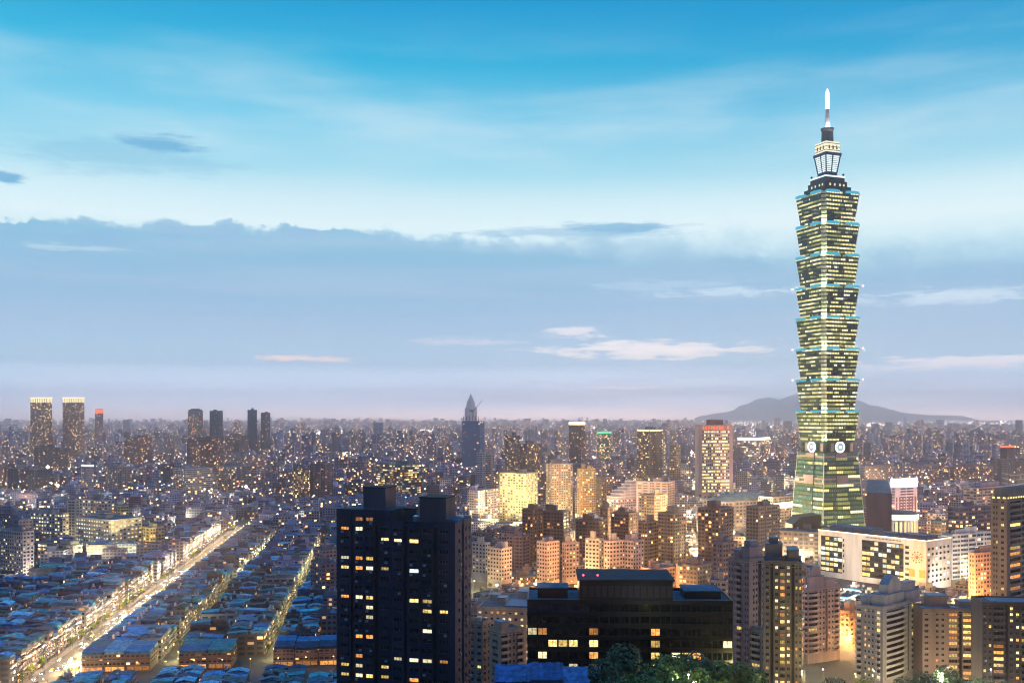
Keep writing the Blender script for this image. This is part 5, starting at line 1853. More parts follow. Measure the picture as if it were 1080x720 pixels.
    for i in range(7):
        for hh, z0_ in ((t_.H * 0.30, 6), (t_.H * 0.40, t_.H * 0.42)):
            a = st + dr * (l_ * (i + 0.25) / 7) + nm * 0.08
            b = st + dr * (l_ * (i + 0.75) / 7) + nm * 0.08
            m.face([(a[0], a[1], z0_), (b[0], b[1], z0_), (b[0], b[1], z0_ + hh), (a[0], a[1], z0_ + hh)])
    m.build('window_slot', pmat('slot_plum', (0.12, 0.06, 0.08)), t_.root)
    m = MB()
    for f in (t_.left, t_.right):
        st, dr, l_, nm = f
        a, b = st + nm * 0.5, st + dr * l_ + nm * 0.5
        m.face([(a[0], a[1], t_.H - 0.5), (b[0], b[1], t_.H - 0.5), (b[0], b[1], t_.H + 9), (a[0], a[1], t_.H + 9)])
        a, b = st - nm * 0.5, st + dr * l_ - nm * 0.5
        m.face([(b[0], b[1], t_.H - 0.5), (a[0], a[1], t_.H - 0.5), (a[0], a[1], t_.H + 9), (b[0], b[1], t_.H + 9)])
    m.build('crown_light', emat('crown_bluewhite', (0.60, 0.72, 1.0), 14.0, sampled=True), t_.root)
    t_ = mid('dark store wing carrying a purple and blue glowing screen', 915, 937, 940, 506, 1200, 20, (0.10, 0.06, 0.10), 0.05, yb=532, name='department_store', cat='store', boxes=0, tanks=0)
    st, dr, l_, nm = t_.left
    for (a_, b_, col, z0_, z1_) in ((0.12, 0.52, (0.40, 0.06, 0.45), t_.H - 34, t_.H - 6), (0.56, 0.92, (0.08, 0.12, 0.9), t_.H - 38, t_.H - 3)):
        m = MB()
        a, b = st + dr * l_ * a_ + nm * 0.6, st + dr * l_ * b_ + nm * 0.6
        q2 = [a, b, b - nm * 0.4, a - nm * 0.4]
        m.prism([(v[0], v[1]) for v in q2], z0_, z1_, 0, None, True)
        m.build('screen', emat('screen_%d' % int(col[2] * 100), col, 0.9), t_.root)
    # long slabs beyond
    for i, (a, b, c, y, dd, lab) in enumerate([(908, 912, 950, 492, 2000, 'long pinkish apartment slab, first of three right of the skyscraper'),
                                              (952, 956, 1000, 491, 2020, 'long pinkish apartment slab, second of three right of the skyscraper'),
                                              (1002, 1006, 1052, 492, 2050, 'long pinkish apartment slab, third of three right of the skyscraper')]):
        mid(lab, a, b, c, y, dd, 72, (0.34, 0.24, 0.24), 0.35, yb=506, boxes=3, tanks=0, R=None)
    t_ = mid('dark arena-like block with curved pale bands at the right edge', 1048, 1056, 1100, 484, 1900, 66, (0.10, 0.10, 0.15), 0.05, yb=510, lm='the arc-banded block', name='arena', cat='arena', boxes=0, tanks=0)
    st, dr, l_, nm = t_.right
    m = MB()
    for k_ in range(4):
        for i in range(16):
            def ap(f_, o_):
                p2 = st + dr * (l_ * f_) + nm * 0.5
                return (p2[0], p2[1], 8 + k_ * 9 + o_ + 22 * (f_ - 0.35) ** 2 * 2)
            f0, f1 = 0.02 + i / 16 * 0.95, 0.02 + (i + 1) / 16 * 0.95
            m.face([ap(f0, 0), ap(f1, 0), ap(f1, 1.4), ap(f0, 1.4)])
    m.build('arc_band', pmat('arc_pale', (0.4, 0.38, 0.45)), t_.root)
    mid('maroon block with red-lit roof sign above the arc-banded block', 1055, 1062, 1070, 470, 2250, 45, (0.16, 0.06, 0.08), 0.05, yb=484, band=(-4, 0, red), boxes=0, tanks=0)
    mid('wide stadium-lit white hall glowing on the skyline left of the skyscraper', 778, 800, 812, 461, 2900, 30, (0.5, 0.45, 0.5), 0.7, 'facade_rib', 5, 6, 470, name='hall', cat='hall', band=(-9, -1, whiteb), boxes=1, tanks=0)


mids()


# ------------------------------------------------------------------ labels for the many
PENDING = {}
ORD = ['first', 'second', 'third', 'fourth', 'fifth', 'sixth', 'seventh', 'eighth', 'ninth', 'tenth', 'eleventh', 'twelfth', 'thirteenth', 'fourteenth',
       'fifteenth', 'sixteenth', 'seventeenth', 'eighteenth', 'nineteenth', 'twentieth', 'twenty-first', 'twenty-second', 'twenty-third', 'twenty-fourth']


def where(px, d):
    best = min(LANDMARKS, key=lambda q_: abs(q_[1] - px) + 90 * abs(math.log(q_[2] / d)))
    dx = px - best[1]
    if abs(dx) < 16:
        return ('in front of ' if d < best[2] else 'behind ') + best[0]
    return ('left of ' if dx < 0 else 'right of ') + best[0]


def later(o, base, px, py):
    PENDING.setdefault(base, []).append((px, py, o))


def settle_labels():
    for base, lst in PENDING.items():
        n = len(lst)
        if n == 1:
            lst[0][2]['label'] = base
            continue
        lst.sort(key=lambda q_: q_[0])
        for i, (_, _, o) in enumerate(lst):
            if n == 2:
                o['label'] = base + ', ' + ('left' if i == 0 else 'right') + ' of two alike'
            elif i == 0:
                o['label'] = base + ', leftmost of those alike'
            elif i == n - 1:
                o['label'] = base + ', rightmost of those alike'
            else:
                o['label'] = base + ', ' + (ORD[i] if i < len(ORD) else '%dth' % (i + 1)) + ' from left'


def blocked(x, y, r):
    for (cx, cyy, u, v, a, b) in FOOT:
        dx, dy = x - cx, y - cyy
        if abs(dx * u[0] + dy * u[1]) < a + r and abs(dx * v[0] + dy * v[1]) < b + r:
            return True
    return False


def hides(px0, px1, ytop, d):
    """would something of this outline cover a hand placed building behind it?"""
    for (a, b, yb, dd) in OCC:
        if dd > d and px1 > a and px0 < b and ytop < yb:
            return yb
    return None


def hidden(px0, px1, ytop, d):
    for (a, b, yb, dd) in OCC[:16]:
        if dd < d and px0 >= a and px1 <= b and ytop > PYTOP[(a, b, dd)] + 2:
            return True
    return False


PYTOP = {}
for (fx, oc) in zip(FOOT, OCC):
    PYTOP[(oc[0], oc[1], oc[3])] = oc[2]

# ------------------------------------------------------------------ the avenue and its side lanes (frame: s along, o to the right)
A0 = np.array([PX(45, 558), 558.0])
U_ = np.array([-0.1237, 0.9923])
N_ = np.array([0.9923, 0.1237])
RZ = math.atan2(U_[1], U_[0]) - math.pi / 2


def av(s, o, z=0.0):
    p_ = A0 + U_ * s + N_ * o
    return (p_[0], p_[1], z)


def strip(name, o0, o1, s0, s1, z, mat):
    m = MB()
    n = max(1, int((s1 - s0) / 60))
    for i in range(n):
        a, b = s0 + (s1 - s0) * i / n, s0 + (s1 - s0) * (i + 1) / n
        m.face([av(a, o0, z), av(a, o1, z), av(b, o1, z), av(b, o0, z)])
    return struct(m.build(name, mat))


strip('avenue', -9.0, 11.0, -80, 820, 0.008, M['road'])
for i, sg in enumerate((-1, 1)):
    m = MB()
    a, b = ((-13.0, -9.0), (11.0, 14.4))[i]
    c = [av(-80, a), av(-80, b), av(820, b), av(820, a)]
    m.prism([(q_[0], q_[1]) for q_ in c], 0.0, 0.13, 0)
    struct(m.build('pavement', M['pave']))
m = MB()
for s in range(-70, 810, 9):
    for o_ in (-5.5, -2.2, 4.6, 7.8):
        m.face([av(s, o_ - 0.1, 0.013), av(s, o_ + 0.1, 0.013), av(s + 4, o_ + 0.1, 0.013), av(s + 4, o_ - 0.1, 0.013)])
for o_ in (1.0, 1.4):
    m.face([av(-80, o_ - 0.08, 0.013), av(-80, o_ + 0.08, 0.013), av(820, o_ + 0.08, 0.013), av(820, o_ - 0.08, 0.013)])
struct(m.build('road_markings', M['paint']))
LANES = [62.5, 119.5, 176.5, 233.5, -65.5, -122.5, -179.5]
for l_ in LANES:
    strip('lane', l_ - 3.6, l_ + 3.6, -80, 760, 0.006, M['road'])
strip('cross_street', 14.6, 300, 5.0, 19.0, 0.010, M['asphalt'])
# streets on the right side, laid between the towers
for (a, b, wd) in [((PX(700, 620), 620), (PX(1080, 760), 760), 14), ((PX(860, 640), 640), (PX(905, 1000), 1000), 12), ((PX(500, 700), 700), (PX(820, 1060), 1060), 14),
                   ((PX(520, 1000), 1000), (PX(560, 2000), 2000), 16), ((PX(900, 960), 960), (PX(1080, 1240), 1240), 18), ((PX(0, 1230), 1230), (PX(60, 1900), 1900), 20)]:
    a, b = np.array(a), np.array(b)
    dr = (b - a) / np.linalg.norm(b - a)
    nm = np.array([dr[1], -dr[0]]) * wd / 2
    m = MB()
    n = 12
    for i in range(n):
        p0, p1 = a + (b - a) * i / n, a + (b - a) * (i + 1) / n
        zz = [ground(*(p_)) + 0.02 for p_ in (p0 - nm, p0 + nm, p1 + nm, p1 - nm)]
        m.face([((p0 - nm)[0], (p0 - nm)[1], zz[0]), ((p0 + nm)[0], (p0 + nm)[1], zz[1]), ((p1 + nm)[0], (p1 + nm)[1], zz[2]), ((p1 - nm)[0], (p1 - nm)[1], zz[3])])
    struct(m.build('road', M['road']))

# ------------------------------------------------------------------ row houses under sheet-metal roofs
ROOFS = [('teal', (0.012, 0.25, 0.31)), ('blue', (0.012, 0.18, 0.38)), ('dark blue', (0.008, 0.05, 0.13)), ('blue-grey', (0.05, 0.17, 0.26)), ('pale blue', (0.14, 0.36, 0.50)),
         ('dark green', (0.015, 0.10, 0.10)), ('slate', (0.03, 0.05, 0.08)), ('rust', (0.17, 0.075, 0.05)), ('grey', (0.10, 0.13, 0.16))]
RW = [9, 7, 3, 4, 3, 2, 2, 0.7, 1.5]
HWALL = [('grey', (0.12, 0.135, 0.16)), ('beige', (0.20, 0.185, 0.165)), ('white', (0.28, 0.29, 0.31)), ('pinkish', (0.19, 0.15, 0.155)), ('brown', (0.10, 0.08, 0.08)), ('dark', (0.05, 0.055, 0.075))]


def house_proto(wd, dep, hgt, kind):
    """origin at the middle of the footprint; x = across (front at +x), y = along the lane"""
    root = thing('row_house', '', 'house', (0, 0, -500))
    a, b = dep / 2, wd / 2
    nf = max(2, round(hgt / 3.2))
    m = MB()
    def wall(p, q, nu, lit):
        u0, v0 = random.randint(0, 300), random.randint(0, 300)
        m.face([(p[0], p[1], 0), (q[0], q[1], 0), (q[0], q[1], hgt), (p[0], p[1], hgt)], 0, [(u0, v0), (u0 + nu, v0), (u0 + nu, v0 + nf), (u0, v0 + nf)], (1, 1, 1, lit))
    wall((a, -b), (a, b), max(2, round(wd / 3)), 0.20)
    wall((-a, b), (-a, -b), max(2, round(wd / 3)), 0.12)
    wall((-a, -b), (a, -b), 4, 0.05)
    wall((a, b), (-a, b), 4, 0.05)
    for j in range(1, nf):
        z = hgt * j / nf
        for x0, x1 in ((a - 0.02, a + 0.9), (-a - 0.9, -a + 0.02)):
            m.box(x0, x1, -b + 0.3, b - 0.3, z - 0.15, z + 0.75 * (kind % 2) + 0.1, 1)
    pz = hgt + 0.9
    for (x0, x1, y0, y1) in ((-a, a, -b, -b + 0.2), (-a, a, b - 0.2, b), (-a, -a + 0.2, -b + 0.2, b - 0.2), (a - 0.2, a, -b + 0.2, b - 0.2)):
        m.box(x0, x1, y0, y1, hgt, pz, 1)
    m.build('wall', [M['facade'], M['tint_wall']], root)
    m = MB()
    m.box(-a + 0.2, a - 0.2, -b + 0.2, b - 0.2, hgt - 0.1, hgt + 0.1)
    m.build('roof_deck', M['roof_conc'], root)

    def sheet(x0, x1, zc, style, y0, y1):
        m = MB()
        xm = (x0 + x1) / 2
        th = 0.18
        if style == 0:      # gable, ridge along the lane
            rs = 0.11 * (x1 - x0)
            for (p, q, zp, zq) in ((x0, xm, zc, zc + rs), (xm, x1, zc + rs, zc)):
                m.poly([(p, y0, zp), (q, y0, zq), (q, y1, zq), (p, y1, zp), (p, y0, zp - th), (q, y0, zq - th), (q, y1, zq - th), (p, y1, zp - th)],
                       [(0, 1, 2, 3), (7, 6, 5, 4), (0, 4, 5, 1), (1, 5, 6, 2), (2, 6, 7, 3), (3, 7, 4, 0)])
        elif style == 1:    # single pitch
            rs = 0.08 * (x1 - x0)
            m.poly([(x0, y0, zc), (x1, y0, zc + rs), (x1, y1, zc + rs), (x0, y1, zc), (x0, y0, zc - th), (x1, y0, zc + rs - th), (x1, y1, zc + rs - th), (x0, y1, zc - th)],
                   [(0, 1, 2, 3), (7, 6, 5, 4), (0, 4, 5, 1), (1, 5, 6, 2), (2, 6, 7, 3), (3, 7, 4, 0)])
        else:               # shallow curve
            n = 6
            for i in range(n):
                f0, f1 = i / n, (i + 1) / n
                p, q = x0 + (x1 - x0) * f0, x0 + (x1 - x0) * f1
                zp, zq = zc + 1.3 * math.sin(math.pi * f0), zc + 1.3 * math.sin(math.pi * f1)
                m.poly([(p, y0, zp), (q, y0, zq), (q, y1, zq), (p, y1, zp), (p, y0, zp - th), (q, y0, zq - th), (q, y1, zq - th), (p, y1, zp - th)],
                       [(0, 1, 2, 3), (7, 6, 5, 4), (0, 4, 5, 1), (2, 6, 7, 3)])
        for x in (x0 + 0.5, x1 - 0.5):
            for y in (y0 + 0.6, y1 - 0.6):
                m.box(x - 0.07, x + 0.07, y - 0.07, y + 0.07, hgt + 0.1, zc)
        # light infill walls under the sheet roof
        m.box(x0 + 0.7, x1 - 0.7, y0 + 0.8, y1 - 0.8, hgt + 0.1, zc - 0.25)
        o = m.build('roof', M['tint_roof'], root)
        return o
    sp = random.uniform(-0.08, 0.12) * dep
    h1, h2 = hgt + random.uniform(2.3, 3.0), hgt + random.uniform(1.5, 2.9)
    if kind % 4 == 3:
        sheet(-a * 0.2, a + 0.4, h1, 1, -b + 0.1, b - 0.1)
    else:
        sheet(sp + 0.4, a + 0.5, h1, [0, 2, 0, 1][kind % 4], -b + 0.05, b - 0.05)
        sheet(-a - 0.4, sp - 0.6, h2, [0, 0, 1, 1][(kind // 2) % 4], -b + 0.05, b - 0.05 - (1.5 if kind % 3 == 0 else 0))
    m = MB()
    m.box(-1.6, 1.6, -1.4, 1.4, hgt + 0.1, hgt + 3.4)
    s_ = m.build('stair_house', M['tint_wall'], root)
    s_.location = (sp - 0.3 if kind % 4 != 3 else -a * 0.6, b - 2.0, 0)
    if kind % 3 != 2:
        m = MB()
        m.cyl(0, 0, 0.3, 2.0, 0.8, n=8)
        m.cyl(0, 0, 2.0, 2.4, 0.8, 0.2, n=8)
        m.box(-0.7, 0.7, -0.7, 0.7, 0, 0.3)
        k_ = m.build('water_tank', M['tank'], root)
        k_.location = (s_.location.x, b - 2.0, hgt + 3.4)
    return root


PROTO = {}
spots = []
rows_o = []
rows_o += [(14.6, 37.0), (41.6, 54.0)]
for base in (67, 124, 181, 238, 295):
    rows_o += [(base + 0.2, base + 23), (base + 26, base + 48.6)]
for base in (-62, -119, -176, -233, -290, -347):
    rows_o += [(base + 0.4, base + 23), (base + 26, base + 49)]
rr = random.Random(3)
for (o0, o1) in rows_o:
    s = -78.0
    nxt = rr.uniform(80, 130)
    while s < 700:
        wd = rr.choice([6, 7, 8, 8, 9, 11])
        if s > nxt:
            s += 8
            nxt = s + rr.uniform(80, 130)
        oc, sc_ = (o0 + o1) / 2, s + wd / 2
        s += wd + rr.choice([0.3, 0.3, 0.3, 0.6])
        x, y, _ = av(sc_, oc)
        px, _ = to_px(x, y)
        if o0 > 0 and -13 < sc_ < 47:
            continue
        if px < -12 or px > 500 or y > 1240 or y < 485:
            continue
        if 362 < px < 490:
            continue
        if px > 350 and y < 1000 and px < 500:
            continue
        if ground(x, y) > 3 or blocked(x, y, 10):
            continue
        ave = o0 < 0 and o0 > -40
        nf = 2 if (o0 > 0 and sc_ < -12) else rr.choice([4, 5, 5, 6]) if ave else (3 if o0 == 14.6 or sc_ < 0 else rr.choice([3, 3, 4, 4, 4, 5]))
        yt = CAM_Z
        ytop = HOR + (CAM_Z - nf * 3.2 - 3) / y * F
        if hides(px - 8, px + 8, ytop, y) and y > 700:
            if rr.random() < 0.7:
                continue
        flip = (o1 < 33.5 and o0 > 0) or (25 < (o0 % 57) < 40 and False)
        spots.append((y, x, px, wd, nf, o0, o1, ytop))
spots.sort()
GRP = 'row houses under sheet-metal roofs'
far_low = []
front_rows = []
cnt = 0
for (y, x, px, wd, nf, o0, o1, ytop) in spots:
    if cnt >= 288:
        far_low.append((x, y, 22, wd, nf * 3.2 + 3, RZ))
        continue
    cnt += 1
    kind = rr.randint(0, 7)
    dep = 22.4 if o1 - o0 > 15 else 12.4
    key = (wd, nf, kind, dep)
    ri = rr.choices(range(len(ROOFS)), RW)[0]
    wi = rr.randint(0, len(HWALL) - 1)
    rz = RZ + (math.pi if rr.random() < 0.5 else 0)
    if key not in PROTO:
        PROTO[key] = house_proto(wd, dep, nf * 3.2, kind)
        PROTO[key]['group'] = GRP
        r = PROTO[key]
        r.location, r.rotation_euler = (x, y, 0), (0, 0, rz)
        kids = list(r.children)
    else:
        r, kids = dup(PROTO[key], (x, y, 0), rz)
    rj = ri if rr.random() < 0.5 else rr.choices(range(len(ROOFS)), RW)[0]
    q_ = 0
    for c in kids:
        nm = c.name.split('.')[0]
        if nm == 'roof':
            c.color = ROOFS[ri if q_ == 0 else rj][1] + (1,)
            k_ = rr.uniform(0.7, 2.1)
            c.color = tuple(v * k_ for v in c.color[:3]) + (1,)
            q_ += 1
        else:
            c.color = HWALL[wi][1] + (1,)
    rc = ROOFS[ri][0] if (ri == rj or q_ < 2) else ROOFS[ri][0] + '-and-' + ROOFS[rj][0]
    side = 'left of' if o1 < 0 else 'right of'
    near = 'along' if abs((o0 + o1) / 2) < 35 else ('just' if abs((o0 + o1) / 2) < 60 else ('well' if abs((o0 + o1) / 2) < 118 else 'far'))
    lab = '%s %s-storey house under %s roof, %s %s avenue' % (HWALL[wi][0], ['', '', 'two', 'three', 'four', 'five', 'six'][nf], rc, near, side)
    lab = lab.replace('along left of avenue', 'facing avenue from left').replace('along right of avenue', 'facing avenue from right')
    later(r, lab, px, ytop)
LANDMARKS.append(('the bright avenue', 140, 800))

# shop row facing the camera across the cross street
sh = random.Random(8)
o = 14.8
i = 0
while o < 275:
    wd = sh.choice([12, 14, 16])
    if any(a_ < o + wd and o < b_ for a_, b_ in ((57, 68), (115, 124), (172, 181))):
        o += 2
        continue
    x, y, _ = av(31.5, o + wd / 2)
    px, _ = to_px(x, y)
    if px > 360:
        break
    if not blocked(x, y, 5):
        t_ = thing('shop_house', '', 'shop house', (x, y, 0), RZ - math.pi / 2, 'shop houses across the cross street')
        hg = sh.choice([9.8, 10.2, 10.6])
        wc = sh.choice([(0.22, 0.17, 0.13), (0.26, 0.21, 0.16), (0.2, 0.14, 0.11)])
        m = MB()
        a, b = 11.0, wd / 2
        for (p, q, nu, lit) in (((a, -b), (a, b), 5, 0.12), ((a, b), (-a, b), 5, 0.02), ((-a, b), (-a, -b), 5, 0.1), ((-a, -b), (a, -b), 5, 0.02)):
            m.face([(p[0], p[1], 3.6), (q[0], q[1], 3.6), (q[0], q[1], hg), (p[0], p[1], hg)], 0, [(i * 9, 0), (i * 9 + nu, 0), (i * 9 + nu, 3), (i * 9, 3)], wc + (lit,))
        m.box(-a + 0.3, a - 1.2, -b + 0.3, b - 0.3, 0, 3.6, 1)
        for z in (3.5, 6.6):
            m.box(a - 0.01, a + 0.8, -b + 0.1, b - 0.1, z, z + 0.7, 1)
        for yy in np.linspace(-b + 0.2, b - 0.2, 4):
            m.box(a - 0.9, a - 0.4, yy - 0.2, yy + 0.2, 0, 3.5, 1)
        m.build('wall', [M['facade'], wallm('shop%d' % int(wc[0] * 100), wc)], t_)
        m = MB()
        m.face([(a - 1.15, -b + 0.8, 0.4), (a - 1.15, b - 0.8, 0.4), (a - 1.15, b - 0.8, 2.8), (a - 1.15, -b + 0.8, 2.8)])
        m.build('shop_front', M['lit_orange'], t_)
        for j in range(2):
            x0, x1 = ((-0.2, a + 0.7) if j == 0 else (-a - 0.5, -0.9))
            m = MB()
            z = hg + (1.7 if j == 0 else 2.3)
            m.poly([(x0, -b, z + 1.1), (x1, -b, z), (x1, b, z), (x0, b, z + 1.1), (x0, -b, z + 0.95), (x1, -b, z - 0.15), (x1, b, z - 0.15), (x0, b, z + 0.95)],
                   [(0, 1, 2, 3), (7, 6, 5, 4), (0, 4, 5, 1), (1, 5, 6, 2), (2, 6, 7, 3), (3, 7, 4, 0)])
            m.box(x0 + 0.6, x1 - 0.8, -b + 0.4, b - 0.4, hg - 0.05, z - 0.2)
            rf = m.build('roof', M['tint_roof'], t_)
            nm, c = sh.choice([ROOFS[0], ROOFS[1], ROOFS[1], ROOFS[4], ROOFS[2]])
            k_ = sh.uniform(0.8, 1.4)
            rf.color = tuple(v * k_ for v in c) + (1,)
            if j == 0:
                rn = nm
        later(t_, 'warm-lit shop house under %s roof at bottom left' % rn, px, 700)
        FOOT.append((x, y, U_, N_, 11, b))
        i += 1
    o += wd + 0.3

# ------------------------------------------------------------------ apartment blocks filling the middle distance
WALLS_L = [('grey', (0.22, 0.23, 0.25)), ('blue-grey', (0.15, 0.18, 0.22)), ('dark brown', (0.12, 0.095, 0.09)), ('brick', (0.24, 0.13, 0.11)), ('white', (0.42, 0.42, 0.43)), ('beige', (0.36, 0.30, 0.24)), ('mauve', (0.24, 0.19, 0.22))]
WALLS_R = [('brown', (0.22, 0.15, 0.13)), ('pinkish', (0.38, 0.26, 0.25)), ('tan', (0.38, 0.28, 0.19)), ('beige', (0.44, 0.37, 0.29)), ('mauve', (0.28, 0.21, 0.23)), ('grey', (0.26, 0.25, 0.26)), ('dark brown', (0.14, 0.10, 0.10)), ('white', (0.46, 0.42, 0.41))]
BP = {}


def block_proto(w_, d_, h_, kind):
    root = thing('apartment_block', '', 'apartment block', (0, 0, -500))
    a, b = w_ / 2, d_ / 2
    nf = max(3, round(h_ / 3.3))
    m = MB()
    lit = [0.06, 0.13, 0.2][kind % 3]
    for (p, q) in (((a, -b), (a, b)), ((a, b), (-a, b)), ((-a, b), (-a, -b)), ((-a, -b), (a, -b))):
        ln = math.hypot(q[0] - p[0], q[1] - p[1])
        nu = max(2, round(ln / 3.3))
        u0, v0 = random.randint(0, 300), random.randint(0, 300)
        m.face([(p[0], p[1], 0), (q[0], q[1], 0), (q[0], q[1], h_), (p[0], p[1], h_)], 0, [(u0, v0), (u0 + nu, v0), (u0 + nu, v0 + nf), (u0, v0 + nf)], (1, 1, 1, lit))
        dx, dy = (q[0] - p[0]) / ln, (q[1] - p[1]) / ln
        nx_, ny_ = dy, -dx
        if kind % 2 == 0:
            k_ = max(1, int(ln / 9))
            for i in range(k_ + 1):
                s = 0.4 + (ln - 0.8) * i / k_
                c = (p[0] + dx * s, p[1] + dy * s)
                e, t_ = 0.5, 0.7
                m.prism([(c[0] - dx * e, c[1] - dy * e), (c[0] - dx * e + nx_ * t_, c[1] - dy * e + ny_ * t_), (c[0] + dx * e + nx_ * t_, c[1] + dy * e + ny_ * t_), (c[0] + dx * e, c[1] + dy * e)][::-1], 0, h_ + 0.4, 1)
        else:
            for j in range(1, nf):
                z = h_ * j / nf
                t_ = 0.8
                m.prism([(p[0] + dx * 1.2, p[1] + dy * 1.2), (p[0] + dx * 1.2 + nx_ * t_, p[1] + dy * 1.2 + ny_ * t_), (p[0] + dx * ln * 0.5 + nx_ * t_, p[1] + dy * ln * 0.5 + ny_ * t_), (p[0] + dx * ln * 0.5, p[1] + dy * ln * 0.5)][::-1], z - 0.1, z + 0.7, 1, bottom=True)
    m.build('wall', [M['facade'], M['tint_wall']], root)
    m = MB()
    for (x0, x1, y0, y1) in ((-a, a, -b, -b + 0.3), (-a, a, b - 0.3, b), (-a, -a + 0.3, -b + 0.3, b - 0.3), (a - 0.3, a, -b + 0.3, b - 0.3)):
        m.box(x0, x1, y0, y1, h_, h_ + 1.0)
    m.box(-a + 0.3, a - 0.3, -b + 0.3, b - 0.3, h_ - 0.1, h_ + 0.15)
    m.build('roof', M['roof_blue'] if kind % 3 else M['roof_conc'], root)
    m = MB()
    m.box(-a * 0.5, a * 0.1, -b * 0.2, b * 0.55, h_ + 0.15, h_ + 3.2)
    m.box(-a * 0.35, -a * 0.02, 0, b * 0.4, h_ + 3.2, h_ + 5.4)
    m.build('stair_house', M['tint_wall'], root)
    m = MB()
    m.cyl(0, 0, 0.15, 2.2, 1.1, n=8)
    m.cyl(0, 0, 2.2, 2.6, 1.1, 0.3, n=8)
    me = m.mesh('water_tank', [M['tank']])
    link('water_tank', me, root, (a * 0.5, -b * 0.4, h_))
    if kind % 2:
        link('water_tank', me, root, (a * 0.5, b * 0.3, h_))
    return root


cand = []
fr = random.Random(21)
cell = {}


def near_taken(x, y, r):
    i, j = int(x // 40), int(y // 40)
    for a in range(i - 1, i + 2):
        for b in range(j - 1, j + 2):
            for (px_, py_, pr) in cell.get((a, b), ()):
                if math.hypot(px_ - x, py_ - y) < r + pr:
                    return True
    return False


PARK = [(PX(985, 1150), 1150, 75), (PX(700, 690), 690, 24)]
for _ in range(26000):
    d = math.sqrt(fr.uniform(600 ** 2, 2700 ** 2))
    px = fr.uniform(-20, 1100)
    x, y = PX(px, d), d
    if px < 500 and d < 1190 and px < 360 + (d - 900) * 0.2:
        continue
    if 350 < px < 500 and d < 1250 and fr.random() < 0.5:
        continue
    right = px > 500
    w_, d_ = fr.choice([14, 18, 22, 28]), fr.choice([14, 16, 20])
    r = math.hypot(w_, d_) / 2 * 0.86
    if blocked(x, y, r * 0.8) or near_taken(x, y, r):
        continue
    if any(math.hypot(x - a, y - b) < c_ for a, b, c_ in PARK):
        continue
    if ground(x, y) > 6:
        continue
    # streets
    q_ = A0 + 0
    s_, o_ = float((np.array([x, y]) - A0) @ U_), float((np.array([x, y]) - A0) @ N_)
    if abs(o_) < 10 + r and s_ < 900:
        continue
    h_ = fr.choice([10, 13, 13, 16, 16, 20, 23]) if fr.random() < 0.72 else fr.choice([26, 30, 36, 42, 50])
    if d < 1250:
        h_ = min(h_, 36)
    if px < 400 and 1150 < d < 2000:
        h_ = fr.choice([8, 10, 12, 12, 14, 14, 17]) if fr.random() < 0.9 else 24
    hw = r / d * F
    for _k in range(4):
        ytop = HOR + (CAM_Z - h_ - 4) / d * F
        lim = hides(px - hw, px + hw, ytop, d)
        if not lim:
            break
        h_ *= 0.6
    if lim and (h_ < 7 or lim - ytop > 10 or fr.random() < 0.6):
        continue
    th = (R_(52) if right else RZ) + fr.gauss(0, 0.06) + (math.pi / 2 if fr.random() < 0.5 else 0)
    if fr.random() < 0.15:
        th += 0.5
    cell.setdefault((int(x // 40), int(y // 40)), []).append((x, y, r))
    cand.append((d, x, y, px, w_, d_, h_, th, right, ytop))
cand.sort()
far_mid = []
cnt = 0
GA = 'apartment blocks filling the city'
SZ = {}
for (d, x, y, px, w_, d_, h_, th, right, ytop) in cand:
    hid = (357 < px < 495 and ytop > 545) or (558 < px < 772 and ytop > 632)
    if hid:
        continue
    if cnt >= 285 or d > 2300:
        far_mid.append((x, y, w_, d_, h_, th))
        continue
    cnt += 1
    hq = min([8, 10, 12, 14, 18, 23, 30, 38, 50], key=lambda v: abs(v - h_))
    kind = fr.randint(0, 5)
    key = (w_, d_, hq, kind)
    if key not in BP:
        BP[key] = block_proto(w_, d_, hq, kind)
        BP[key]['group'] = GA
        r = BP[key]
        r.location, r.rotation_euler = (x, y, ground(x, y)), (0, 0, th)
        kids = list(r.children)
    else:
        r, kids = dup(BP[key], (x, y, ground(x, y)), th)
    wn, wc = fr.choice(WALLS_R if right else WALLS_L)
    k_ = fr.uniform(0.8, 1.15)
    for c in kids:
        if c.name.split('.')[0] in ('wall', 'stair_house'):
            c.color = tuple(v * k_ for v in wc) + (1,)
    hn = {8: 'very low', 10: 'low', 12: 'three-storey', 14: 'four-storey', 18: 'five-storey', 23: 'seven-storey', 30: 'nine-storey', 38: 'tall', 50: 'high-rise'}[hq]
    later(r, '%s %s apartment block %s' % (hn, wn, where(px, d)), px, ytop)

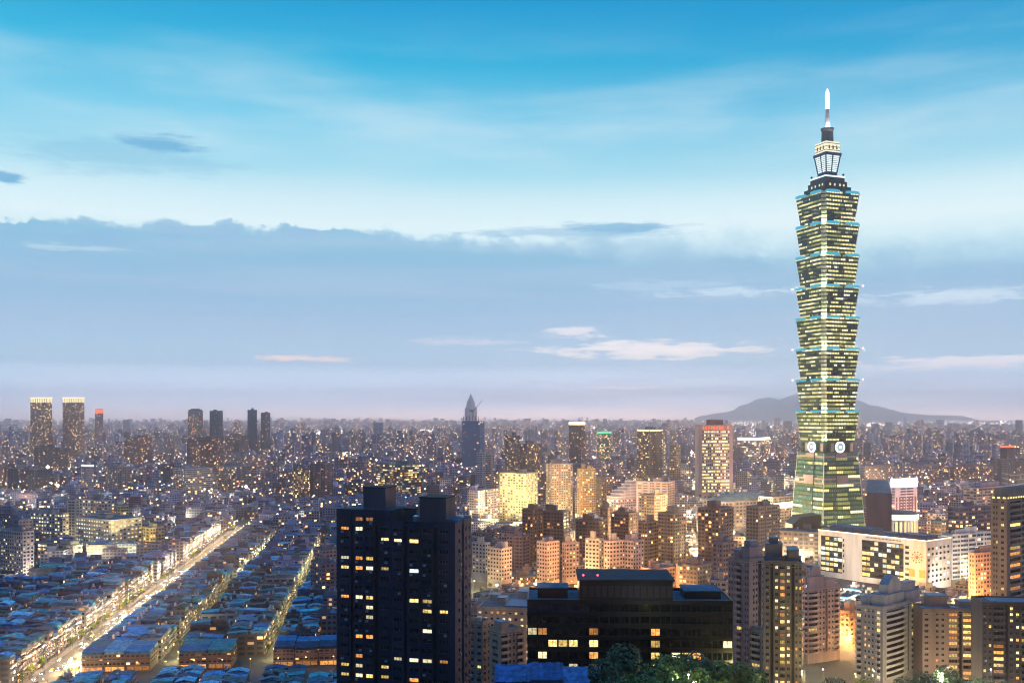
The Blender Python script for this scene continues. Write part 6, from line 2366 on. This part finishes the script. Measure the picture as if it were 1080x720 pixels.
# ------------------------------------------------------------------ the city beyond: uncountable blocks as one mass each
def mass(name, items, palL, palR, mat, lit=(0.1, 0.45), roofs=None, seed=0):
    rg = np.random.default_rng(seed)
    n = len(items)
    it = np.array(items, dtype=float)
    V, UV, CL, MI = [], [], [], []
    nface = 0
    F_ = []
    for i in range(n):
        x, y, w_, d_, h_, th = it[i]
        c, s = math.cos(th), math.sin(th)
        a, b = w_ / 2, d_ / 2
        q = [(x + dx * c - dy * s, y + dx * s + dy * c) for dx, dy in ((-a, -b), (a, -b), (a, b), (-a, b))]
        pal = palR if x / y * F + 540 > 500 else palL
        wc = pal[rg.integers(len(pal))][1]
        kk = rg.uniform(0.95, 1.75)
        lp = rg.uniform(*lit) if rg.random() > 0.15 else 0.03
        col = (wc[0] * kk * 0.80, wc[1] * kk * 0.92, wc[2] * kk * 1.22, lp)  # palette made paler and bluer, dusk haze put into the wall colour
        nf = max(2, round(h_ / 3.3))
        for k_ in range(4):
            p0, p1 = q[k_], q[(k_ + 1) % 4]
            if (p1[1] - p0[1]) * p0[0] - (p1[0] - p0[0]) * p0[1] > 0 and y > 1500:
                pass
            ln = w_ if k_ % 2 == 0 else d_
            nu = max(2, round(ln / 3.4))
            u0, v0 = int(rg.integers(0, 4000)), int(rg.integers(0, 4000))
            V += [(p0[0], p0[1], 0), (p1[0], p1[1], 0), (p1[0], p1[1], h_), (p0[0], p0[1], h_)]
            UV += [(u0, v0), (u0 + nu, v0), (u0 + nu, v0 + nf), (u0, v0 + nf)]
            CL += [col] * 4
            MI.append(0)
        V += [(p[0], p[1], h_) for p in q]
        UV += [(0, 0)] * 4
        rc = roofs[rg.integers(len(roofs))][1] if roofs else (0.05, 0.10, 0.15)
        CL += [(rc[0] * kk, rc[1] * kk, rc[2] * kk, 0)] * 4
        MI.append(1)
        if y < 5000 and rg.random() < 0.7:
            f = rg.uniform(0.25, 0.5)
            e = rg.uniform(-0.3, 0.3)
            hh = h_ + rg.uniform(2.5, 6)
            q2 = [(x + (dx * f + e * a) * c - (dy * f) * s, y + (dx * f + e * a) * s + (dy * f) * c) for dx, dy in ((-a, -b), (a, -b), (a, b), (-a, b))]
            for k_ in range(4):
                p0, p1 = q2[k_], q2[(k_ + 1) % 4]
                V += [(p0[0], p0[1], h_), (p1[0], p1[1], h_), (p1[0], p1[1], hh), (p0[0], p0[1], hh)]
                UV += [(0, 0)] * 4
                CL += [col[:3] + (0,)] * 4
                MI.append(1)
            V += [(p[0], p[1], hh) for p in q2]
            UV += [(0, 0)] * 4
            CL += [(rc[0], rc[1], rc[2], 0)] * 4
            MI.append(1)
    nfc = len(V) // 4
    me = D.meshes.new(name)
    me.vertices.add(len(V))
    me.vertices.foreach_set('co', np.array(V, dtype=np.float32).ravel())
    me.loops.add(len(V))
    me.loops.foreach_set('vertex_index', np.arange(len(V), dtype=np.int32))
    me.polygons.add(nfc)
    me.polygons.foreach_set('loop_start', np.arange(0, len(V), 4, dtype=np.int32))
    me.polygons.foreach_set('loop_total', np.full(nfc, 4, dtype=np.int32))
    me.materials.append(mat)
    me.materials.append(M['attr_wall'])
    me.polygons.foreach_set('material_index', np.array(MI, dtype=np.int32))
    ul = me.uv_layers.new(name='UVMap')
    ul.data.foreach_set('uv', np.array(UV, dtype=np.float32).ravel())
    ca = me.color_attributes.new('wall', 'FLOAT_COLOR', 'CORNER')
    ca.data.foreach_set('color', np.array(CL, dtype=np.float32).ravel())
    me.update(calc_edges=True)
    return stuff(link(name, me))


mt = D.materials.new('attr_wall')
mt.use_nodes = True
k = NT(mt.node_tree)
p = k.n('ShaderNodeBsdfPrincipled')
o_ = k.n('ShaderNodeOutputMaterial')
k.t.links.new(p.outputs[0], o_.inputs[0])
at = k.n('ShaderNodeAttribute', attribute_name='wall')
k.t.links.new(at.outputs['Color'], p.inputs['Base Color'])
p.inputs['Roughness'].default_value = 0.9
p.inputs['Specular IOR Level'].default_value = 0.1
M['attr_wall'] = mt

if far_low:
    mass('low_houses', far_low, [q_ for q_ in HWALL], [q_ for q_ in HWALL], M['facade'], (0.03, 0.2), ROOFS, 4)
ff = random.Random(77)
far = list(far_mid)
for _ in range(9500):
    d = math.sqrt(ff.uniform(1250 ** 2, 5200 ** 2))
    px = ff.uniform(-20, 1100)
    x, y = PX(px, d), d
    w_, d_ = ff.uniform(12, 26), ff.uniform(12, 20)
    if d < 2700 and near_taken(x, y, 12):
        continue
    if d < 4200 and blocked(x, y, 14):
        continue
    h_ = ff.uniform(8, 22) if ff.random() < 0.7 else ff.uniform(22, 46)
    if d > 2600 and ff.random() < 0.09:
        h_ = ff.uniform(50, 95)
    if px < 420 and d < 2000:
        h_ = ff.uniform(8, 16)
    hw = w_ / d * F
    ytop = HOR + (CAM_Z - h_) / d * F
    lim = hides(px - hw, px + hw, ytop, d)
    if lim:
        h_ = h_ * 0.45
        ytop = HOR + (CAM_Z - h_) / d * F
        if hides(px - hw, px + hw, ytop, d) and ff.random() < 0.8:
            continue
    if 860 < px and d < 2000 and 1040 < d and ff.random() < 0.5:
        continue
    th = (R_(52) if px > 500 else RZ) + ff.gauss(0, 0.08)
    far.append((x, y, w_, d_, h_, th))
for _ in range(15000):
    d = math.sqrt(ff.uniform(5000 ** 2, 13900 ** 2)) if ff.random() < 0.72 else ff.uniform(12000, 19500)
    px = ff.uniform(-20, 1100)
    w_, d_ = ff.uniform(20, 55), ff.uniform(16, 40)
    h_ = ff.uniform(12, 40) if ff.random() < 0.75 else ff.uniform(40, 85)
    if ff.random() < 0.02:
        h_ = ff.uniform(85, 125)
    if px > 770 and d > 10000:
        h_ *= 0.5
    far.append((PX(px, d), d, w_, d_, h_, ff.uniform(0, 1.5)))
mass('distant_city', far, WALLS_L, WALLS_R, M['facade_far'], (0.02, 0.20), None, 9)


# ------------------------------------------------------------------ trees
def leaf_mat(name, col):
    mt = D.materials.new(name)
    mt.use_nodes = True
    k = NT(mt.node_tree)
    p = k.n('ShaderNodeBsdfPrincipled')
    o = k.n('ShaderNodeOutputMaterial')
    k.t.links.new(p.outputs[0], o.inputs[0])
    tcn = k.n('ShaderNodeTexCoord')
    nz = k.noise(tcn.outputs['Object'], 0.9, 3.0, 0.6)
    k.put(p.inputs['Base Color'], k.mix(k.step(nz, 0.3, 0.7), tuple(c * 0.55 for c in col) + (1,), tuple(c * 1.5 for c in col) + (1,)))
    p.inputs['Roughness'].default_value = 0.6
    return mt


def tree_proto(hgt, rad, nleaf, leaf, mat, seed):
    rg = random.Random(seed)
    root = thing('tree', '', 'tree', (0, 0, -500))
    m = MB()
    th = hgt * 0.45
    r0 = hgt * 0.025
    m.tube((0, 0, -0.6), (0.1 * rg.random(), 0, th), r0, r0 * 0.7, 7)
    cl = []
    for i in range(rg.randint(8, 11)):
        a = rg.uniform(0, 6.28)
        rr_ = rad * math.sqrt(rg.random()) * 0.75
        z = hgt * rg.uniform(0.42, 0.86)
        f = 1 - 0.5 * abs(z / hgt - 0.6) / 0.3
        c = Vector((rr_ * math.cos(a) * f, rr_ * math.sin(a) * f, z))
        cl.append((c, rad * rg.uniform(0.26, 0.48)))
        m.tube((0, 0, th * rg.uniform(0.7, 1.0)), c, r0 * 0.45, r0 * 0.15, 5)
    m.build('trunk', pmat('bark', (0.07, 0.05, 0.035), var=0.3, vs=2.0), root)
    b = MB()
    for i in range(nleaf):
        c, r = rg.choice(cl)
        d_ = Vector((rg.gauss(0, 1), rg.gauss(0, 1), rg.gauss(0, 0.8))).normalized()
        p_ = c + d_ * r * (0.55 + 0.5 * rg.random() ** 0.5)
        n_ = (d_ + Vector((rg.gauss(0, .6), rg.gauss(0, .6), rg.gauss(0, .6) + 0.5))).normalized()
        u_ = n_.orthogonal().normalized()
        v_ = n_.cross(u_)
        an = rg.uniform(0, 6.28)
        u_, v_ = u_ * math.cos(an) + v_ * math.sin(an), v_ * math.cos(an) - u_ * math.sin(an)
        l_ = leaf * rg.uniform(0.6, 1.3)
        b.face([p_ - u_ * l_, p_ - v_ * l_ * 0.55, p_ + u_ * l_, p_ + v_ * l_ * 0.55])
    b.build('crown', mat, root)
    return root


LG = [leaf_mat('leaf_dark', (0.03, 0.065, 0.015)), leaf_mat('leaf_mid', (0.08, 0.13, 0.010)), leaf_mat('leaf_lime', (0.15, 0.21, 0.010))]
near_trees = [tree_proto(15, 6.5, 5200, 0.42, LG[0], 1), tree_proto(13, 6.0, 4600, 0.40, LG[1], 2), tree_proto(11, 5.5, 4200, 0.38, LG[2], 3)]
small_trees = [tree_proto(7.5, 3.2, 420, 0.55, LG[1], 4), tree_proto(6.5, 2.8, 380, 0.5, LG[2], 5)]
used = set()
tr = random.Random(5)


def plant(proto, x, y, base, group, sc=1.0, z=None):
    z = ground(x, y) if z is None else z
    if proto.name in used:
        r, _ = dup(proto, (x, y, z), tr.uniform(0, 6.28), (sc, sc, sc * tr.uniform(0.9, 1.1)))
    else:
        used.add(proto.name)
        r = proto
        r.location, r.rotation_euler, r.scale = (x, y, z), (0, 0, tr.uniform(0, 6.28)), (sc, sc, sc)
    r['group'] = group
    px, py = to_px(x, y, z)
    later(r, base, px, py)
    return r


def crown_at(px, py, d, proto_i, base, hgt):
    """a tree whose top shows at the given photo row"""
    x = PX(px, d)
    z = PZ(py, d)
    g_ = ground(x, d)
    sc = max(0.45, min(1.9, (z - g_) / hgt))
    return plant(near_trees[proto_i], x, d, base, 'trees on the hillside', sc)


HT = [15, 13, 11]
for (px, py, d, i, base) in [(660, 684, 270, 0, 'large dark tree before the black glass block'), (640, 703, 262, 0, 'dark tree left of the large dark tree'), (688, 700, 275, 1, 'green tree before the black glass block'),
                             (714, 697, 300, 1, 'green tree before the black glass block'), (735, 690, 300, 0, 'dark tree before the black glass block'), (752, 700, 285, 2, 'lime green tree before the black glass block'),
                             (770, 704, 300, 1, 'green tree below the small beige block'), (728, 708, 265, 2, 'lime green tree before the black glass block'), (788, 706, 330, 0, 'dark tree below the small beige block'),
                             (806, 710, 340, 2, 'lime green tree below the small beige block'), (700, 712, 255, 2, 'lime green tree at the bottom edge'), (672, 714, 250, 1, 'green tree at the bottom edge'),
                             (842, 706, 400, 2, 'lime green tree below the gold-lit street'), (858, 701, 420, 2, 'lime green tree below the gold-lit street'), (876, 704, 420, 1, 'green tree below the gold-lit street'),
                             (895, 706, 430, 2, 'lime green tree below the gold-lit street'), (910, 710, 440, 1, 'green tree below the gold-lit street'), (826, 712, 390, 1, 'green tree below the gold-stairwell tower'),
                             (862, 712, 380, 1, 'green tree at the bottom edge'), (885, 714, 370, 0, 'dark tree at the bottom edge'),
                             (985, 702, 470, 1, 'green tree below the orange-balcony block'), (1000, 706, 460, 0, 'dark tree below the orange-balcony block'), (1020, 700, 450, 0, 'dark tree below the orange-balcony block'),
                             (1035, 697, 455, 0, 'dark tree below the dark brown edge block'), (1050, 701, 450, 1, 'green tree below the dark brown edge block'), (1066, 696, 450, 0, 'dark tree below the dark brown edge block'),
                             (1078, 702, 440, 1, 'green tree below the dark brown edge block'), (1040, 710, 420, 1, 'green tree at the bottom edge'), (1012, 712, 430, 2, 'lime green tree at the bottom edge'),
                             (1060, 712, 410, 0, 'dark tree at the bottom edge'), (975, 712, 440, 0, 'dark tree at the bottom edge'), (955, 716, 430, 0, 'dark tree at the bottom edge')]:
    crown_at(px, py, d, i, base, HT[i])
ALT = 0
for s in range(-30, 560, 11):
    for sg in (-1, 1):
        if tr.random() < 0.62:
            continue
        x, y, _ = av(s + tr.uniform(-3, 3), -11.4 if sg < 0 else 13.0)
        plant(small_trees[ALT % 2], x, y, 'small street tree on the %s kerb of the avenue' % ('left' if sg < 0 else 'right'), 'street trees along the avenue', tr.uniform(0.8, 1.1), 0.13)
        ALT += 1
for _ in range(60):
    a, rr_ = tr.uniform(0, 6.28), 74 * math.sqrt(tr.random())
    x, y = PX(985, 1150) + rr_ * math.cos(a), 1150 + rr_ * math.sin(a)
    if blocked(x, y, 4):
        continue
    plant(small_trees[ALT % 2], x, y, 'park tree among amber lamps %s' % where(to_px(x, y)[0], y), 'park trees', tr.uniform(1.2, 1.9))
    ALT += 1
for (px, d, n, sp) in [(700, 690, 8, 18), (545, 830, 10, 22), (890, 760, 8, 20), (1010, 760, 8, 18), (560, 1250, 7, 30), (225, 1180, 8, 40), (120, 1330, 8, 40), (935, 800, 6, 15), (255, 1350, 10, 50), (490, 1180, 8, 30)]:
    for _ in range(n):
        x, y = PX(px, d) + tr.gauss(0, sp), d + tr.gauss(0, sp)
        if blocked(x, y, 3):
            continue
        plant(small_trees[ALT % 2], x, y, 'street tree between buildings %s' % where(to_px(x, y)[0], y), 'street trees in the city', tr.uniform(0.9, 1.5))
        ALT += 1
for l_ in (62.5, 119.5):
    for s in range(60, 460, 19):
        for sg in (-1, 1):
            if tr.random() < 0.55:
                continue
            x, y, _ = av(s, l_ + sg * 3.2)
            px = to_px(x, y)[0]
            if px > 352:
                continue
            plant(small_trees[ALT % 2], x, y, 'small tree in the yellow-lit %s lane right of the avenue' % ('first' if l_ < 100 else 'second'), 'street trees along the lanes', tr.uniform(0.55, 0.8))
            ALT += 1

# ------------------------------------------------------------------ lamps
WARM, AMBER, PALE, YEL = (1.0, 0.78, 0.42), (1.0, 0.50, 0.14), (1.0, 0.92, 0.75), (1.0, 0.80, 0.30)
lr = random.Random(9)
NL = 0


def lamp(x, y, base, power, col, hgt=8.0, arm=(0, 0), r=0.4, z=None, group='street lamps', rad=0.3, down=False, nm='street_lamp'):
    global NL
    NL += 1
    t_ = glow(nm, '', nm.replace('_', ' '), (x, y, ground(x, y) if z is None else z), power, col, r, hgt, arm, group, rad=rad, down=down)
    px, py = to_px(x, y, 8)
    later(t_, base, px, py)
    return t_


for s in range(-40, 800, 24):
    for sg in (-1, 1):
        x, y, _ = av(s + (12 if sg > 0 else 0), -9.6 if sg < 0 else 11.6)
        a = N_ * (-sg * 2.2)
        lamp(x, y, 'tall lamp on the %s kerb of the bright avenue' % ('left' if sg < 0 else 'right'), ((210000 if s > 30 else 90000) if sg > 0 else 13000), ((1.0, 0.74, 0.34) if sg > 0 else (1.0, 0.68, 0.36)), 9.0, (round(a[0], 2), round(a[1], 2)), 0.42, 0.13, 'lamps along the avenue', down=sg > 0, nm='avenue_lamp')
for l_, s0, s1, st, pw in ((62.5, 40, 620, 28, 14000), (119.5, 40, 560, 30, 14000), (176.5, 60, 500, 60, 5000), (-65.5, 40, 520, 75, 4000), (-122.5, 300, 390, 14, 24000), (-179.5, 310, 380, 22, 16000)):
    for s in range(s0, s1, st):
        x, y, _ = av(s, l_ + 2.9)
        px = to_px(x, y)[0]
        if px > 352 or px < -5 or blocked(x, y, 1):
            continue
        lamp(x, y, 'lane lamp among roofs %s' % where(px, y), pw, YEL if l_ > 0 else PALE, 6.0, (0, 0), 0.3, group='lamps in the lanes', nm='lane_lamp')
for o_ in range(16, 270, 16):
    x, y, _ = av(12, o_)
    px = to_px(x, y)[0]
    if px < 356:
        lamp(x, y, 'cross street lamp in front of the shop houses', 1500, AMBER, 7.0, (0, 0), 0.35, group='lamps on the cross street', nm='lane_lamp')
# (px, distance, spread x, spread y, count, power, colour, what)
for (px, d, sx, sy, n, pw, col, wh_) in [(34, 1560, 30, 120, 8, 90000, PALE, 'white lamp at the bright junction on the left'), (872, 640, 14, 14, 10, 18000, AMBER, 'amber lamp in the gold-lit street'),
                                       (893, 655, 6, 30, 4, 16000, AMBER, 'amber lamp by the narrow orange-lit block'), (893, 800, 12, 30, 6, 8000, PALE, 'pale lamp before the huge white office complex'),
                                       (960, 775, 18, 14, 4, 9000, WARM, 'warm lamp before the huge white office complex'), (1012, 740, 20, 30, 8, 34000, AMBER, 'amber lamp by the salmon-pink low block'),
                                       (985, 1140, 60, 60, 22, 14000, AMBER, 'amber park lamp'), (545, 1290, 22, 40, 7, 80000, YEL, 'golden lamp below the floodlit cream block'),
                                       (625, 1250, 40, 60, 12, 120000, WARM, 'golden lamp below the amber stone tower'), (660, 1240, 25, 30, 5, 40000, PALE, 'pale lamp before the stepped hotel'),
                                       (600, 800, 30, 25, 8, 22000, AMBER, 'amber lamp below the pale pink blocks'), (578, 800, 8, 10, 4, 26000, AMBER, 'amber lamp below the left pale pink block'),
                                       (690, 760, 20, 20, 7, 30000, AMBER, 'amber lamp by the orange walk-ups'), (720, 1010, 40, 60, 14, 70000, WARM, 'golden lamp behind the central cluster'),
                                       (790, 1130, 40, 60, 14, 110000, WARM, 'golden lamp before the gold-based hall'), (765, 960, 14, 20, 6, 50000, AMBER, 'amber lamp right of the central cluster'),
                                       (930, 1010, 40, 30, 10, 70000, WARM, 'golden lamp by the gold-rimmed drum'), (1050, 1200, 40, 60, 8, 60000, AMBER, 'amber lamp near the park'),
                                       (525, 620, 16, 20, 4, 9000, AMBER, 'amber lamp behind the low cream office'), (523, 530, 8, 8, 3, 6000, AMBER, 'amber lamp by the tan walk-up'),
                                       (995, 520, 20, 8, 6, 5000, WARM, 'lamp among trees below the orange-balcony block'), (60, 985, 30, 12, 6, 22000, WARM, 'warm lamp by the hospital podium'),
                                       (115, 1010, 20, 14, 5, 20000, PALE, 'pale lamp before the hospital main block'), (150, 1200, 60, 80, 8, 24000, WARM, 'warm lamp behind the hospital'),
                                       (445, 1600, 60, 200, 8, 50000, WARM, 'warm lamp by the green glass block'), (680, 1700, 120, 250, 12, 80000, WARM, 'warm lamp near the two-tone office tower'),
                                       (250, 1500, 120, 150, 14, 50000, WARM, 'warm lamp among the brick slab blocks'), (950, 612, 24, 8, 8, 16000, AMBER, 'amber lamp behind the rounded-balcony apartment block'), (1010, 630, 22, 10, 6, 16000, AMBER, 'amber lamp behind the orange-balcony block'), (712, 560, 26, 14, 6, 8000, AMBER, 'amber lamp behind the black glass block'), (163, 2350, 6, 160, 8, 160000, PALE, 'white lamp in the brightly lit street between skyline blocks'), (1000, 1900, 160, 200, 14, 60000, WARM, 'warm lamp by the pinkish slabs'), (980, 1600, 80, 200, 10, 60000, WARM, 'warm lamp beyond the park')]:
    for _ in range(n):
        for _k in range(14):
            x, y = PX(px + lr.gauss(0, sx), d), d + lr.gauss(0, sy)
            if not blocked(x, y, 1.5):
                break
        else:
            continue
        lamp(x, y, wh_, pw * (4.3 if px > 500 and d > 700 else 1.8), col, 9.0 if d > 700 else 6.5, (0, 0), 0.4 + max(0, d - 700) / 2600.0, group='park lamps' if 'park lamp' in wh_ else 'street lamps', nm='park_lamp' if 'park lamp' in wh_ else 'street_lamp')
for (px, py, d, pw, col) in [(q_[0], q_[1], q_[2], q_[3] * 10, q_[4]) for q_ in [(846, 708, 405, 2500, YEL), (868, 706, 425, 3000, YEL), (902, 711, 425, 2500, YEL), (726, 712, 270, 900, PALE), (785, 712, 320, 1500, YEL),
                            (990, 710, 455, 2000, PALE), (1045, 706, 440, 2000, PALE), (922, 708, 470, 2500, WARM), (1000, 704, 480, 2500, WARM)]]:
    x = PX(px, d)
    g0 = ground(x, d)
    lamp(x, d, 'path lamp among the trees %s' % where(px, d), pw, col, max(4.0, PZ(py, d) - g0), (0, 0), 0.3, group='path lamps on the hillside', nm='path_lamp')
for _ in range(70):
    d = lr.uniform(740, 1750)
    px = lr.uniform(500, 1085)
    x, y = PX(px, d), d
    if blocked(x, y, 2) or hidden(px - 2, px + 2, HOR + 140 / d * F, d):
        continue
    lamp(x, y, 'street lamp between buildings %s' % where(px, d), 70000 * (d / 1200.0) ** 1.5, lr.choice([AMBER, WARM, WARM, YEL]), 9.0, (0, 0), 0.5)
# very bright mast lamps
for (px, py, d, lab, r, pw) in [(497, 551, 1340, 'dazzling white lamp on a mast right of the huge dark tower', 1.5, 120000), (147, 544, 1480, 'dazzling white lamp on a mast behind the hospital main block', 1.5, 120000),
                                (524, 617, 640, 'white floodlamp on a pole behind the low cream office', 0.7, 16000), (565, 616, 640, 'bright lamp among trees behind the black glass block', 0.7, 14000)]:
    z = PZ(py, d)
    glow('mast_lamp', lab, 'lamp', (PX(px, d), d, ground(PX(px, d), d)), pw, PALE, r, max(3.0, z - ground(PX(px, d), d)), (0, 0), 'bright mast lamps', emat('mast_head', (1, 0.96, 0.82), 40.0))

# floodlights on facades
for (lab, px, d, z, apx, ad, az_, pw, col, sz) in [
        ('floodlight washing the left end of the floodlit cream block', 533, 1310, 1, 535, 1352, 26, 100000, YEL, 80), ('floodlight washing the right end of the floodlit cream block', 550, 1300, 1, 549, 1352, 26, 100000, YEL, 80),
        ('floodlight aimed at the hospital left face', 95, 1015, 1, 98, 1062, 16, 260000, YEL, 90), ('floodlight aimed at the hospital right face', 142, 1015, 1, 134, 1068, 16, 320000, YEL, 90),
        ('floodlight below the amber stone tower', 621, 1330, 1, 619, 1375, 30, 200000, AMBER, 70), ('floodlight below the pale window-grid slab', 593, 1345, 1, 592, 1400, 30, 160000, WARM, 70),
        ('floodlight on the left pier of the huge white complex', 898, 855, 1, 898, 912, 16, 90000, PALE, 70), ('floodlight on the right pier of the huge white complex', 962, 810, 1, 966, 862, 16, 110000, PALE, 75),
        ('floodlight on the right wing of the huge white complex', 1002, 835, 1, 992, 868, 14, 80000, PALE, 80), ('floodlight before the stepped hotel', 662, 1280, 1, 662, 1335, 26, 200000, PALE, 80),
        ('floodlight before the gold-based hall', 822, 1105, 1, 822, 1152, 20, 200000, WARM, 90), ('floodlight below the floodlit white cube', 953, 1105, 1, 953, 1152, 20, 420000, (1.0, 0.75, 0.8), 80),
        ('floodlight left of the pink granite tower', 748, 1630, 1, 750, 1700, 50, 520000, (1.0, 0.72, 0.6), 60), ('floodlight right of the pink granite tower', 764, 1640, 1, 762, 1712, 50, 520000, (1.0, 0.72, 0.6), 60),
        ('floodlight before the white side wing', 1030, 870, 1, 1028, 925, 14, 80000, PALE, 90), ('floodlight below the two-tone office tower', 690, 1845, 1, 690, 1910, 45, 204000, YEL, 55)]:
    a = Vector((PX(px, d), d, z))
    b = Vector((PX(apx, ad), ad, az_))
    flood(lab, a, b - a, pw, col, sz)

# lights of the far streets, one mass for each colour
for nm_, col, n, stg, seed in (('distant_street_lights', (1.0, 0.66, 0.30), 5200, 22.0, 1), ('distant_white_lights', (1.0, 0.84, 0.80), 7500, 30.0, 2), ('distant_signs', (1.0, 0.25, 0.40), 500, 12.0, 3), ('distant_blue_signs', (0.35, 0.7, 1.0), 260, 10.0, 4)):
    rg = random.Random(seed)
    m = MB()
    pts = []
    while len(pts) < n * 0.6:
        d0 = rg.uniform(1500, 9000) if rg.random() < 0.7 else rg.uniform(5000, 16000)
        x0 = PX(rg.uniform(-15, 1095), d0)
        an = rg.choice([R_(98), R_(8), R_(38), R_(128)]) + rg.gauss(0, 0.12)
        st = rg.uniform(24, 60) * (1 + d0 / 5000)
        for q_ in range(rg.randint(6, 22)):
            xx, yy = x0 + math.cos(an) * st * q_, d0 + math.sin(an) * st * q_
            if yy > 1400:
                pts.append((xx, yy))
    for i_ in range(n):
        d = math.sqrt(rg.uniform(1500 ** 2, 13500 ** 2)) if rg.random() < 0.6 else rg.uniform(1400, 8000)
        if seed == 2 and rg.random() < 0.6:
            d = rg.uniform(5500, 17500)
        px = rg.uniform(-15, 1095)
        x = PX(px, d)
        if seed < 3 and i_ < len(pts):
            x, d = pts[i_]
        z = rg.choice([9, 9, 14, 22, 30]) + d / 700
        r = (0.5 + d / 4300.0 * rg.uniform(0.4, 1.3)) * (rg.uniform(1.8, 3.2) if rg.random() < 0.05 else 1.0)
        m.poly([(x - r, d, z), (x + r, d, z), (x, d - r, z), (x, d + r, z), (x, d, z - r), (x, d, z + r)],
               [(0, 2, 5), (2, 1, 5), (1, 3, 5), (3, 0, 5), (2, 0, 4), (1, 2, 4), (3, 1, 4), (0, 3, 4)])
    stuff(m.build(nm_, emat('far_' + nm_, col, stg)))

# ------------------------------------------------------------------ cars on the avenue
def car_proto():
    root = thing('car', '', 'car', (0, 0, -500))
    m = MB()
    L, W = 2.15, 0.88
    prof = [(-L, 0.35), (L, 0.35), (L, 0.72), (L - 0.9, 0.92), (L - 1.5, 1.42), (-L + 0.9, 1.45), (-L + 0.15, 0.98), (-L, 0.8)]
    n = len(prof)
    m.poly([(-W, y, z) for y, z in prof] + [(W, y, z) for y, z in prof], [tuple(range(n)), tuple(range(2 * n - 1, n - 1, -1))] + [(i, n + i, n + (i + 1) % n, (i + 1) % n) for i in range(n)])
    m.build('body', pmat('car_paint', (1, 1, 1), tint=True, rough=0.3, var=0.05, spec=0.6), root)
    for sx in (-1, 1):
        m = MB()
        x = sx * (W + 0.006)
        m.poly([(x, L - 1.05, 0.95), (x, L - 1.55, 1.36), (x, -L + 0.95, 1.38), (x, -L + 0.5, 0.98)], [(0, 1, 2, 3)])
        m.build('side_window', M['glass_dark'], root)
        for y in (-1.3, 1.35):
            m = MB()
            m.tube((sx * 0.72, y, 0.32), (sx * 0.92, y, 0.32), 0.32, 0.32, 10)
            m.build('wheel', pmat('tyre', (0.02, 0.02, 0.02)), root)
        m = MB()
        m.box(sx * 0.62 - 0.2, sx * 0.62 + 0.2, L - 0.02, L + 0.03, 0.55, 0.7)
        m.build('headlight', emat('headlight', (1, 0.95, 0.85), 60.0), root)
        m = MB()
        m.box(sx * 0.64 - 0.16, sx * 0.64 + 0.16, -L - 0.03, -L + 0.02, 0.65, 0.82)
        m.build('tail_light', emat('taillight', (1, 0.05, 0.02), 14.0), root)
    return root


cp = car_proto()
first = True
crr = random.Random(4)
for s in range(-25, 420, 11):
    for o_, fwd in ((-7.2, 0), (-3.8, 0), (-0.4, 0), (3.0, 1), (6.2, 1), (9.4, 1)):
        if crr.random() < 0.55:
            continue
        x, y, _ = av(s + crr.uniform(-3, 3), o_)
        rz = RZ + (0 if fwd else math.pi)
        if first:
            first = False
            r, kids = cp, list(cp.children)
            r.location, r.rotation_euler = (x, y, 0.02), (0, 0, rz)
        else:
            r, kids = dup(cp, (x, y, 0.02), rz)
        r['group'] = 'cars on the avenue'
        cn, cc = crr.choice([('white', (0.7, 0.7, 0.7)), ('silver', (0.4, 0.41, 0.42)), ('dark', (0.03, 0.03, 0.035)), ('yellow', (0.7, 0.42, 0.03)), ('blue', (0.05, 0.09, 0.2))])
        for c in kids:
            if c.name.startswith('body'):
                c.color = cc + (1,)
        later(r, '%s car driving %s the camera on the bright avenue' % (cn, 'away from' if fwd else 'toward'), to_px(x, y)[0], 0)
settle_labels()
print('lamps', NL, 'objects', len(D.objects))
